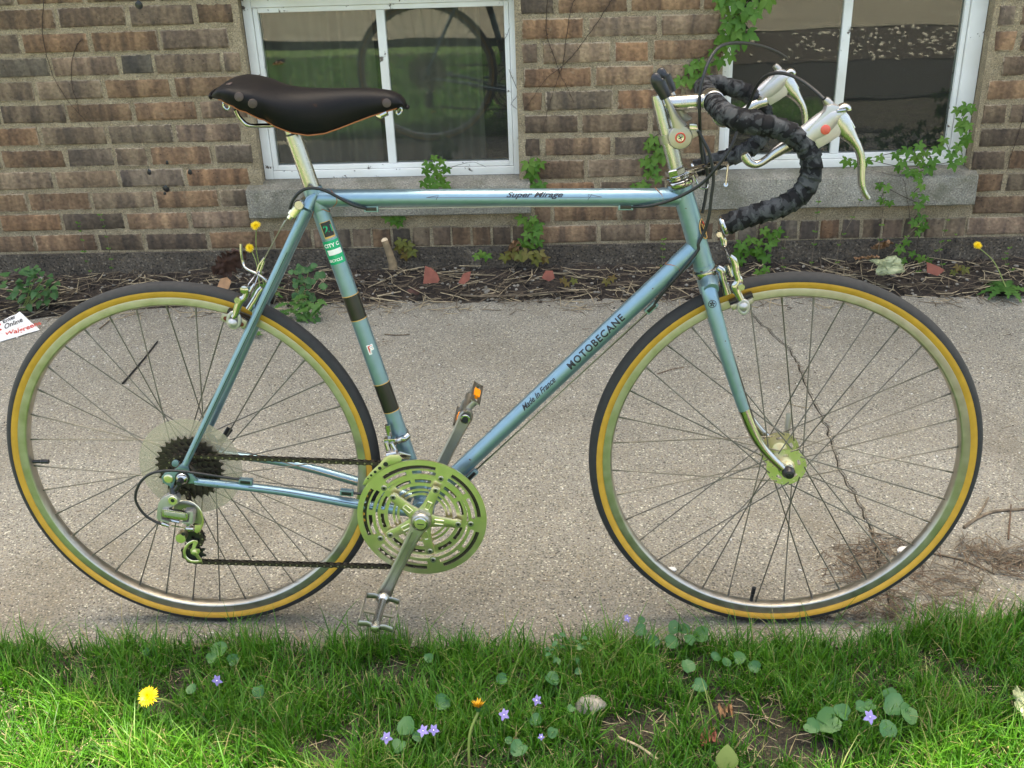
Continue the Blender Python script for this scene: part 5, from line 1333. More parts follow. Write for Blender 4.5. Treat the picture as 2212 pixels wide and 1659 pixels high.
MB().tube([L3(clampc.x, clampc.z, -.03), L3(clampc.x, clampc.z, .03)], .0130, 24).build('centre_sleeve', M['alu'], bar)
# --- brake levers (built for the near side, mirrored for the far side)
def lever(sg):
    lv = empty('brake_lever', bike); lv['label'] = 'right brake lever' if sg > 0 else 'left brake lever'
    w0 = .198
    F = lambda x, y, w_=w0: Z5(x, y, w_)
    def mir(q): 
        if sg < 0: q.v = [(a, -b, c) for a, b, c in q.v]; q.f = [t[::-1] for t in q.f]
        return q
    # hood: lofted body from the bar to the cable end
    cen = [(1440, 870), (1500, 830), (1560, 785), (1620, 735), (1665, 690), (1700, 660), (1715, 640)]
    hr = [.017, .018, .0185, .018, .0155, .0125, .0100]; hw_ = [.0105, .0115, .0125, .0130, .0130, .0120, .009]
    cp = [F(x, y) for x, y in cen]
    cs = spl(cp, 4); k = len(cs); hrs = [float(np.interp(i/4, range(7), hr)) for i in range(k)]; hws = [float(np.interp(i/4, range(7), hw_)) for i in range(k)]
    q = MB(); q.tube(cs, hrs, 24, ref=YV, rw=hws)
    # square it up a little: upper horn and the lower belly
    q.plate(polyz(F, [(1450, 790), (1540, 700), (1600, 640), (1615, 600), (1660, 590), (1705, 600), (1745, 650), (1745, 740), (1715, 830), (1640, 880), (1550, 930), (1500, 860)], w0), w0-.0105, w0+.0105, .0050)
    mir(q).build('hood', M['alu_white'], lv)
    q = MB(); q.tube([F(1650, 605), F(1622, 572), F(1608, 558)], [.0062, .0056, .0045], 14); mir(q).build('cable_ferrule', M['alu_dull'], lv)
    q = MB(); q.tube(spl([F(1712, 640), F(1735, 620), F(1760, 612), F(1780, 625), (F(1782, 640))], 4), .0050, 12, ref=YV, rw=.009); mir(q).build('lever_pivot', M['alu'], lv)
    lvp = [(1700, 690), (1735, 745), (1775, 805), (1820, 865), (1858, 925), (1880, 990), (1887, 1060), (1885, 1120), (1886, 1180), (1896, 1230), (1915, 1275), (1938, 1308)]
    rr_ = [.013, .0145, .0120, .0080, .0062, .0056, .0054, .0050, .0047, .0044, .0042, .0036]; rw2 = [.0115, .0115, .0110, .0095, .0085, .0080, .0080, .0080, .0080, .0078, .0075, .0060]
    pp = spl([F(x, y) for x, y in lvp], 4); n = len(pp)
    q = MB(); q.tube(pp, [float(np.interp(i/4, range(12), rr_)) for i in range(n)], 16, ref=YV, rw=[float(np.interp(i/4, range(12), rw2)) for i in range(n)]); mir(q).build('lever_blade', M['alu'], lv)
    q = MB(); q.tube([F(1735, 640), F(1775, 690), F(1825, 775)], [.0035, .0040, .0030], 10, ref=YV, rw=.006); q.tube([F(1700, 650, w0+.010), F(1765, 640, w0+.010)], .0028, 8); mir(q).build('quick_release', M['chrome'], lv)
    # safety extension lever under the bar top
    ws = w0-.026
    if sg > 0:
        ex = [(1480, 850), (1400, 870), (1330, 905), (1240, 960), (1180, 1005), (1130, 1038), (1085, 1052), (1040, 1035), (1012, 1000), (1000, 972)]
        G_ = lambda x, y: F(x, y, ws)
    else:
        ex = None
    pex = [Z5(x, y, ws) for x, y in [(1480, 850), (1400, 870), (1330, 905), (1240, 960), (1180, 1005), (1130, 1038), (1085, 1052), (1040, 1035), (1012, 1000), (1000, 972)]]
    q = MB(); pq = spl(pex, 4); n = len(pq); q.tube(pq, [float(np.interp(i/4, range(10), [.0075, .0085, .0095, .0080, .0058, .0055, .0058, .0066, .0072, .0055])) for i in range(n)], 14, ref=YV, rw=[.0062]*n); mir(q).build('extension_lever', M['alu'], lv)
    q = MB(); q.lathe(Z5(1435, 850, w0-.016), -WV, [(.0075, -.002), (.0075, .012), (.0068, .014), (.0001, .0145)], 20, caps=False) ; mir(q).build('extension_bolt', M['chrome'], lv)
    if sg > 0: q = MB(); q.lathe(Z5(1615, 790, w0+.0128), WV, [(.0068, -.002), (.0068, .0004), (.0056, .0012), (.0002, .0015)], 24, caps=False); q.build('red_button', M['red'] if False else simple('red_plastic', (.55, .09, .06), .35), lv); 
    return lv
lever(1); lever(-1)
# --- shifters on the stem
sh = empty('stem_shifter', bike)
sc0 = ht_t+up*((ZH(340, 720, 0)-ht_t).dot(up))
q = MB(); q.tube([sc0-hd*.007, sc0+hd*.007], .0128, 28); q.build('shifter_clamp', M['alu_dull'], sh)
q = MB(); q.plate(polyz(ZH, [(360, 650), (400, 640), (470, 630), (540, 640), (630, 650), (650, 680), (630, 705), (560, 745), (500, 790), (440, 818), (370, 790), (375, 765), (355, 730)], .024), .0125, .0165, .0008); q.build('base_plate', M['alu_dull'], sh)
hubp = ZH(466, 715, .024)
for sg in (1, -1):
    q = MB(); o_ = L3(hubp.x, hubp.z, .0165*sg); q.lathe(o_, WV*sg, [(.0190, 0), (.0190, .006), (.0175, .0080), (.0110, .0088)], 32); q.build('friction_disc', M['alu_dull'], sh)
    dx, dz = (0, 0)
    F = (lambda x, y: ZH(x, y, .028)) if sg > 0 else (lambda x, y: ZH(x, y, .028))
    pts = [F(470, 640), F(440, 585), F(410, 520), F(372, 430), (F(340, 365))]
    off = Vector((0.012, 0, .002)) if sg < 0 else Vector()
    pts = [Vector((p.x, -.0225*sg, p.z))+off for p in pts]
    q = MB(); q.tube(pts, [.0125, .0085, .0060, .0048, .0044], 14, ref=YV, rw=[.0025, .0028, .0030, .0030, .0030])
    q.plate([(hubp.x+.017*math.cos(a), hubp.z+.017*math.sin(a)+.002) for a in [pi*.0+.3*k for k in range(9)]], .0205*sg if sg > 0 else -.0235, .0235 if sg > 0 else -.0205, .0006)
    q.build('lever_arm', M['alu_dull'], sh)
    kp = [F(345, 370), F(322, 320), F(290, 260), F(272, 215), F(275, 185), (F(290, 172))]
    kp = [Vector((p.x, -.0225*sg, p.z))+off for p in kp]
    q = MB(); kk = spl(kp, 4); n = len(kk); q.tube(kk, [float(np.interp(i/4, range(6), [.0082, .0096, .0108, .0116, .0104, .0045])) for i in range(n)], 18, ref=YV, rw=[float(np.interp(i/4, range(6), [.005, .006, .0068, .0070, .0062, .003])) for i in range(n)]); q.build('lever_knob', M['blackrub'], sh)
q = MB(); q.tube([L3(hubp.x+.0072*math.cos(a), hubp.z+.0072*math.sin(a), .0256) for a in [2*pi*k/24 for k in range(25)]], .0011, 6); q.build('red_ring', M['red'], sh)
q = MB(); q.lathe(L3(hubp.x, hubp.z, .025), WV, [(.0058, 0), (.0055, .0016), (.0002, .0020)], 18, caps=False); q.build('wing_bolt', M['chrome'], sh)
q = MB(); 
for a in (.5, .5+pi/2): q.box(L3(hubp.x, hubp.z, .0272), .0038, .0003, .0007, ax=(math.cos(a), 0, math.sin(a)), az=(-math.sin(a), 0, math.cos(a)))
q.build('bolt_slot', M['decal_black'], sh)
q = MB(); q.plate(polyz(ZH, [(545, 590), (610, 590), (620, 640), (600, 650), (545, 640)], .020), .012, .024, .001); q.build('cable_stop', M['chrome'], sh)
# --- cable hanger at the headset
hg_ = empty('cable_hanger', bike)
hb0 = ht_t+up*.0195
q = MB(); q.tube([hb0-hd*.0008, hb0+hd*.0008], .0215, 28); q.tube([Z5(555, 1108, .0), Z5(640, 1085, .0), Z5(700, 1068, .0), Z5(760, 1052, .0), Z5(820, 1042, 0), Z5(868, 1045, 0), Z5(880, 1062, 0)], [.0050, .0045, .0040, .0035, .0032, .0032, .0032], 10, ref=YV, rw=[.010, .010, .009, .008, .007, .007, .007])
for s_ in (.007, -.007): q.tube([Z5(878, 1055, s_), Z5(872, 1120, s_), Z5(862, 1205, s_)], .0016, 8)
q.tube([Z5(862, 1205, -.008), Z5(862, 1205, .008)], .0035, 10)
q.build('hanger_arm', M['chrome'], hg_)
q = MB(); q.tube(spl([Z5(615, 1130, .014), Z5(640, 1180, .016), Z5(665, 1225, .016), Z5(715, 1232, .016), Z5(725, 1205, .01)], 4), .0016, 8); q.build('cable_clip', M['chrome'], hg_)
# --- brakes (centre pull)
def brake(F, arms, shoe, holder, cable, label, stir, dw=0.0):
    bk = empty('brake', bike); bk['label'] = label
    for pts, rr_, w_ in arms:
        n0 = len(pts); pp = spl([F(x, y, w_) for x, y in pts], 4); n = len(pp)
        q = MB(); q.tube(pp, [float(np.interp(i/4, range(n0), rr_)) for i in range(n)], 12, ref=YV, rw=.0042); q.build('brake_arm', M['chrome'], bk)
    q = MB(); q.plate(polyz(F, shoe, .036), .030, .036, .0008); q.build('shoe_holder', M['alu_dull'], bk)
    q = MB(); q.box(F(*holder[0], .022), .020, .006, .0042, ax=holder[2], az=Vector((-holder[2].z, 0, holder[2].x)), bev=.001); q.build('brake_pad', M['blackrub'], bk)
    return bk
bF = brake(Z3, [([(940, 480), (985, 530), (1010, 610), (1020, 690), (1045, 760), (1060, 820), (1020, 890), (1040, 960), (1090, 1060)], [.004, .0058, .0060, .0058, .0058, .0072, .0080, .0065, .0058], .040), ([(770, 640), (830, 680), (835, 740), (860, 830), (885, 910), (905, 985)], [.006, .0065, .006, .006, .0066, .0075], .018), ([(905, 600), (925, 680), (960, 750)], [.0055, .0060, .0060], -.012)],
      [(945, 1135), (1035, 1110), (1090, 1090), (1150, 1075), (1240, 1035), (1262, 1105), (1190, 1130), (1160, 1165), (1110, 1165), (1060, 1165), (975, 1205)], ((1085, 1045), (1085, 1045), Vector((.93, 0, .36)).normalized()), None, 'front brake', None)
q = MB()
lo_ = [Z3(1120+62*math.cos(a)+ (0), 1155+82*math.sin(a), .038) for a in [2*pi*k/20 for k in range(21)]]
q.tube(lo_, .0032, 8, ref=YV, rw=.0026); q.lathe(Z3(1118, 1150, .040), WV, [(.0075, -.008), (.0072, .002), (.0045, .0045), (.0005, .0055)], 18, caps=False); q.build('shoe_bolt', M['alu_white'], bF)
q = MB(); q.tube([Z3(800, 165, .01), Z3(830, 230, .01), Z3(850, 330, .01), Z3(880, 340, .01), Z3(880, 280, .01), Z3(855, 250, .01)], .0030, 8, ref=YV, rw=.0022); q.lathe(Z3(795, 190, .014), WV, [(.0045, -.01), (.0045, .004)], 10); q.tube([Z3(870, 350, .006), Z3(905, 450, .02), Z3(940, 500, .036)], .0012, 6); q.tube([Z3(870, 350, .006), Z3(930, 560, -.004), Z3(950, 660, -.012)], .0012, 6); q.lathe(Z3(1090, 890, .044), WV, [(.0055, -.01), (.0055, .003)], 12)
q.build('straddle_hanger', M['chrome'], bF)
q = MB(); q.tube(spl([Z3(915+k_*9+14*math.sin(k_*pi), 840+k_*17, .030+.006*math.cos(k_*pi)) for k_ in range(9)], 3), .0010, 5); q.build('spring', M['chrome'], bF)
q = MB(); q.tube([Z3(1020, 400, .03), Z3(1078, 480, .03)], .0035, 10); q.build('barrel', M['alu_white'], bF) if False else None
bR = brake(ZR, [([(470, 780), (440, 850), (390, 885), (365, 950), (345, 1020), (320, 1060)], [.005, .0055, .0070, .0066, .0055, .0052], .040), ([(640, 745), (600, 790), (565, 860), (525, 920), (490, 975)], [.0055, .0060, .0064, .0066, .0070], .020), ([(560, 700), (500, 790), (470, 850)], [.004, .0045, .005], -.01)],
      [(200, 1010), (290, 1040), (330, 1045), (390, 1060), (470, 1105), (445, 1185), (370, 1160), (320, 1165), (270, 1130), (175, 1090)], ((380, 1040), (380, 1040), Vector((.90, 0, -.44)).normalized()), None, 'rear brake', None)
q = MB(); q.tube([ZR(325+62*math.cos(a), 1090+82*math.sin(a), .038) for a in [2*pi*k/20 for k in range(21)]], .0034, 8, ref=YV, rw=.0026); q.lathe(ZR(312, 1122, .040), WV, [(.0085, -.008), (.0082, .002), (.0050, .0050), (.0005, .006)], 18, caps=False); q.build('shoe_bolt', M['alu_white'], bR)
q = MB()
for x, y in ((235, 1073), (408, 1137)): q.lathe(ZR(x, y, .0362), WV, [(.0040, 0), (.0001, .0003)], 14, caps=False)
q.build('shoe_screw', simple('rusty_screw', (.14, .035, .02), .6, .4), bR)
q = MB(); q.tube(spl([ZR(403, 260, -.02), ZR(408, 380, -.02), ZR(430, 480, -.02), ZR(470, 535, -.01), (ZR(560, 580, .0)), ZR(640, 630, .005), ZR(700, 690, .005)], 4), .0026, 10)
q.tube([ZR(660, 415, .0), ZR(600, 490, .0), ZR(580, 560, .0), ZR(610, 560, .0), ZR(650, 450, 0)], .0026, 8, ref=YV, rw=.002); q.tube([ZR(590, 560, 0), ZR(490, 690, .03), ZR(430, 780, .038)], .0012, 6); q.tube([ZR(605, 560, 0), ZR(560, 680, .01), ZR(500, 830, .015)], .0012, 6); q.lathe(ZR(440, 760, .042), WV, [(.007, -.01), (.007, .002), (.003, .003)], 14); q.lathe(ZR(365, 875, .044), WV, [(.0055, -.008), (.0055, .002)], 14)
q.build('straddle_hanger', M['chrome'], bR)
q = MB(); q.tube([ZR(780, 790, -.03), ZR(755, 850, -.03), ZR(735, 910, -.03)], .004, 8, ref=YV, rw=.002); q.build('far_arm', M['chrome'], bR)
q = MB(); bs = Z7(940, 1275, .024); be = Z7(855, 1385, .024); q.tube([bs, be], .0070, 12, ref=YV, rw=.0022); q.tube([be, be+(be-bs).normalized()*.006], .0045, 12); q.build('cable_hanger_arm', M['ring'], bR)
# --- cables
cb = empty('cable', bike)
def cable(pts, r_=.0026, m_='black', name='housing', n=7): return MB().tube(spl(pts, n), r_, 10).build(name, M[m_], cb)
cable([Z5(1605, 560, .198), Z5(1540, 500, .185), Z5(1450, 430, .165), Z5(1350, 378, .14), Z5(1240, 362, .11), Z5(1150, 395, .085), Z5(1085, 480, .06), Z5(1045, 580, .045), Z5(1000, 670, .040), Z5(950, 800, .045), Z5(890, 940, .05), Z5(790, 1080, .05), Z5(700, 1180, .04), Z5(600, 1250, .033), Z5(480, 1310, .028), Z5(360, 1350, .022), Z5(250, 1370, .014), Z5(140, 1372, .006)])
cable([Z5(1320, 250, -.18), Z5(1250, 205, -.16), Z5(1150, 165, -.13), Z5(1040, 140, -.09), Z5(920, 135, -.05), Z5(830, 155, -.015), Z5(770, 210, .0), Z5(725, 290, .012), Z5(695, 380, .020), Z5(670, 480, .024), Z5(662, 580, .026), Z5(664, 680, .024), Z5(668, 800, .010), Z5(675, 920, .004), Z5(690, 1040, .0)])
cable([Z5(655, 800, .018), Z5(690, 870, .020), Z5(735, 960, .024), Z5(762, 1080, .026), Z5(768, 1180, .026), Z5(752, 1300, .026), Z5(735, 1440, .024), Z5(700, 1560, .020), Z5(655, 1650, .021), Z3(520, 400, .021), Z3(420, 540, .021), Z3(330, 650, .019), Z3(200, 800, .016), Z3(60, 960, .010), T(1408, 664, .004)])
cable([Z5(655, 790, -.018), Z5(680, 900, -.012), Z5(715, 1050, -.006), Z5(722, 1180, -.006), Z5(708, 1300, -.004), Z5(685, 1420, -.004)])
cable([Z7(840, 1320, .024), Z7(870, 1240, .026), Z7(920, 1175, .028), Z7(985, 1135, .028), Z7(1060, 1125, .028), Z7(1150, 1140, .026), Z7(1250, 1185, .022), Z7(1350, 1240, .020), Z7(1450, 1290, .016), Z7(1560, 1318, .008)])
cable([Z1(1110, 690, .058), Z1(900, 660, .064), Z1(700, 630, .070), Z1(520, 608, .074), Z1(380, 605, .078), Z1(240, 635, .080), Z1(140, 720, .082), Z1(95, 850, .082), Z1(125, 950, .082), Z1(200, 1040, .080), Z1(290, 1095, .078), Z1(350, 1118, .078)], .0025)
cable([Z2(40, 525, .048), Z2(150, 532, .045)], .0025)
MB().tube([Z5(90, 1370, .004), T(1100, 446, .0), Z7(1660, 1318, .002)], .0009, 6).build('wire', M['alu_white'], cb)
MB().tube([Z7(835, 1385, .024), Z7(760, 1500, .018), ZR(880, 10, .014), ZR(660, 415, .0)], .0010, 6).build('wire', M['alu_dull'], cb)
dn = Vector((dtd.z, 0, -dtd.x))*.0185
MB().tube([T(1400, 672, -.004), T(1395, 680, -.004), bb+dtd*.05+dn*1.05], .0009, 6).build('wire', M['decal_black'], cb)
MB().tube([T(1402, 670, .006), bb+dtd*.05+dn*1.05+WV*.008], .0009, 6).build('wire', M['alu_dull'], cb)
MB().tube([Z1(1205, 700, .055), Z2(0, 515, .046)], .0008, 6).build('wire', M['decal_black'], cb)
def clipbox(p, d_, nm='cable_clip'):
    z_ = Vector((-d_.z, 0, d_.x)); z_ = z_.normalized(); y_ = z_.cross(d_)
    q = MB(); q.box(p, .0120, .0048, .0052, ax=d_, ay=y_, az=z_, bev=.0012); q.build(nm, M['paint'], cb)
    q = MB(); q.box(p+WV*.0035, .0090, .0022, .0030, ax=d_, ay=y_, az=z_, bev=.0008); q.build(nm+'_insert', M['blackrub'], cb)
clipbox(Z7(1613, 1316, .002), ttd); clipbox(Z5(105, 1370, .004), ttd); clipbox(T(1407, 664, .002), dtd); csd = (Z1(1500, 790, .05)-Z1(900, 730, .05)).normalized(); clipbox(Z1(1158, 705, .056), csd); clipbox(Z2(14, 520, .048), csd); clipbox(zoomer(1300, 780, 2.155)(440, 1580, .01), dtd)
for o_ in cb.children: pass

# ------------------------------------------------------------------ lawn
def edge_y(x):          # near edge of the walk, under the grass
    return float(np.interp(x, [-3, -1.2, -.6, 0, .45, .62, .80, 1.0, 1.4], [-.095, -.095, -.075, -.075, -.075, -.045, 0.0, .05, .06]))
BARE = [(at(730, 1615, z=0), .045), (at(700, 1640, z=0), .05), (at(1570, 1560, z=0), .06), (at(1660, 1600, z=0), .07), (at(1740, 1625, z=0), .05), (at(1440, 1570, z=0), .03), (at(1340, 1590, z=0), .035), (at(1400, 1640, z=0), .03), (at(1000, 1650, z=0), .02), (at(1120, 1470, z=0), .02), (at(870, 1460, z=0), .03), (at(340, 1535, z=0), .03)]
def blades(name, n, xr, yr, hmin, hmax, wd, bareness=True, seed=1, dens=None):
    rs = np.random.RandomState(seed)
    X = rs.uniform(xr[0], xr[1], n); Y = rs.uniform(yr[0], yr[1], n)
    ey = np.interp(X, [-3, -1.2, -.6, 0, .45, .62, .80, 1.0, 1.4], [-.095, -.095, -.075, -.075, -.075, -.045, 0.0, .05, .06])
    clump = np.array([noise.noise(Vector((x*9, y*9, 3))) for x, y in zip(X, Y)]); c2 = np.array([noise.noise(Vector((x*28, y*28, 7))) for x, y in zip(X, Y)])
    ey = ey + .014*c2 + .012*clump
    keep = (Y < ey) & (rs.rand(n) < np.clip(.80+.9*clump+.7*c2, .10, 1)) if bareness else (Y < ey)
    if bareness:
        for p, r_ in BARE:
            d_ = np.hypot(X-p.x, (Y-p.y))/r_; keep &= (d_+.5*c2 > 1) | (rs.rand(n) < .10)
    keep &= ~((X > .80+.1*clump) & (Y < -.62))
    X, Y, clump, c2 = X[keep], Y[keep], clump[keep], c2[keep]; n = len(X)
    H = rs.uniform(hmin, hmax, n)*(1+.45*clump)*np.where(rs.rand(n) < .12, 1.35, 1); A = rs.uniform(0, 2*pi, n); W = wd*rs.uniform(.6, 1.3, n)
    lean_ = rs.uniform(.1, .95, n)*H; LA = A + pi/2 + rs.uniform(-.6, .6, n)
    short = rs.rand(n) < .25; H[short] *= .55; lean_[short] *= 1.1
    Z = np.array([lawn_z(x, y) for x, y in zip(X, Y)])-.004
    ca, sa = np.cos(A), np.sin(A); cl_, sl_ = np.cos(LA), np.sin(LA)
    V = np.zeros((n, 7, 3)); lv = [0, .36, .72, 1.0]; bend = [0, .10, .48, 1.0]; ww = [1, .95, .6, 0]
    k = 0
    for i in range(4):
        cx = X+cl_*lean_*bend[i]; cy = Y+sl_*lean_*bend[i]; cz = Z+H*(lv[i]-.25*bend[i]*(lean_/H))
        if i < 3:
            for s_ in (-1, 1): V[:, k] = np.stack([cx+s_*ca*W*ww[i]/2, cy+s_*sa*W*ww[i]/2, cz], -1); k += 1
        else: V[:, k] = np.stack([cx, cy, cz], -1); k += 1
    base = (np.arange(n)*7)[:, None]
    quads = np.concatenate([base+np.array([0, 1, 3, 2]), base+np.array([2, 3, 5, 4])], 1).reshape(-1, 4); tris = base+np.array([4, 5, 6])
    me = bpy.data.meshes.new(name); nv = n*7; nf = n*3; me.vertices.add(nv); me.vertices.foreach_set('co', V.reshape(-1).astype(np.float32))
    loops = np.concatenate([np.concatenate([quads.reshape(n, 8), tris], 1).reshape(-1)]); me.loops.add(len(loops)); me.loops.foreach_set('vertex_index', loops.astype(np.int32))
    st = np.tile(np.array([0, 4, 8]), n)+np.repeat(np.arange(n)*11, 3); me.polygons.add(nf); me.polygons.foreach_set('loop_start', st.astype(np.int32)); me.polygons.foreach_set('loop_total', np.tile(np.array([4, 4, 3]), n).astype(np.int32))
    me.update(calc_edges=True)
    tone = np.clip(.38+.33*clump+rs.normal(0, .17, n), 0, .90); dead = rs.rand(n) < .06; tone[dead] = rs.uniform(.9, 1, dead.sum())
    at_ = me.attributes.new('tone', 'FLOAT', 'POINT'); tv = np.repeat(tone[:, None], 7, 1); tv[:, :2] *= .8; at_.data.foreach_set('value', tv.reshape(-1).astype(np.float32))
    me.materials.append(M['grass']); me.polygons.foreach_set('use_smooth', [True]*nf)
    return obj(name, me, kind='stuff', label='lawn grass growing along the near edge of the path', cat='grass')
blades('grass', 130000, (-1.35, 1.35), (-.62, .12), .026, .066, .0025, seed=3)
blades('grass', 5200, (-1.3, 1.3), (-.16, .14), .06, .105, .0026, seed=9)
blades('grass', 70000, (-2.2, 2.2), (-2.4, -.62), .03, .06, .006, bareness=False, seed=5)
# low moss of clover-size leaves / dead thatch between the blades
def scatter_sticks(name, n, zone, m_, lmin, lmax, r_, zf, seed, lab, cat, flat=.25, seg=1):
    rr = random.Random(seed); q = MB()
    for _ in range(n):
        x, y, dens = zone(rr)
        if x is None: continue
        l = rr.uniform(lmin, lmax); a = rr.uniform(0, 2*pi); t_ = rr.uniform(-flat, flat); d_ = Vector((math.cos(a)*math.cos(t_), math.sin(a)*math.cos(t_), math.sin(t_)))
        c = Vector((x, y, zf(x, y)+r_+abs(math.sin(t_))*l*.5+rr.uniform(0, .006))); bend = Vector((rr.uniform(-1, 1), rr.uniform(-1, 1), 0))*l*.12
        q.tube([c-d_*l/2, c+bend, c+d_*l/2], [r_*rr.uniform(.6, 1.2), r_*rr.uniform(.7, 1.3), r_*.5], 4, caps=False)
    return q.build(name, m_, kind='stuff', label=lab, cat=cat)
def lawnzone(rr): return rr.uniform(-1.3, 1.3), rr.uniform(-.6, -.08), 1
scatter_sticks('thatch', 2600, lawnzone, M['straw'], .015, .05, .0007, lambda x, y: lawn_z(x, y)+.004, 8, 'dry thatch lying between the lawn grass', 'thatch')

# ------------------------------------------------------------------ leaves
def leaf_blade(q, base, dirv, up, L_, Wd, n=5, cup=.15, curl=.2, lobes=0, m=0, tooth=0.0):
    """a leaf as a strip either side of a midrib"""
    d_ = dirv.normalized(); s_ = d_.cross(up).normalized(); u_ = s_.cross(d_)
    vs_ = []; fs = []
    for i in range(n+1):
        t = i/n; w_ = Wd*.5*math.sin(pi*(t**.75))**.85*(1+lobes*math.cos(t*pi*7)) if 0 < t < 1 else 0.0
        w_ *= 1+(tooth if i % 2 else -tooth)
        c = base+d_*(L_*t)+u_*(-curl*L_*t*t)
        vs_ += [c-s_*w_+u_*(cup*w_), c, c+s_*w_+u_*(cup*w_)]
    for i in range(n): a = i*3; fs += [(a, a+1, a+4, a+3), (a+1, a+2, a+5, a+4)]
    q.add(vs_, fs, m)
def creeper_leaf(q, p, nrm, size, rr, m=0):
    """five toothed leaflets spread from one point, facing nrm"""
    nrm = nrm.normalized(); t0 = nrm.orthogonal().normalized(); dn_ = Vector((0, 0, -1)); t0 = dn_-nrm*dn_.dot(nrm); t0 = t0.normalized() if t0.length > .2 else nrm.orthogonal().normalized()
    s0 = nrm.cross(t0); a0 = rr.uniform(-.5, .5)
    for k, (a, f_) in enumerate(((0, 1), (.95, .88), (-.95, .88), (1.95, .62), (-1.95, .62))):
        an = a+a0+rr.uniform(-.12, .12); d_ = t0*math.cos(an)+s0*math.sin(an)+nrm*rr.uniform(-.05, .25)
        leaf_blade(q, p+d_*size*.05, d_, nrm, size*f_, size*f_*.52, n=6, cup=.25, curl=rr.uniform(.05, .4), tooth=.14, m=m)
def heart(q, p, nrm, size, rr, m=0, deep=.35):
    nrm = nrm.normalized(); t0 = nrm.orthogonal().normalized(); s0 = nrm.cross(t0); a0 = rr.uniform(0, 2*pi); n = 18
    vs_ = [p+nrm*.0]; 
    for k in range(n+1):
        a = 2*pi*k/n; r_ = size*.5*(1-deep*max(0, 1-a/.75) if a < pi else 1-deep*max(0, 1-(2*pi-a)/.75)); r_ *= 1+.22*max(0, math.cos(a-pi))**6 + .03*math.cos(a*9)
        h_ = size*(.06*math.cos(a)**2+.24*abs(math.sin(a))-.08*abs(math.cos(a)))
        b = a+a0; vs_.append(p+t0*(r_*math.cos(b))+s0*(r_*math.sin(b))+nrm*h_)
    q.add(vs_, [(0, k, k+1) for k in range(1, n+1)], m)
def plant(name, label, cat, group=None): return empty(name, label=label, cat=cat, group=group)
# violets and other broad leaves in the lawn
VL = [(475, 1404, 46, 0), (455, 1422, 30, 0), (502, 1426, 34, 0), (315, 1407, 22, 0), (927, 1422, 27, 0), (1086, 1466, 32, 0), (1190, 1466, 40, 0), (953, 1517, 44, 0), (880, 1572, 50, 0), (905, 1590, 30, 0), (862, 1610, 36, 0), (1121, 1616, 44, 0), (1194, 1581, 28, 0), (1234, 1530, 22, 0), (1160, 1555, 34, 0), (1386, 1362, 38, 0), (1410, 1385, 34, 0), (1460, 1355, 42, 0), (1448, 1388, 42, 0), (1517, 1372, 48, 0), (1490, 1384, 34, 0), (1477, 1360, 34, 0), (1595, 1422, 36, 0), (1545, 1420, 30, 0), (1568, 1432, 28, 0), (1632, 1441, 34, 0), (1486, 1442, 40, 0), (1509, 1481, 40, 0), (1790, 1556, 66, 0), (1752, 1568, 40, 0), (1820, 1540, 44, 0), (1858, 1528, 34, 0), (1880, 1524, 30, 0), (1938, 1524, 62, 0), (1962, 1545, 44, 0), (1916, 1578, 46, 0), (1920, 1500, 40, 0), (1100, 1600, 20, 0), (1385, 1340, 22, 0), (1250, 1450, 20, 0), (415, 1490, 30, 0), (560, 1492, 36, 0)]
WHERE = {0: 'in the lawn under the rear wheel', 1: 'in the lawn below the pedal', 2: 'in the lawn below the chainring gap', 3: 'in the lawn under the front wheel', 4: 'in the lawn at the bottom right'}
rr = random.Random(5)
# group leaves into plants by nearness
plants_ = []; VP_ = []
for (u, v, s, _k) in VL:
    p = at(u, v, z=.035)
    for pl in plants_:
        if (pl[0]-p).length < .075: pl[1].append((p, s)); break
    else: plants_.append([p, [(p, s)], (u, v)])
VLAB = ['trio of violet leaves at the path edge under the rear tyre', 'lone small violet leaf in shaded grass above the yellow dandelion', 'single round violet leaf right of the lower pedal', 'single violet leaf in mid lawn above the faded dandelion', 'pair of violet leaves in mid lawn right of the faded dandelion', 'large single violet leaf left of the faded dandelion', 'cluster of three broad leaves beside the violet flower pair', 'violet leaves at the very front right of the faded dandelion stalk', 'small leaf just left of the pale lawn stone', 'violet leaves on the path edge behind the small edge flower', 'tight tuft of violet leaves at the path edge beside the front tyre', 'row of violet leaves in the grass below the front tyre', 'two separate violet leaves above the bare soil patch', 'broadest violet leaves, left of the lower right violet flower', 'violet leaves to the right of and above the lower right violet flower', 'small violet leaf between the yellow dandelion and the violet flower', 'single violet leaf in shaded grass right of the left violet flower']
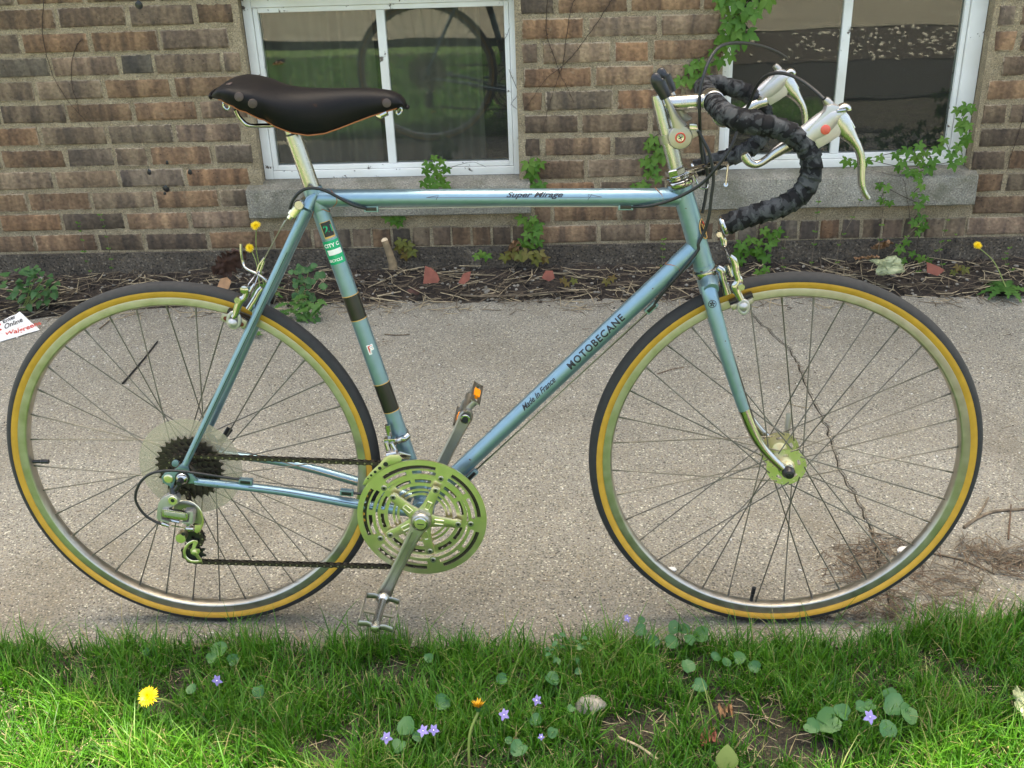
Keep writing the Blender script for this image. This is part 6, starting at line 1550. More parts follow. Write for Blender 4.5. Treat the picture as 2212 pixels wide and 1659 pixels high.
for p0, lst, uv in plants_:
    big = 'broad' if max(s for _, s in lst) > 45 else 'small'
    o = plant('violet_plant', '%s heart-shaped violet leaves in the lawn, %s' % (big, 'a tuft of %d leaves' % len(lst) if len(lst) > 1 else 'a single leaf standing alone'), 'violet plant', 'violet plants in the lawn')
    side_ = ('far left' if uv[0] < 440 else 'under the rear tyre' if uv[0] < 600 else 'just below the pedal' if uv[0] < 1000 else 'below the down tube' if uv[0] < 1300 else 'beside the front tyre' if uv[0] < 1660 else 'at the lower right')
    row = 'at the path edge' if uv[1] < 1400 else 'in mid lawn' if uv[1] < 1500 else 'in the front of the lawn'
    o['label'] = VLAB.pop(0) if VLAB else '%s heart-shaped violet leaves %s, %s' % (big, row, side_)
    VP_.append((o, uv, len(lst)))
    for p, s in lst:
        q = MB(); sz = s/1290.*.82; q.v = []
        nrm = Vector((rr.uniform(-.35, .35), -.55+rr.uniform(-.3, .3), .9)); heart(q, p, nrm, sz, rr); q.build('leaf', M['violetleaf'], o, ang=180)
        q = MB(); g_ = Vector((p0.x+rr.uniform(-.01, .01), p0.y+rr.uniform(-.01, .01), -.015)); q.tube([g_, g_.lerp(p, .6)+Vector((0, 0, .008)), p], .0008, 5); q.build('leaf_stalk', M['stem'], o)
# violet flowers
VF = [(469, 1470, 26, 'single violet flower right of the yellow dandelion', 1405+160), (835, 1594, 26, 'pale violet flower left of the violet clump', 0), (914, 1579, 26, 'leftmost bloom of the violet pair beside the broad leaves', 0), (937, 1577, 24, 'rightmost bloom of the violet pair beside the broad leaves', 0), (1089, 1544, 26, 'drooping violet flower right of the faded dandelion', 0), (1160, 1513, 24, 'violet flower seen from behind on a tall stalk', 0), (1169, 1592, 14, 'tiny violet bud low between lawn leaves', 0), (1355, 1336, 20, 'small violet flower overlapping the path edge', 0), (1879, 1549, 30, 'single violet flower at the lower right of the lawn', 0)]
for u, v, s, lab, _ in VF:
    p = at(u, v, z=.055); o = plant('violet_flower', lab, 'flower', 'violet flowers in the lawn'); sz = s/1290.*.52
    fn = (EYE-p).normalized()*.7+Vector((rr.uniform(-.5, .5), -.1, rr.uniform(-.2, .3))); fn.normalize(); t0 = fn.orthogonal().normalized(); s0 = fn.cross(t0)
    upv = (Vector((0, 0, 1))-fn*fn.z).normalized(); sv = fn.cross(upv)
    for a in (.45, -.45, 1.75, -1.75, pi):
        q = MB(); d_ = upv*math.cos(a)+sv*math.sin(a)+fn*.15; leaf_blade(q, p, d_, fn, sz, sz*.62, n=5, cup=.1, curl=.2); q.build('petal', M['purple'], o, ang=180)
    q = MB(); q.lathe(p+fn*.001, fn, [(.0012, 0), (.0002, .002)], 8); q.build('flower_centre', M['white'], o)
    g_ = Vector((p.x+rr.uniform(-.02, .02), p.y-.01, -.015)); q = MB(); q.tube(spl([g_, g_.lerp(p, .6)+Vector((.003, 0, .01)), p-fn*.002], 4), .0009, 5); q.build('stalk', M['stem'], o)
# dandelions
def dandelion(head, root, size, label, face=None, spent=False, leaves=0, seed=0, stemr=.0018, group='dandelions', bud=False):
    rr = random.Random(seed); o = plant('dandelion', label, 'dandelion', group)
    fn = (face or ((EYE-head).normalized()*.75+Vector((0, 0, .7)))).normalized(); t0 = fn.orthogonal().normalized(); s0 = fn.cross(t0)
    q = MB()
    if not spent:
        for ring_, (n, l_, el) in enumerate(((26, 1, .10), (24, .88, .35), (20, .68, .65), (14, .42, 1.0), (8, .25, 1.3))):
            for k in range(n):
                a = 2*pi*k/n+rr.uniform(-.1, .1); d_ = (t0*math.cos(a)+s0*math.sin(a))*math.cos(el)+fn*math.sin(el)
                leaf_blade(q, head+fn*(.0006*ring_), d_, fn, size*l_*rr.uniform(.85, 1.08), size*.17, n=3, cup=0, curl=.12)
    else:
        for k in range(46):
            a = 2*pi*k/46; el = rr.uniform(.15, 1.1); d_ = (t0*math.cos(a)+s0*math.sin(a))*math.cos(el)+fn*math.sin(el); leaf_blade(q, head, d_, fn, size*rr.uniform(.7, 1.0), size*.16, n=3, cup=0, curl=-.1)
    q.build('flower_head', M['ochre'] if spent else M['yellow'], o, ang=180)
    q = MB(); q.lathe(head-fn*size*.45, fn, [(.002, 0), (size*.26, size*.15), (size*.3, size*.42)], 12); q.build('bracts', M['weed'], o)
    q = MB(); h0 = head-fn*size*.45; mid_ = root.lerp(h0, .55)+Vector((rr.uniform(-.01, .01), 0, .012)); q.tube(spl([root, mid_, h0], 6), [stemr]*13, 8); q.build('stalk', M['stem'], o)
    for k in range(leaves):
        a = rr.uniform(0, 2*pi); a = 2*pi*k/leaves+rr.uniform(-.3, .3); q = MB(); L_ = rr.uniform(.06, .11); leaf_blade(q, root+Vector((0, 0, .004)), Vector((math.cos(a), math.sin(a), rr.uniform(.15, .55))), Vector((0, 0, 1)), L_, L_*.34, n=14, cup=.2, curl=.5, tooth=.45); q.build('leaf', M['dandleaf'], o, ang=180)
    return o
dandelion(at(320, 1505, z=.075), at(415, 1550, z=-.01), .0195, 'bright yellow sunlit dandelion in the front lawn at left', face=Vector((-.15, -.55, .8)), leaves=5, seed=1)
dandelion(at(1033, 1528, z=.10), at(1015, 1690, z=-.01), .0165, 'faded orange dandelion seen side-on with a long pale stalk', face=Vector((0, .25, 1)), spent=True, seed=2, stemr=.0022)
dandelion(at(552, 487, y=1.70), at(572, 625, y=1.62), .0190, 'taller yellow dandelion between the rear brake and the wall', face=Vector((0, -.6, .8)), seed=3)
dandelion(at(539, 536, y=1.66), at(562, 628, y=1.60), .0170, 'lower yellow dandelion just under the taller one by the rear brake', face=Vector((-.1, -.95, .5)), leaves=9, seed=4)
dandelion(at(2112, 530, y=1.72), at(2175, 625, y=1.60), .0155, 'yellow dandelion at the right end of the soil bed', face=Vector((-.1, -.7, .8)), leaves=11, seed=6)
# dandelion leaves and clover mass in the bed
def weedmass(name, u, v, ru, rv, n, size, m_, label, cat, seed=0, y=None, kind=0):
    rr = random.Random(seed); o = plant(name, label, cat)
    c = at(u, v+rv, z=.0)
    for k in range(n):
        a = rr.uniform(0, 2*pi); r_ = math.sqrt(rr.random()); uu, vv = u+ru*r_*math.cos(a), v+rv*r_*math.sin(a)
        yy = (y if y else 1.66)+rr.uniform(-.05, .05)
        p = at(uu, vv, y=yy)
        if p.z < .004: p.z = .004+rr.uniform(0, .012)
        q = MB()
        if kind == 0: heart(q, p, Vector((rr.uniform(-.6, .6), -.7, rr.uniform(.3, 1))), size*rr.uniform(.6, 1.2), rr, deep=.2)
        elif kind == 1: leaf_blade(q, p, Vector((rr.uniform(-1, 1), -.5+rr.uniform(-.6, .4), rr.uniform(-.5, .5))), Vector((0, -.3, 1)), size*rr.uniform(.8, 1.6), size*.45, n=10, tooth=.4, curl=.4)
        else: leaf_blade(q, p, Vector((rr.uniform(-1, 1), -.6, rr.uniform(-.4, .6))), Vector((0, -.5, 1)), size*rr.uniform(.7, 1.2), size*.6, n=6, curl=.3)
        q.build('leaf', m_, o, ang=180)
    q = MB()
    for k in range(max(4, n//5)):
        a = rr.uniform(0, 2*pi); p = at(u+ru*.7*math.cos(a), v+rv*.6*math.sin(a), y=(y or 1.66)); q.tube([Vector((c.x+rr.uniform(-.02, .02), (y or 1.66), .0)), p], .0012, 5)
    q.build('stalks', M['stem'], o, kind='stuff')
    return o
weedmass('leafy_weed', 62, 618, 62, 42, 64, .034, M['weed'], 'leafy green weed growing against the wall at the far left', 'weed', 21, 1.60, 2)
weedmass('clover_patch', 660, 612, 42, 40, 40, .022, M['weed'], 'round-leaved weeds between the seat tube and the seat stay', 'weed', 22, 1.60, 0)
weedmass('dandelion_leaves', 655, 665, 45, 26, 30, .040, M['dandleaf'], 'jagged dandelion leaves spilling over the path edge behind the seat stay', 'weed', 23, 1.50, 1)
weedmass('dandelion_leaves', 560, 740, 26, 10, 6, .030, M['dandleaf'], 'few jagged leaves on the path seen inside the rear wheel rim', 'weed', 24, 1.40, 1)
weedmass('chickweed', 1230, 1400, 60, 38, 46, .013, M['violetleaf'], 'pale small-leaved chickweed at the path edge under the down tube', 'weed', 25, -.12, 2)
# creeper seedlings in the bed and creeper on the wall
def creeper(pts, label, size=.030, y=None, seed=0, m_='leaf', cat='creeper', group=None, vine=None, root=None):
    rr = random.Random(seed); o = plant('creeper', label, cat, group)
    P_ = []
    for i, (u, v) in enumerate(pts):
        yy = (y if y is not None else DW-.012)+rr.uniform(-.008, .004); p = at(u, v, y=yy); P_.append(p)
        q = MB(); creeper_leaf(q, p, Vector((rr.uniform(-.35, .35), -1, rr.uniform(.0, .5))), size*rr.uniform(.75, 1.15), rr); q.build('leaf', M[m_], o, ang=180)
    ps = list(P_)
    if root: ps = [at(root[0], root[1], y=(y if y is not None else DW-.006))] + ps
    if len(ps) > 1:
        q = MB(); q.tube(spl([p+Vector((0, .006, 0)) for p in ps], 4), .0011, 5); q.build('vine_stem', M['vine'], o)
    return o
creeper([(1560, 8), (1590, 2), (1580, 30), (1610, 14), (1640, 4), (1572, 48), (1600, 45), (1590, 66), (1568, 74), (1612, 70), (1586, 92), (1625, 28), (1655, -4), (1600, -14), (1560, -12)], 'dense green creeper hanging over the top left corner of the right window', .046, DW-.02, 1)
creeper([(1540, 108), (1578, 118), (1560, 92), (1510, 132), (1490, 142), (1525, 140), (1508, 160), (1530, 168), (1488, 170), (1515, 182), (1470, 172), (1555, 128)], 'green creeper on the bricks left of the cable loop', .034, DW-.015, 2)
creeper([(1448, 275), (1412, 298), (1402, 312), (1425, 318), (1436, 335), (1392, 345), (1405, 352), (1420, 338), (1400, 372), (1422, 382), (1415, 366), (1445, 300)], 'green creeper climbing the bricks behind the stem', .032, DW-.012, 3)
creeper([(1372, 402), (1385, 396), (1398, 400), (1380, 410)], 'small creeper tuft peeking above the top tube near the head', .026, DW-.012, 4)
creeper([(1142, 352), (1152, 360), (1168, 350), (1150, 372)], 'creeper sprig at the lower right corner of the left window', .036, DW-.014, 5)
creeper([(1158, 400), (1172, 396), (1148, 410)], 'creeper leaves beside the right end of the left sill', .032, DW-.03, 6)
creeper([(938, 338), (955, 345), (925, 352), (940, 358), (948, 372), (920, 366), (965, 362), (930, 382), (955, 385), (915, 392), (940, 395), (932, 404), (962, 396)], 'creeper tuft standing on the left window sill', .026, DW-.05, 7, vine=None)
creeper([(838, 466), (855, 462), (868, 466), (850, 476), (862, 480)], 'creeper leaves hanging under the left sill at its middle', .026, DW-.012, 8)
creeper([(1128, 470), (1140, 478), (1152, 470), (1165, 482), (1148, 492), (1160, 500), (1140, 505), (1155, 515), (1130, 520), (1165, 520), (1146, 528)], 'green creeper hanging below the right end of the left sill', .028, DW-.02, 9)
creeper([(1120, 548), (1105, 545), (1090, 552)], 'young creeper with a dead leaf behind the bed at centre', .036, DW-.03, 10, m_='leafyel', root=(1110, 575))
creeper([(1165, 545), (1178, 556), (1158, 560), (1140, 545)], 'bronze young creeper right of the centre creeper', .034, DW-.03, 11, m_='leafyel', root=(1165, 580))
creeper([(1042, 545), (1030, 552), (1052, 550)], 'small young creeper seedling right of the terracotta shard', .026, DW-.04, 12, root=(1040, 578))
creeper([(868, 520), (880, 528), (864, 532), (890, 540), (875, 548)], 'bronze creeper seedling beside the cut stump', .028, DW-.02, 13, m_='leafyel', root=(870, 570))
creeper([(1602, 525), (1618, 540), (1595, 545), (1640, 520), (1622, 515), (1660, 528), (1638, 538), (1600, 560)], 'green creeper behind the front brake', .030, DW-.03, 14, root=(1620, 575))
creeper([(1650, 495), (1665, 505), (1680, 498), (1672, 518), (1640, 545), (1655, 552)], 'leafy creeper under the lower bar end', .030, DW-.03, 15, root=(1660, 580))
creeper([(1640, 585), (1655, 578), (1648, 596)], 'small creeper seedling just above the front tyre', .026, 1.68, 16, root=(1648, 612))
creeper([(1900, 338), (1935, 330), (1960, 322), (1980, 335), (1950, 348), (1990, 350), (2000, 328), (2015, 345), (1985, 312), (2025, 318), (2040, 300), (2055, 330), (2070, 315), (2080, 340), (2060, 350), (1965, 368), (1985, 372), (2005, 362), (1940, 360), (1870, 345), (1850, 350), (1830, 345)], 'long green creeper across the lower right corner of the right window', .028, DW-.03, 17)
creeper([(2068, 235), (2088, 228), (2098, 232), (2078, 260), (2092, 268), (2076, 275), (2085, 300), (2090, 290)], 'creeper climbing the right jamb of the right window', .030, DW-.02, 18)
creeper([(1985, 385), (1992, 400), (1975, 418), (1998, 425), (1985, 440), (1900, 398), (1915, 402), (1905, 430), (1922, 436)], 'creeper trailing down the face of the right sill', .024, DW-.055, 19)
creeper([(1990, 468), (1975, 478), (1995, 486), (1982, 500), (1960, 520), (1945, 535), (1970, 545), (1990, 555), (2008, 560), (1950, 560)], 'leafy creeper against the foundation below the right sill', .026, DW-.03, 20, root=(1975, 590))
creeper([(2070, 575), (2085, 580), (2060, 585)], 'bronze seedling left of the right dandelion', .024, 1.72, 27, m_='leafyel', root=(2072, 598))
creeper([(1225, 610), (1240, 604), (1215, 602)], 'low seedling in the bed at centre right', .022, 1.68, 28, m_='leafyel', root=(1228, 622))
creeper([(1310, 605), (1322, 598)], 'tiny bronze seedling behind the down tube', .024, 1.68, 29, m_='leafyel', root=(1315, 620))
# dead vine stems on the wall
def vine(pts, label, y=DW-.004, r_=.0013, seed=0, m_='vine'):
    rr = random.Random(seed); o = plant('dead_vine', label, 'vine', 'dead vine stems on the wall')
    P_ = spl([at(u, v, y=y) for u, v in pts], 7); P_ = [p+Vector((rr.uniform(-1, 1)*.0012, rr.uniform(-.001, .0006), rr.uniform(-1, 1)*.0012)) for p in P_]
    q = MB(); q.tube(P_, [r_*(1-.55*i/len(P_)) for i in range(len(P_))], 5); q.build('main_stem', M[m_], o)
    q = MB()
    for p in P_[2::3]:
        d_ = Vector((rr.uniform(-1, 1), -.15, rr.uniform(-.6, 1))).normalized(); q.tube([p, p+d_*rr.uniform(.004, .012)], [r_*.5, r_*.25], 4)
    q.build('rootlet', M[m_], o, kind='stuff')
vine([(95, -5), (91, 60), (97, 105), (110, 150), (122, 180), (150, 222), (180, 255), (204, 280)], 'long dead vine stem down the bricks at far left')
vine([(178, 85), (166, 98), (155, 135), (156, 190), (166, 215), (170, 245)], 'short dead vine stem left wall, right of the long one', seed=2)
vine([(1183, -5), (1180, 60), (1185, 90), (1203, 140), (1212, 165), (1228, 195), (1240, 222)], 'dead vine stem on the pier bending right at its foot', seed=3)
vine([(1243, -5), (1233, 20), (1224, 75), (1216, 140), (1208, 160), (1190, 215), (1172, 283)], 'dead vine stem on the pier running down to the left', seed=4)
vine([(1325, -5), (1302, 30), (1275, 70), (1245, 110), (1218, 140), (1180, 170), (1155, 205), (1130, 240)], 'dead vine stem slanting across the pier', seed=5)
vine([(1115, -2), (1108, 30), (1095, 75), (1060, 130), (1035, 185), (1045, 210)], 'thin dead vine stem crossing the right pane of the left window', y=WD+.002, r_=.0009, seed=6)
vine([(1100, 150), (1118, 200), (1105, 225), (1128, 240), (1150, 250)], 'thin vine twig curling round the right jamb of the left window', y=WD-.006, r_=.0009, seed=7)
vine([(2210, 250), (2200, 290), (2185, 330), (2175, 370)], 'dead vine stem at the far right of the wall', seed=8)
vine([(1965, 470), (1958, 420), (1948, 385), (1900, 372), (1850, 360)], 'thin bare vine on the right sill face', y=DW-.042, r_=.0009, seed=9)
vine([(950, 372), (985, 358), (1020, 350), (1050, 360)], 'thin bare vine lying along the left sill', y=DW-.03, r_=.0009, seed=10)
# upright budding twigs in the bed
def budtwig(pts, label, y=1.74, r_=.0015, seed=0, n=7):
    rr = random.Random(seed); o = plant('budding_twig', label, 'twig', 'upright budding twigs in the soil bed'); P_ = spl([at(u, v, y=y) for u, v in pts], 5)
    q = MB(); q.tube(P_, [r_*(1-.5*i/len(P_)) for i in range(len(P_))], 6); q.build('stem', M['twig'], o)
    for k in range(n):
        p = P_[int(len(P_)*(.15+.85*k/n)) % len(P_)]; q = MB()
        for s_ in (1, -1): leaf_blade(q, p, Vector((s_*rr.uniform(.4, 1), -.5, rr.uniform(.2, .9))), Vector((0, -.6, 1)), rr.uniform(.007, .014), .008, n=4, cup=.3)
        q.build('bud_leaves', M['leaf'], o, ang=180)
budtwig([(205, 608), (185, 555), (176, 500), (168, 480)], 'tall budding twig against the left foundation', seed=1)
budtwig([(245, 600), (238, 550), (226, 490), (215, 460)], 'tallest budding twig at left, right of its neighbour', y=1.76, seed=2)
for k, (pts, lb) in enumerate([([(1750, 592), (1758, 530), (1765, 460), (1770, 425)], 'budding twig in front of the sill under the bar drop'), ([(1808, 592), (1812, 530), (1842, 470), (1868, 410)], 'budding twig slanting right below the right window'), ([(1892, 600), (1900, 520), (1908, 440), (1910, 405)], 'straight budding twig near the lever tip'), ([(1890, 600), (1940, 530), (1980, 490), (2010, 455)], 'long budding twig slanting to the right'), ([(2040, 595), (2030, 540), (2040, 500), (2050, 460)], 'budding twig left of the right dandelion'), ([(1975, 605), (2000, 560), (2050, 520), (2068, 500)], 'thin leaning twig with two fresh leaves'), ([(2190, 590), (2170, 560), (2185, 530)], 'short twig behind the right dandelion'), ([(1430, 585), (1432, 540), (1434, 512)], 'cut upright stub behind the down tube'), ([(1700, 600), (1690, 560), (1702, 500)], 'twig directly behind the front tyre top')]):
    budtwig(pts, lb, y=1.72+.01*(k % 3), seed=30+k, n=5)
# ------------------------------------------------------------------ litter and single finds in the bed
def bedz(x, y): return soil_z(x, y) + .010*nz(x, y, 9) + .008*nz(x, y, 33, 2) + .006*nz(x, y, 75, 4)
def bedzone(rr): return rr.uniform(-2.0, 2.0), rr.uniform(1.52, 1.79), 1
bz = lambda x, y: bedz(x, y)+.002
scatter_sticks('twig_litter', 1300, bedzone, M['twig'], .03, .12, .0012, bz, 31, 'fine dead twigs littering the soil bed', 'twig litter', flat=.2)
scatter_sticks('stalk_litter', 520, bedzone, M['straw'], .03, .13, .0015, bz, 32, 'pale dead stalks littering the soil bed', 'stalk litter', flat=.2)
def crackzone(rr):
    i = rr.randrange(len(crk)-1); p = crk[i]; return p.x+rr.gauss(0, .006), p.y+rr.gauss(0, .004), 1
scatter_sticks('crack_debris', 60, crackzone, M['needle'], .006, .022, .0006, lambda x, y: .001, 33, 'brown bits lying along the crack in the path', 'debris', flat=.1)
def z1(rr):
    c = [(1820, 1215, 60, 34), (1900, 1250, 60, 50), (1900, 1190, 60, 26), (1870, 1250, 45, 45), (2120, 1195, 70, 22), (2190, 1215, 50, 22), (1850, 1320, 120, 26), (2020, 1290, 130, 34), (2000, 1240, 120, 30), (1950, 1330, 140, 20)]; a = rr.choice(c); p = at(rr.gauss(a[0], a[2]*.6), rr.gauss(a[1], a[3]*.6), z=0)
    return p.x, p.y, 1
scatter_sticks('needle_litter', 400, z1, M['needle'], .015, .05, .0008, lambda x, y: .001, 34, 'reddish brown needle litter swept against the lawn at right', 'litter', flat=.14)
scatter_sticks('bark_litter', 260, z1, M['twig'], .02, .07, .0014, lambda x, y: .001, 35, 'grey twig bits mixed in the litter at right', 'litter', flat=.14)
def pebble(q, p, r_, rr, fl_=.6):
    bm = bmesh.new(); bmesh.ops.create_icosphere(bm, subdivisions=1, radius=1); s_ = rr.random()*10
    a = rr.uniform(0, 2*pi); ca, sa = math.cos(a), math.sin(a); kx, ky = rr.uniform(.8, 1.4), rr.uniform(.6, 1)
    bm.verts.index_update(); vs_ = []
    for v in bm.verts:
        f_ = 1+.35*noise.noise(v.co*1.3+Vector((s_, 0, 0))); x, y, z = v.co.x*kx*f_, v.co.y*ky*f_, v.co.z*fl_*f_; vs_.append(p+Vector((x*ca-y*sa, x*sa+y*ca, z))*r_)
    q.add(vs_, [tuple(v.index for v in f.verts) for f in bm.faces]); bm.free()
q = MB(); rr = random.Random(40)
for _ in range(700):
    x, y = rr.uniform(-2, 2), rr.uniform(1.54, 1.79); pebble(q, Vector((x, y, bz(x, y)+.001)), rr.uniform(.003, .008), rr)
q.build('bed_pebbles', M['greystone'], kind='stuff', label='small grey pebbles in the soil bed', cat='pebbles')
q = MB()
for _ in range(520):
    x, y = rr.uniform(-2, 2), rr.uniform(1.54, 1.79); pebble(q, Vector((x, y, bz(x, y)+.001)), rr.uniform(.004, .011), rr, .8)
q.build('soil_crumbs', M['soil'], kind='stuff', label='dark crumbs of soil in the bed', cat='soil crumbs')
def stone_thing(name, u, v, r_, m_, label, cat='stone', z=.012, fl_=.6, seed=0, y=None):
    q = MB(); p = at(u, v, z=z); rr = random.Random(seed); bm = bmesh.new(); bmesh.ops.create_icosphere(bm, subdivisions=3, radius=1); vs_ = []; s_ = seed*3.1
    for w_ in bm.verts:
        f_ = 1+.25*noise.noise(w_.co*1.2+Vector((s_, 0, 0)))+.06*noise.noise(w_.co*5+Vector((s_, 3, 0))); vs_.append(p+Vector((w_.co.x*1.25*f_, w_.co.y*.9*f_, w_.co.z*fl_*f_))*r_)
    bm.verts.index_update(); q.add(vs_, [tuple(w_.index for w_ in f.verts) for f in bm.faces]); bm.free(); q.build(name, m_, label=label, cat=cat)
stone_thing('white_stone', 848, 603, .012, M['whitestone'], 'round white stone in the soil right of the seat tube', seed=1)
stone_thing('pebble', 815, 612, .016, M['greystone'], 'long flat greenish pebble left of the white stone', seed=2, fl_=.35)
stone_thing('pebble', 795, 594, .008, M['whitestone'], 'tiny white chip above the flat pebble', seed=3)
stone_thing('clay_ball', 893, 632, .017, simple('brown_clay', (.085, .04, .028), .85, var=.3), 'round brown clay lump below the terracotta shard', seed=4, fl_=.9)
stone_thing('white_stone', 1178, 576, .010, M['whitestone'], 'small white stone behind the bed centre', seed=5)
stone_thing('white_stone', 1166, 622, .012, M['whitestone'], 'white stone beside the path edge at centre', seed=6)
stone_thing('white_stone', 1050, 628, .013, M['greystone'], 'grey white stone left of centre near the path edge', seed=7)
stone_thing('white_stone', 1960, 592, .013, M['whitestone'], 'pale stone below the plastic film at right', seed=8)
stone_thing('white_stone', 2102, 586, .010, M['whitestone'], 'bright white stone left of the right dandelion stalk', seed=9)
stone_thing('white_stone', 2158, 578, .018, M['whitestone'], 'long pale stone behind the right dandelion leaves', seed=10, fl_=.4)
stone_thing('clay_ball', 1837/1.0-0, 1204, .001, M['whitestone'], 'tiny white crumb on the path') if False else None
stone_thing('white_stone', 1452, 1230, .0075, M['whitestone'], 'bright white pebble on the path inside the front rim', seed=11, z=.003)
stone_thing('white_stone', 1957, 1190, .014, M['whitestone'], 'whitish crumpled lump in the needle litter', seed=12, z=.006, fl_=.5)
stone_thing('lawn_stone', 1276, 1522, .020, M['greystone'], 'pale stone half sunk in the lawn below the front wheel', seed=13, z=.022, fl_=.7)
def shard(name, pts, label, m_, th=.006, zt=.02, cat='shard', lean=.5):
    base = [at(u, v, y=1.62+.0*i) for i, (u, v) in enumerate(pts)]; zm = min(p.z for p in base)
    q = MB(); off = Vector((0, 0, max(0, .004-zm))); f0 = [p+off+Vector((0, (p.z-zm)*lean, 0)) for p in base]; f1 = [p+Vector((0, th, .001)) for p in f0]; n = len(f0)
    q.add(f0+f1, [tuple(range(n)), tuple(range(n, 2*n))[::-1]]+[(i, n+i, n+(i+1) % n, (i+1) % n) for i in range(n)]); q.build(name, m_, smooth=False, label=label, cat=cat)
shard('terracotta_shard', [(914, 613), (916, 582), (930, 586), (943, 595), (949, 606), (946, 611)], 'triangular terracotta shard standing in the soil left of centre', M['terra'])
shard('terracotta_shard', [(990, 612), (1000, 596), (1016, 592), (1014, 606), (1002, 614)], 'flat terracotta shard lying right of the big triangular one', M['terra'])
shard('terracotta_shard', [(1170, 602), (1178, 590), (1194, 590), (1198, 602), (1186, 608)], 'small terracotta shard at bed centre', M['terra'])
shard('terracotta_shard', [(2004, 590), (2006, 572), (2030, 580), (2042, 586), (2025, 596)], 'orange shard right of the plastic film', M['terra'])
shard('terracotta_shard', [(468, 622), (472, 608), (486, 605), (496, 612), (494, 624), (480, 628)], 'orange brown shard just above the rear tyre', M['tanleaf'])
# crumpled dead leaves
def deadleaf(u, v, du, dv, m_, label, y=1.70, seed=0, rot_=0.0):
    rr = random.Random(seed); c = at(u, v, y=y); s_ = (at(u+du, v, y=y)-c).length; h_ = (at(u, v-dv, y=y)-c).length; q = MB(); n = 20; k = 8; vs_ = []; fs = []
    for i in range(n+1):
        for j in range(k+1):
            a = (i/n-.5)*2; b = (j/k-.5)*2; lob = (1+(.30 if du > 25 else .07)*math.cos(i*2.1+seed)*abs(b))*math.sqrt(max(.02, 1-a*a*.95)); x = a*s_; z = b*h_*lob*.9+h_*.25*a
            x, z = x*math.cos(rot_)-z*math.sin(rot_), x*math.sin(rot_)+z*math.cos(rot_)
            vs_.append(c+Vector((x, .014*noise.noise(Vector((a*3, b*3, seed)))*2-.02*b, z+.004*noise.noise(Vector((a*9, b*9, seed))))))
    for i in range(n):
        for j in range(k): e = i*(k+1)+j; fs.append((e, e+1, e+k+2, e+k+1))
    q.add(vs_, fs); q.build('dead_leaf', m_, ang=180, label=label, cat='leaf')
deadleaf(495, 568, 42, 26, M['deadleaf'], 'large curled dark brown dead leaf below the two dandelions', seed=1, rot_=.5)
deadleaf(1112, 535, 14, 22, M['tanleaf'], 'rusty dead leaf stuck behind the centre creeper', y=DW-.02, seed=2)
deadleaf(1905, 530, 22, 14, M['tanleaf'], 'pale orange dead leaf against the foundation at right', y=1.76, seed=3)
deadleaf(1930, 560, 20, 8, M['tanleaf'], 'flat tan dead leaf left of the plastic film', y=1.68, seed=4) if False else deadleaf(1872, 556, 26, 7, M['tanleaf'], 'flat tan dead leaf left of the plastic film', y=1.68, seed=4)
deadleaf(1568, 1535, 14, 20, M['tanleaf'], 'pale curled dead leaf on the bare patch of lawn at right', y=-.27, seed=5)
deadleaf(1530, 1592, 18, 12, M['terra'], 'reddish dead leaf on the bare patch low in the lawn', y=-.32, seed=6)
deadleaf(602, 137, 12, 7, M['tanleaf'], 'small orange leaf stuck on the left window pane', y=WD+.018, seed=7)
# pale oval leaf and single stalks in the lawn
q = MB(); leaf_blade(q, at(1569, 1665, z=.02), Vector((.05, .35, .9)), Vector((0, -1, .4)), .042, .036, n=8, cup=.1, curl=.1); q.build('oval_leaf', M['stem'], ang=180, label='pale upright oval leaf at the bottom edge of the lawn', cat='leaf')
q = MB(); q.tube(spl([at(1335, 1592, z=.02), at(1380, 1612, z=.022), at(1420, 1640, z=.015)], 4), .0022, 7); q.build('dry_stalk', M['straw'], label='pale dry stalk lying in the lawn low at right centre', cat='stalk')
# branch, stump, sticks
def stick(pts, r0, r1, m_, label, y=None, z=None, cat='stick', name='stick', n=5, seg=8, seed=0):
    P_ = spl([at(u, v, y=y, z=z) if (y is not None) != (z is not None) else at(u, v, z=z) for u, v in pts], n); q = MB(); N_ = len(P_); rr = random.Random(seed)
    q.tube([p+Vector((rr.uniform(-1, 1), rr.uniform(-1, 1), rr.uniform(0, 1)))*r0*.15 for p in P_], [lerp(r0, r1, i/(N_-1)) for i in range(N_)], seg); q.build(name, m_, label=label, cat=cat)
stick([(1283, 563), (1300, 558), (1330, 560), (1370, 570), (1410, 580), (1440, 585)], .0085, .0105, M['bark'], 'thick pale fallen branch behind the down tube', z=.035, name='branch', cat='branch')
sp0, sp1 = at(848, 568, y=1.72), at(831, 520, y=1.72)
q = MB(); q.tube([sp0-Vector((0, 0, .02)), sp0, sp0.lerp(sp1, .5)+Vector((.001, 0, 0)), sp1], [.0155, .0140, .0120, .0110], 16); q.build('stump', M['bark'], label='cut woody stump standing in the soil right of the seat tube', cat='stump')
st_ = bpy.data.objects['stump']; q = MB(); d_ = (sp1-sp0).normalized(); q.lathe(sp1, (d_+Vector((0, -.9, .2))).normalized(), [(.0112, -.001), (.0108, .0022), (.0001, .0026)], 18, caps=False); q.build('cut_face', M['wood_cut'], st_)
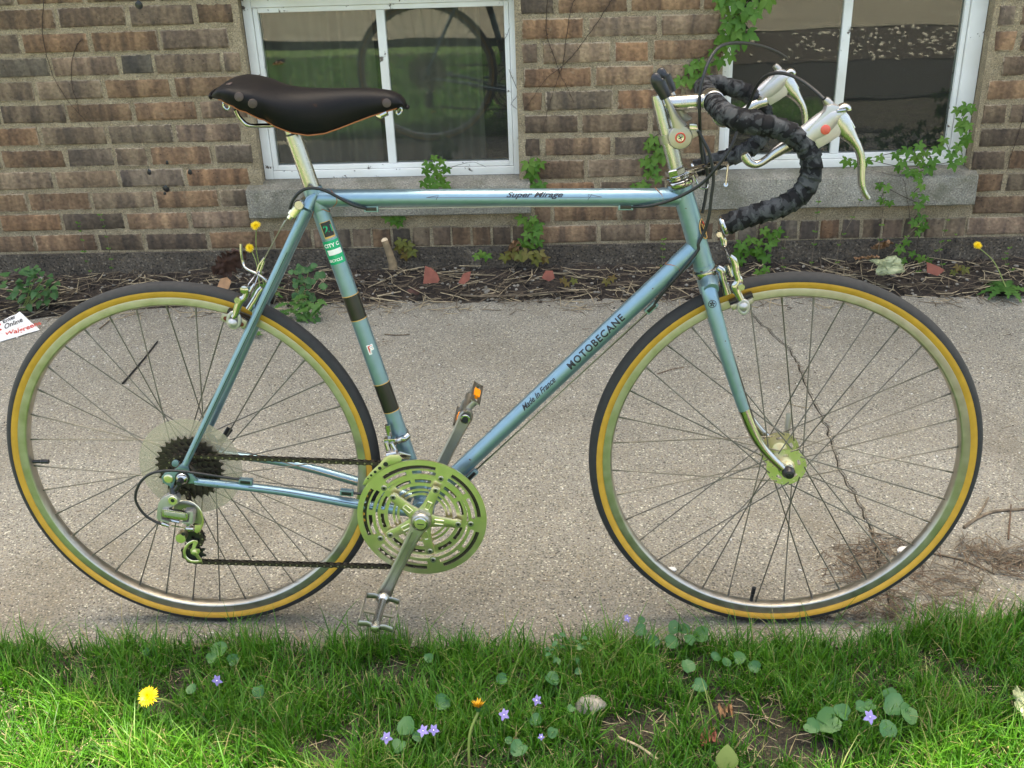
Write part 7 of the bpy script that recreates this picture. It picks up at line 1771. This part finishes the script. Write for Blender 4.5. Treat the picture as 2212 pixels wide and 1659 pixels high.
for k, (pts, r_, mm_, lb) in enumerate([([(1115, 641), (1140, 637), (1180, 632), (1225, 629), (1250, 627)], .0032, 'twig', 'brown stick lying along the path edge at centre'), ([(995, 637), (1030, 640), (1080, 640), (1115, 637)], .0040, 'twig', 'dark stick lying on the path edge left of centre'), ([(985, 602), (1020, 612), (1050, 622), (1080, 632)], .0028, 'straw', 'pale stalk slanting across the bed left of centre'), ([(815, 640), (845, 634), (865, 630)], .0030, 'straw', 'short pale stick near the seat tube foot'), ([(800, 643), (850, 650), (880, 655)], .0022, 'straw', 'long thin stalk resting on the path edge right of the seat tube'), ([(40, 665), (120, 655), (200, 645), (270, 628), (300, 612)], .0022, 'straw', 'long pale stalk lying in the left bed'), ([(255, 605), (330, 592), (400, 588), (440, 594)], .0022, 'straw', 'pale stalk near the foundation left of the dandelions'), ([(240, 560), (262, 590), (290, 605)], .0018, 'straw', 'thin pale twig leaning up in the left bed'), ([(1785, 592), (1788, 560), (1798, 540), (1842, 520)], .0018, 'straw', 'pale bent stalk rising behind the front tyre'), ([(1610, 578), (1700, 570), (1800, 575), (1880, 590)], .0022, 'twig', 'long thin twig lying behind the front tyre'), ([(2060, 570), (2130, 575), (2200, 590)], .0020, 'straw', 'pale stalk lying behind the right dandelion')]):
    stick(pts, r_, r_*.7, M[mm_], lb, z=.018, seed=k)
for k, (pts, r_, mm_, lb) in enumerate([([(831, 722), (860, 724), (885, 722)], .0020, 'twig', 'small brown twig on the path right of the seat tube'), ([(265, 828), (290, 800), (315, 770), (340, 738)], .0032, 'blackrub', 'thin black strip lying on the path inside the rear wheel'), ([(215, 710), (225, 702), (236, 692)], .0026, 'twig', 'short dark twig on the path behind the rear rim'), ([(1420, 808), (1450, 798), (1478, 793)], .0014, 'needle', 'thin brown twig on the path inside the front wheel'), ([(2082, 1140), (2110, 1120), (2150, 1105), (2212, 1100)], .0038, 'twig', 'forked grey twig on the path at far right'), ([(2105, 1125), (2125, 1095), (2135, 1075)], .0028, 'twig', 'upper fork twig on the path at far right'), ([(2178, 1165), (2182, 1120), (2184, 1090)], .0020, 'needle', 'thin reddish twig crossing the forked twig'), ([(1700, 870), (1725, 878), (1755, 882)], .0012, 'straw', 'thin pale stalk beside the crack in the path'), ([(2015, 1195), (2080, 1210), (2150, 1240)], .0020, 'twig', 'long curved twig in the litter at right'), ([(1385, 765), (1400, 767), (1420, 766)], .0012, 'twig', 'tiny twig on the path under the down tube'), ([(1430, 716), (1436, 700), (1440, 676)], .0009, 'vine', 'hair thin twig near the front tyre')]):
    stick(pts, r_, r_*.75, M[mm_], lb, z=.003, seed=50+k)
q = MB(); rr = random.Random(41)
for _ in range(420): x, y = rr.uniform(-1.8, 1.9), rr.uniform(-.05, 1.6); pebble(q, Vector((x, y, .001)), rr.choice((.0012, .0016, .0022, .003)), rr)
q.build('pale_grit', M['whitestone'], kind='stuff', label='pale grit scattered over the concrete path', cat='grit')
q = MB()
for _ in range(300): x, y = rr.uniform(-1.8, 1.9), rr.uniform(-.05, 1.6); pebble(q, Vector((x, y, .001)), rr.choice((.0012, .0016, .0024)), rr)
q.build('dark_grit', M['soil'], kind='stuff', label='dark grit scattered over the concrete path', cat='grit')
def walkzone(rr): return rr.uniform(-1.8, 1.8), rr.uniform(-.05, 1.6), 1
scatter_sticks('path_bits', 90, walkzone, M['needle'], .008, .03, .0007, lambda x, y: .001, 44, 'tiny twig bits scattered over the concrete path', 'debris', flat=.1)
for u, v, r_ in ((322, 372, .012), (360, 350, .010), (410, 372, .011), (359, 408, .011), (300, 12, .016), (356, 418, .007)):
    q = MB(); pebble(q, Vector(at(u, v, y=DW)), r_, random.Random(int(u)), 1.0); q.v = [(a, DW+(b-DW)*.25, c) for a, b, c in q.v]; q.build('painted_hole', M['blackrub'], house)  # flat black blobs painted in for the dark of holes in the bricks
# plastic film lumps
def crumple(u, v, du, dv, m_, label, name, y=1.64, seed=0, z=None):
    c = at(u, v, y=y) if z is None else at(u, v, z=z); s_ = du/1000; h_ = dv/1000; q = MB(); bm = bmesh.new(); bmesh.ops.create_icosphere(bm, subdivisions=4, radius=1); vs_ = []
    for w_ in bm.verts:
        f_ = 1+.8*noise.noise(w_.co*1.6+Vector((seed, 0, 0)))+.35*noise.noise(w_.co*4+Vector((seed, 0, 0))); vs_.append(c+Vector((w_.co.x*s_*f_, w_.co.y*.03*f_, w_.co.z*h_*f_)))
    bm.verts.index_update(); q.add(vs_, [tuple(w_.index for w_ in f.verts) for f in bm.faces]); bm.free(); q.build(name, m_, ang=25, label=label, cat='litter')
crumple(1918, 574, 46, 22, M['film'], 'crumpled pale green plastic film on the soil at right', 'plastic_film', seed=3)
crumple(2212, 1518, 11, 9, M['film'], 'scrap of clear plastic in the lawn at the right edge', 'plastic_film', z=.03, seed=5)
# receipt
rc0 = [at(-14, 702, z=.03), at(42, 673, z=.045), at(86, 712, z=.004), at(-14, 742, z=.004)]
o = empty('receipt', label='crumpled white paper receipt with red and black print at the far left path edge', cat='paper')
q = MB(); n = 12; vs_ = []; fs = []
def rp3(a, b, h=0): p = rc0[0].lerp(rc0[1], a).lerp(rc0[3].lerp(rc0[2], a), b); return p+Vector((0, 0, .006*noise.noise(Vector((a*3, b*3, 2)))+h))
for i in range(n+1):
    for j in range(n+1): vs_.append(rp3(i/n, j/n))
for i in range(n):
    for j in range(n): e = i*(n+1)+j; fs.append((e, e+1, e+n+2, e+n+1))
q.add(vs_, fs); q.add([Vector(p)-Vector((0, -.001, .006)) for p in vs_], fs); q.build('sheet', M['paper'], o, ang=180)
def rtext(txt, a0, b0, size, m_, shear=0, bold=0.0):
    vs_, fs = text_geo(txt, size, shear=shear, bold=bold, cuts=.2); q = MB(); q.add([rp3(a0+x, b0-y*1.25, .0014) for x, y in vs_], fs); q.build('print', m_, o, smooth=False)
rtext('Enter', .32, .22, .20, M['decal_black'], bold=.003); rtext('Online', .30, .45, .20, M['decal_black'], shear=.3, bold=.003); rtext('Walgreens', .26, .84, .20, M['red'], shear=.3, bold=.003); rtext('____________', .12, .62, .11, M['red'])
q = MB()
for a, b in ((.22, .17), (.20, .40)):
    q.add([rp3(a+.035*math.cos(2*pi*k/12), b+.05*math.sin(2*pi*k/12), .0013) for k in range(12)], [tuple(range(12))])
q.build('bullet', M['red'], o, smooth=False)
# ------------------------------------------------------------------ beyond the viewer: what the panes reflect
def mirror_y(u, v, z=0.0):
    p = at(u, v, y=WD+.02); d_ = ray(u, v); t_ = (z-p.z)/d_.z; return p.y-abs(d_.y)*t_, p.x+d_.x*t_
yg, _ = mirror_y(700, 92)
grid('driveway', -7, 7, yg-4.2, yg, .1, lambda x, y: .006+.002*nz(x, y, 3), M['concrete'], kind='structure')
y1_, x1_ = mirror_y(1900, 62); y2_, _ = mirror_y(1900, 135); y3_, _ = mirror_y(1900, 300)
bx0 = mirror_y(1570, 100)[1]
grid('stone_bed', .82, 5.0, y1_, y2_, .05, lambda x, y: .012+.012*nz(x, y, 6), M['soil'], kind='structure')
grid('painted_shade_bed', .82, 5.0, y2_, -.66, .05, lambda x, y: .012+.012*nz(x, y, 6), M['black_soil'], kind='structure')  # shade painted in as near-black soil, mirrored in the right panes
q = MB(); rr = random.Random(77)
for _ in range(620):
    x = bx0-.1+4*rr.random()**.8; y = lerp(y1_, y2_, rr.random()); 
    if rr.random() < .35+.65*(x > bx0+.5): pebble(q, Vector((x, y, .018)), rr.uniform(.006, .022), rr)
q.build('bed_stones', simple('pale_field_stone', (.36, .34, .29), .85, var=.4, scale=30), kind='stuff', label='white stones in the bed behind the viewer, mirrored in the right window', cat='stones')
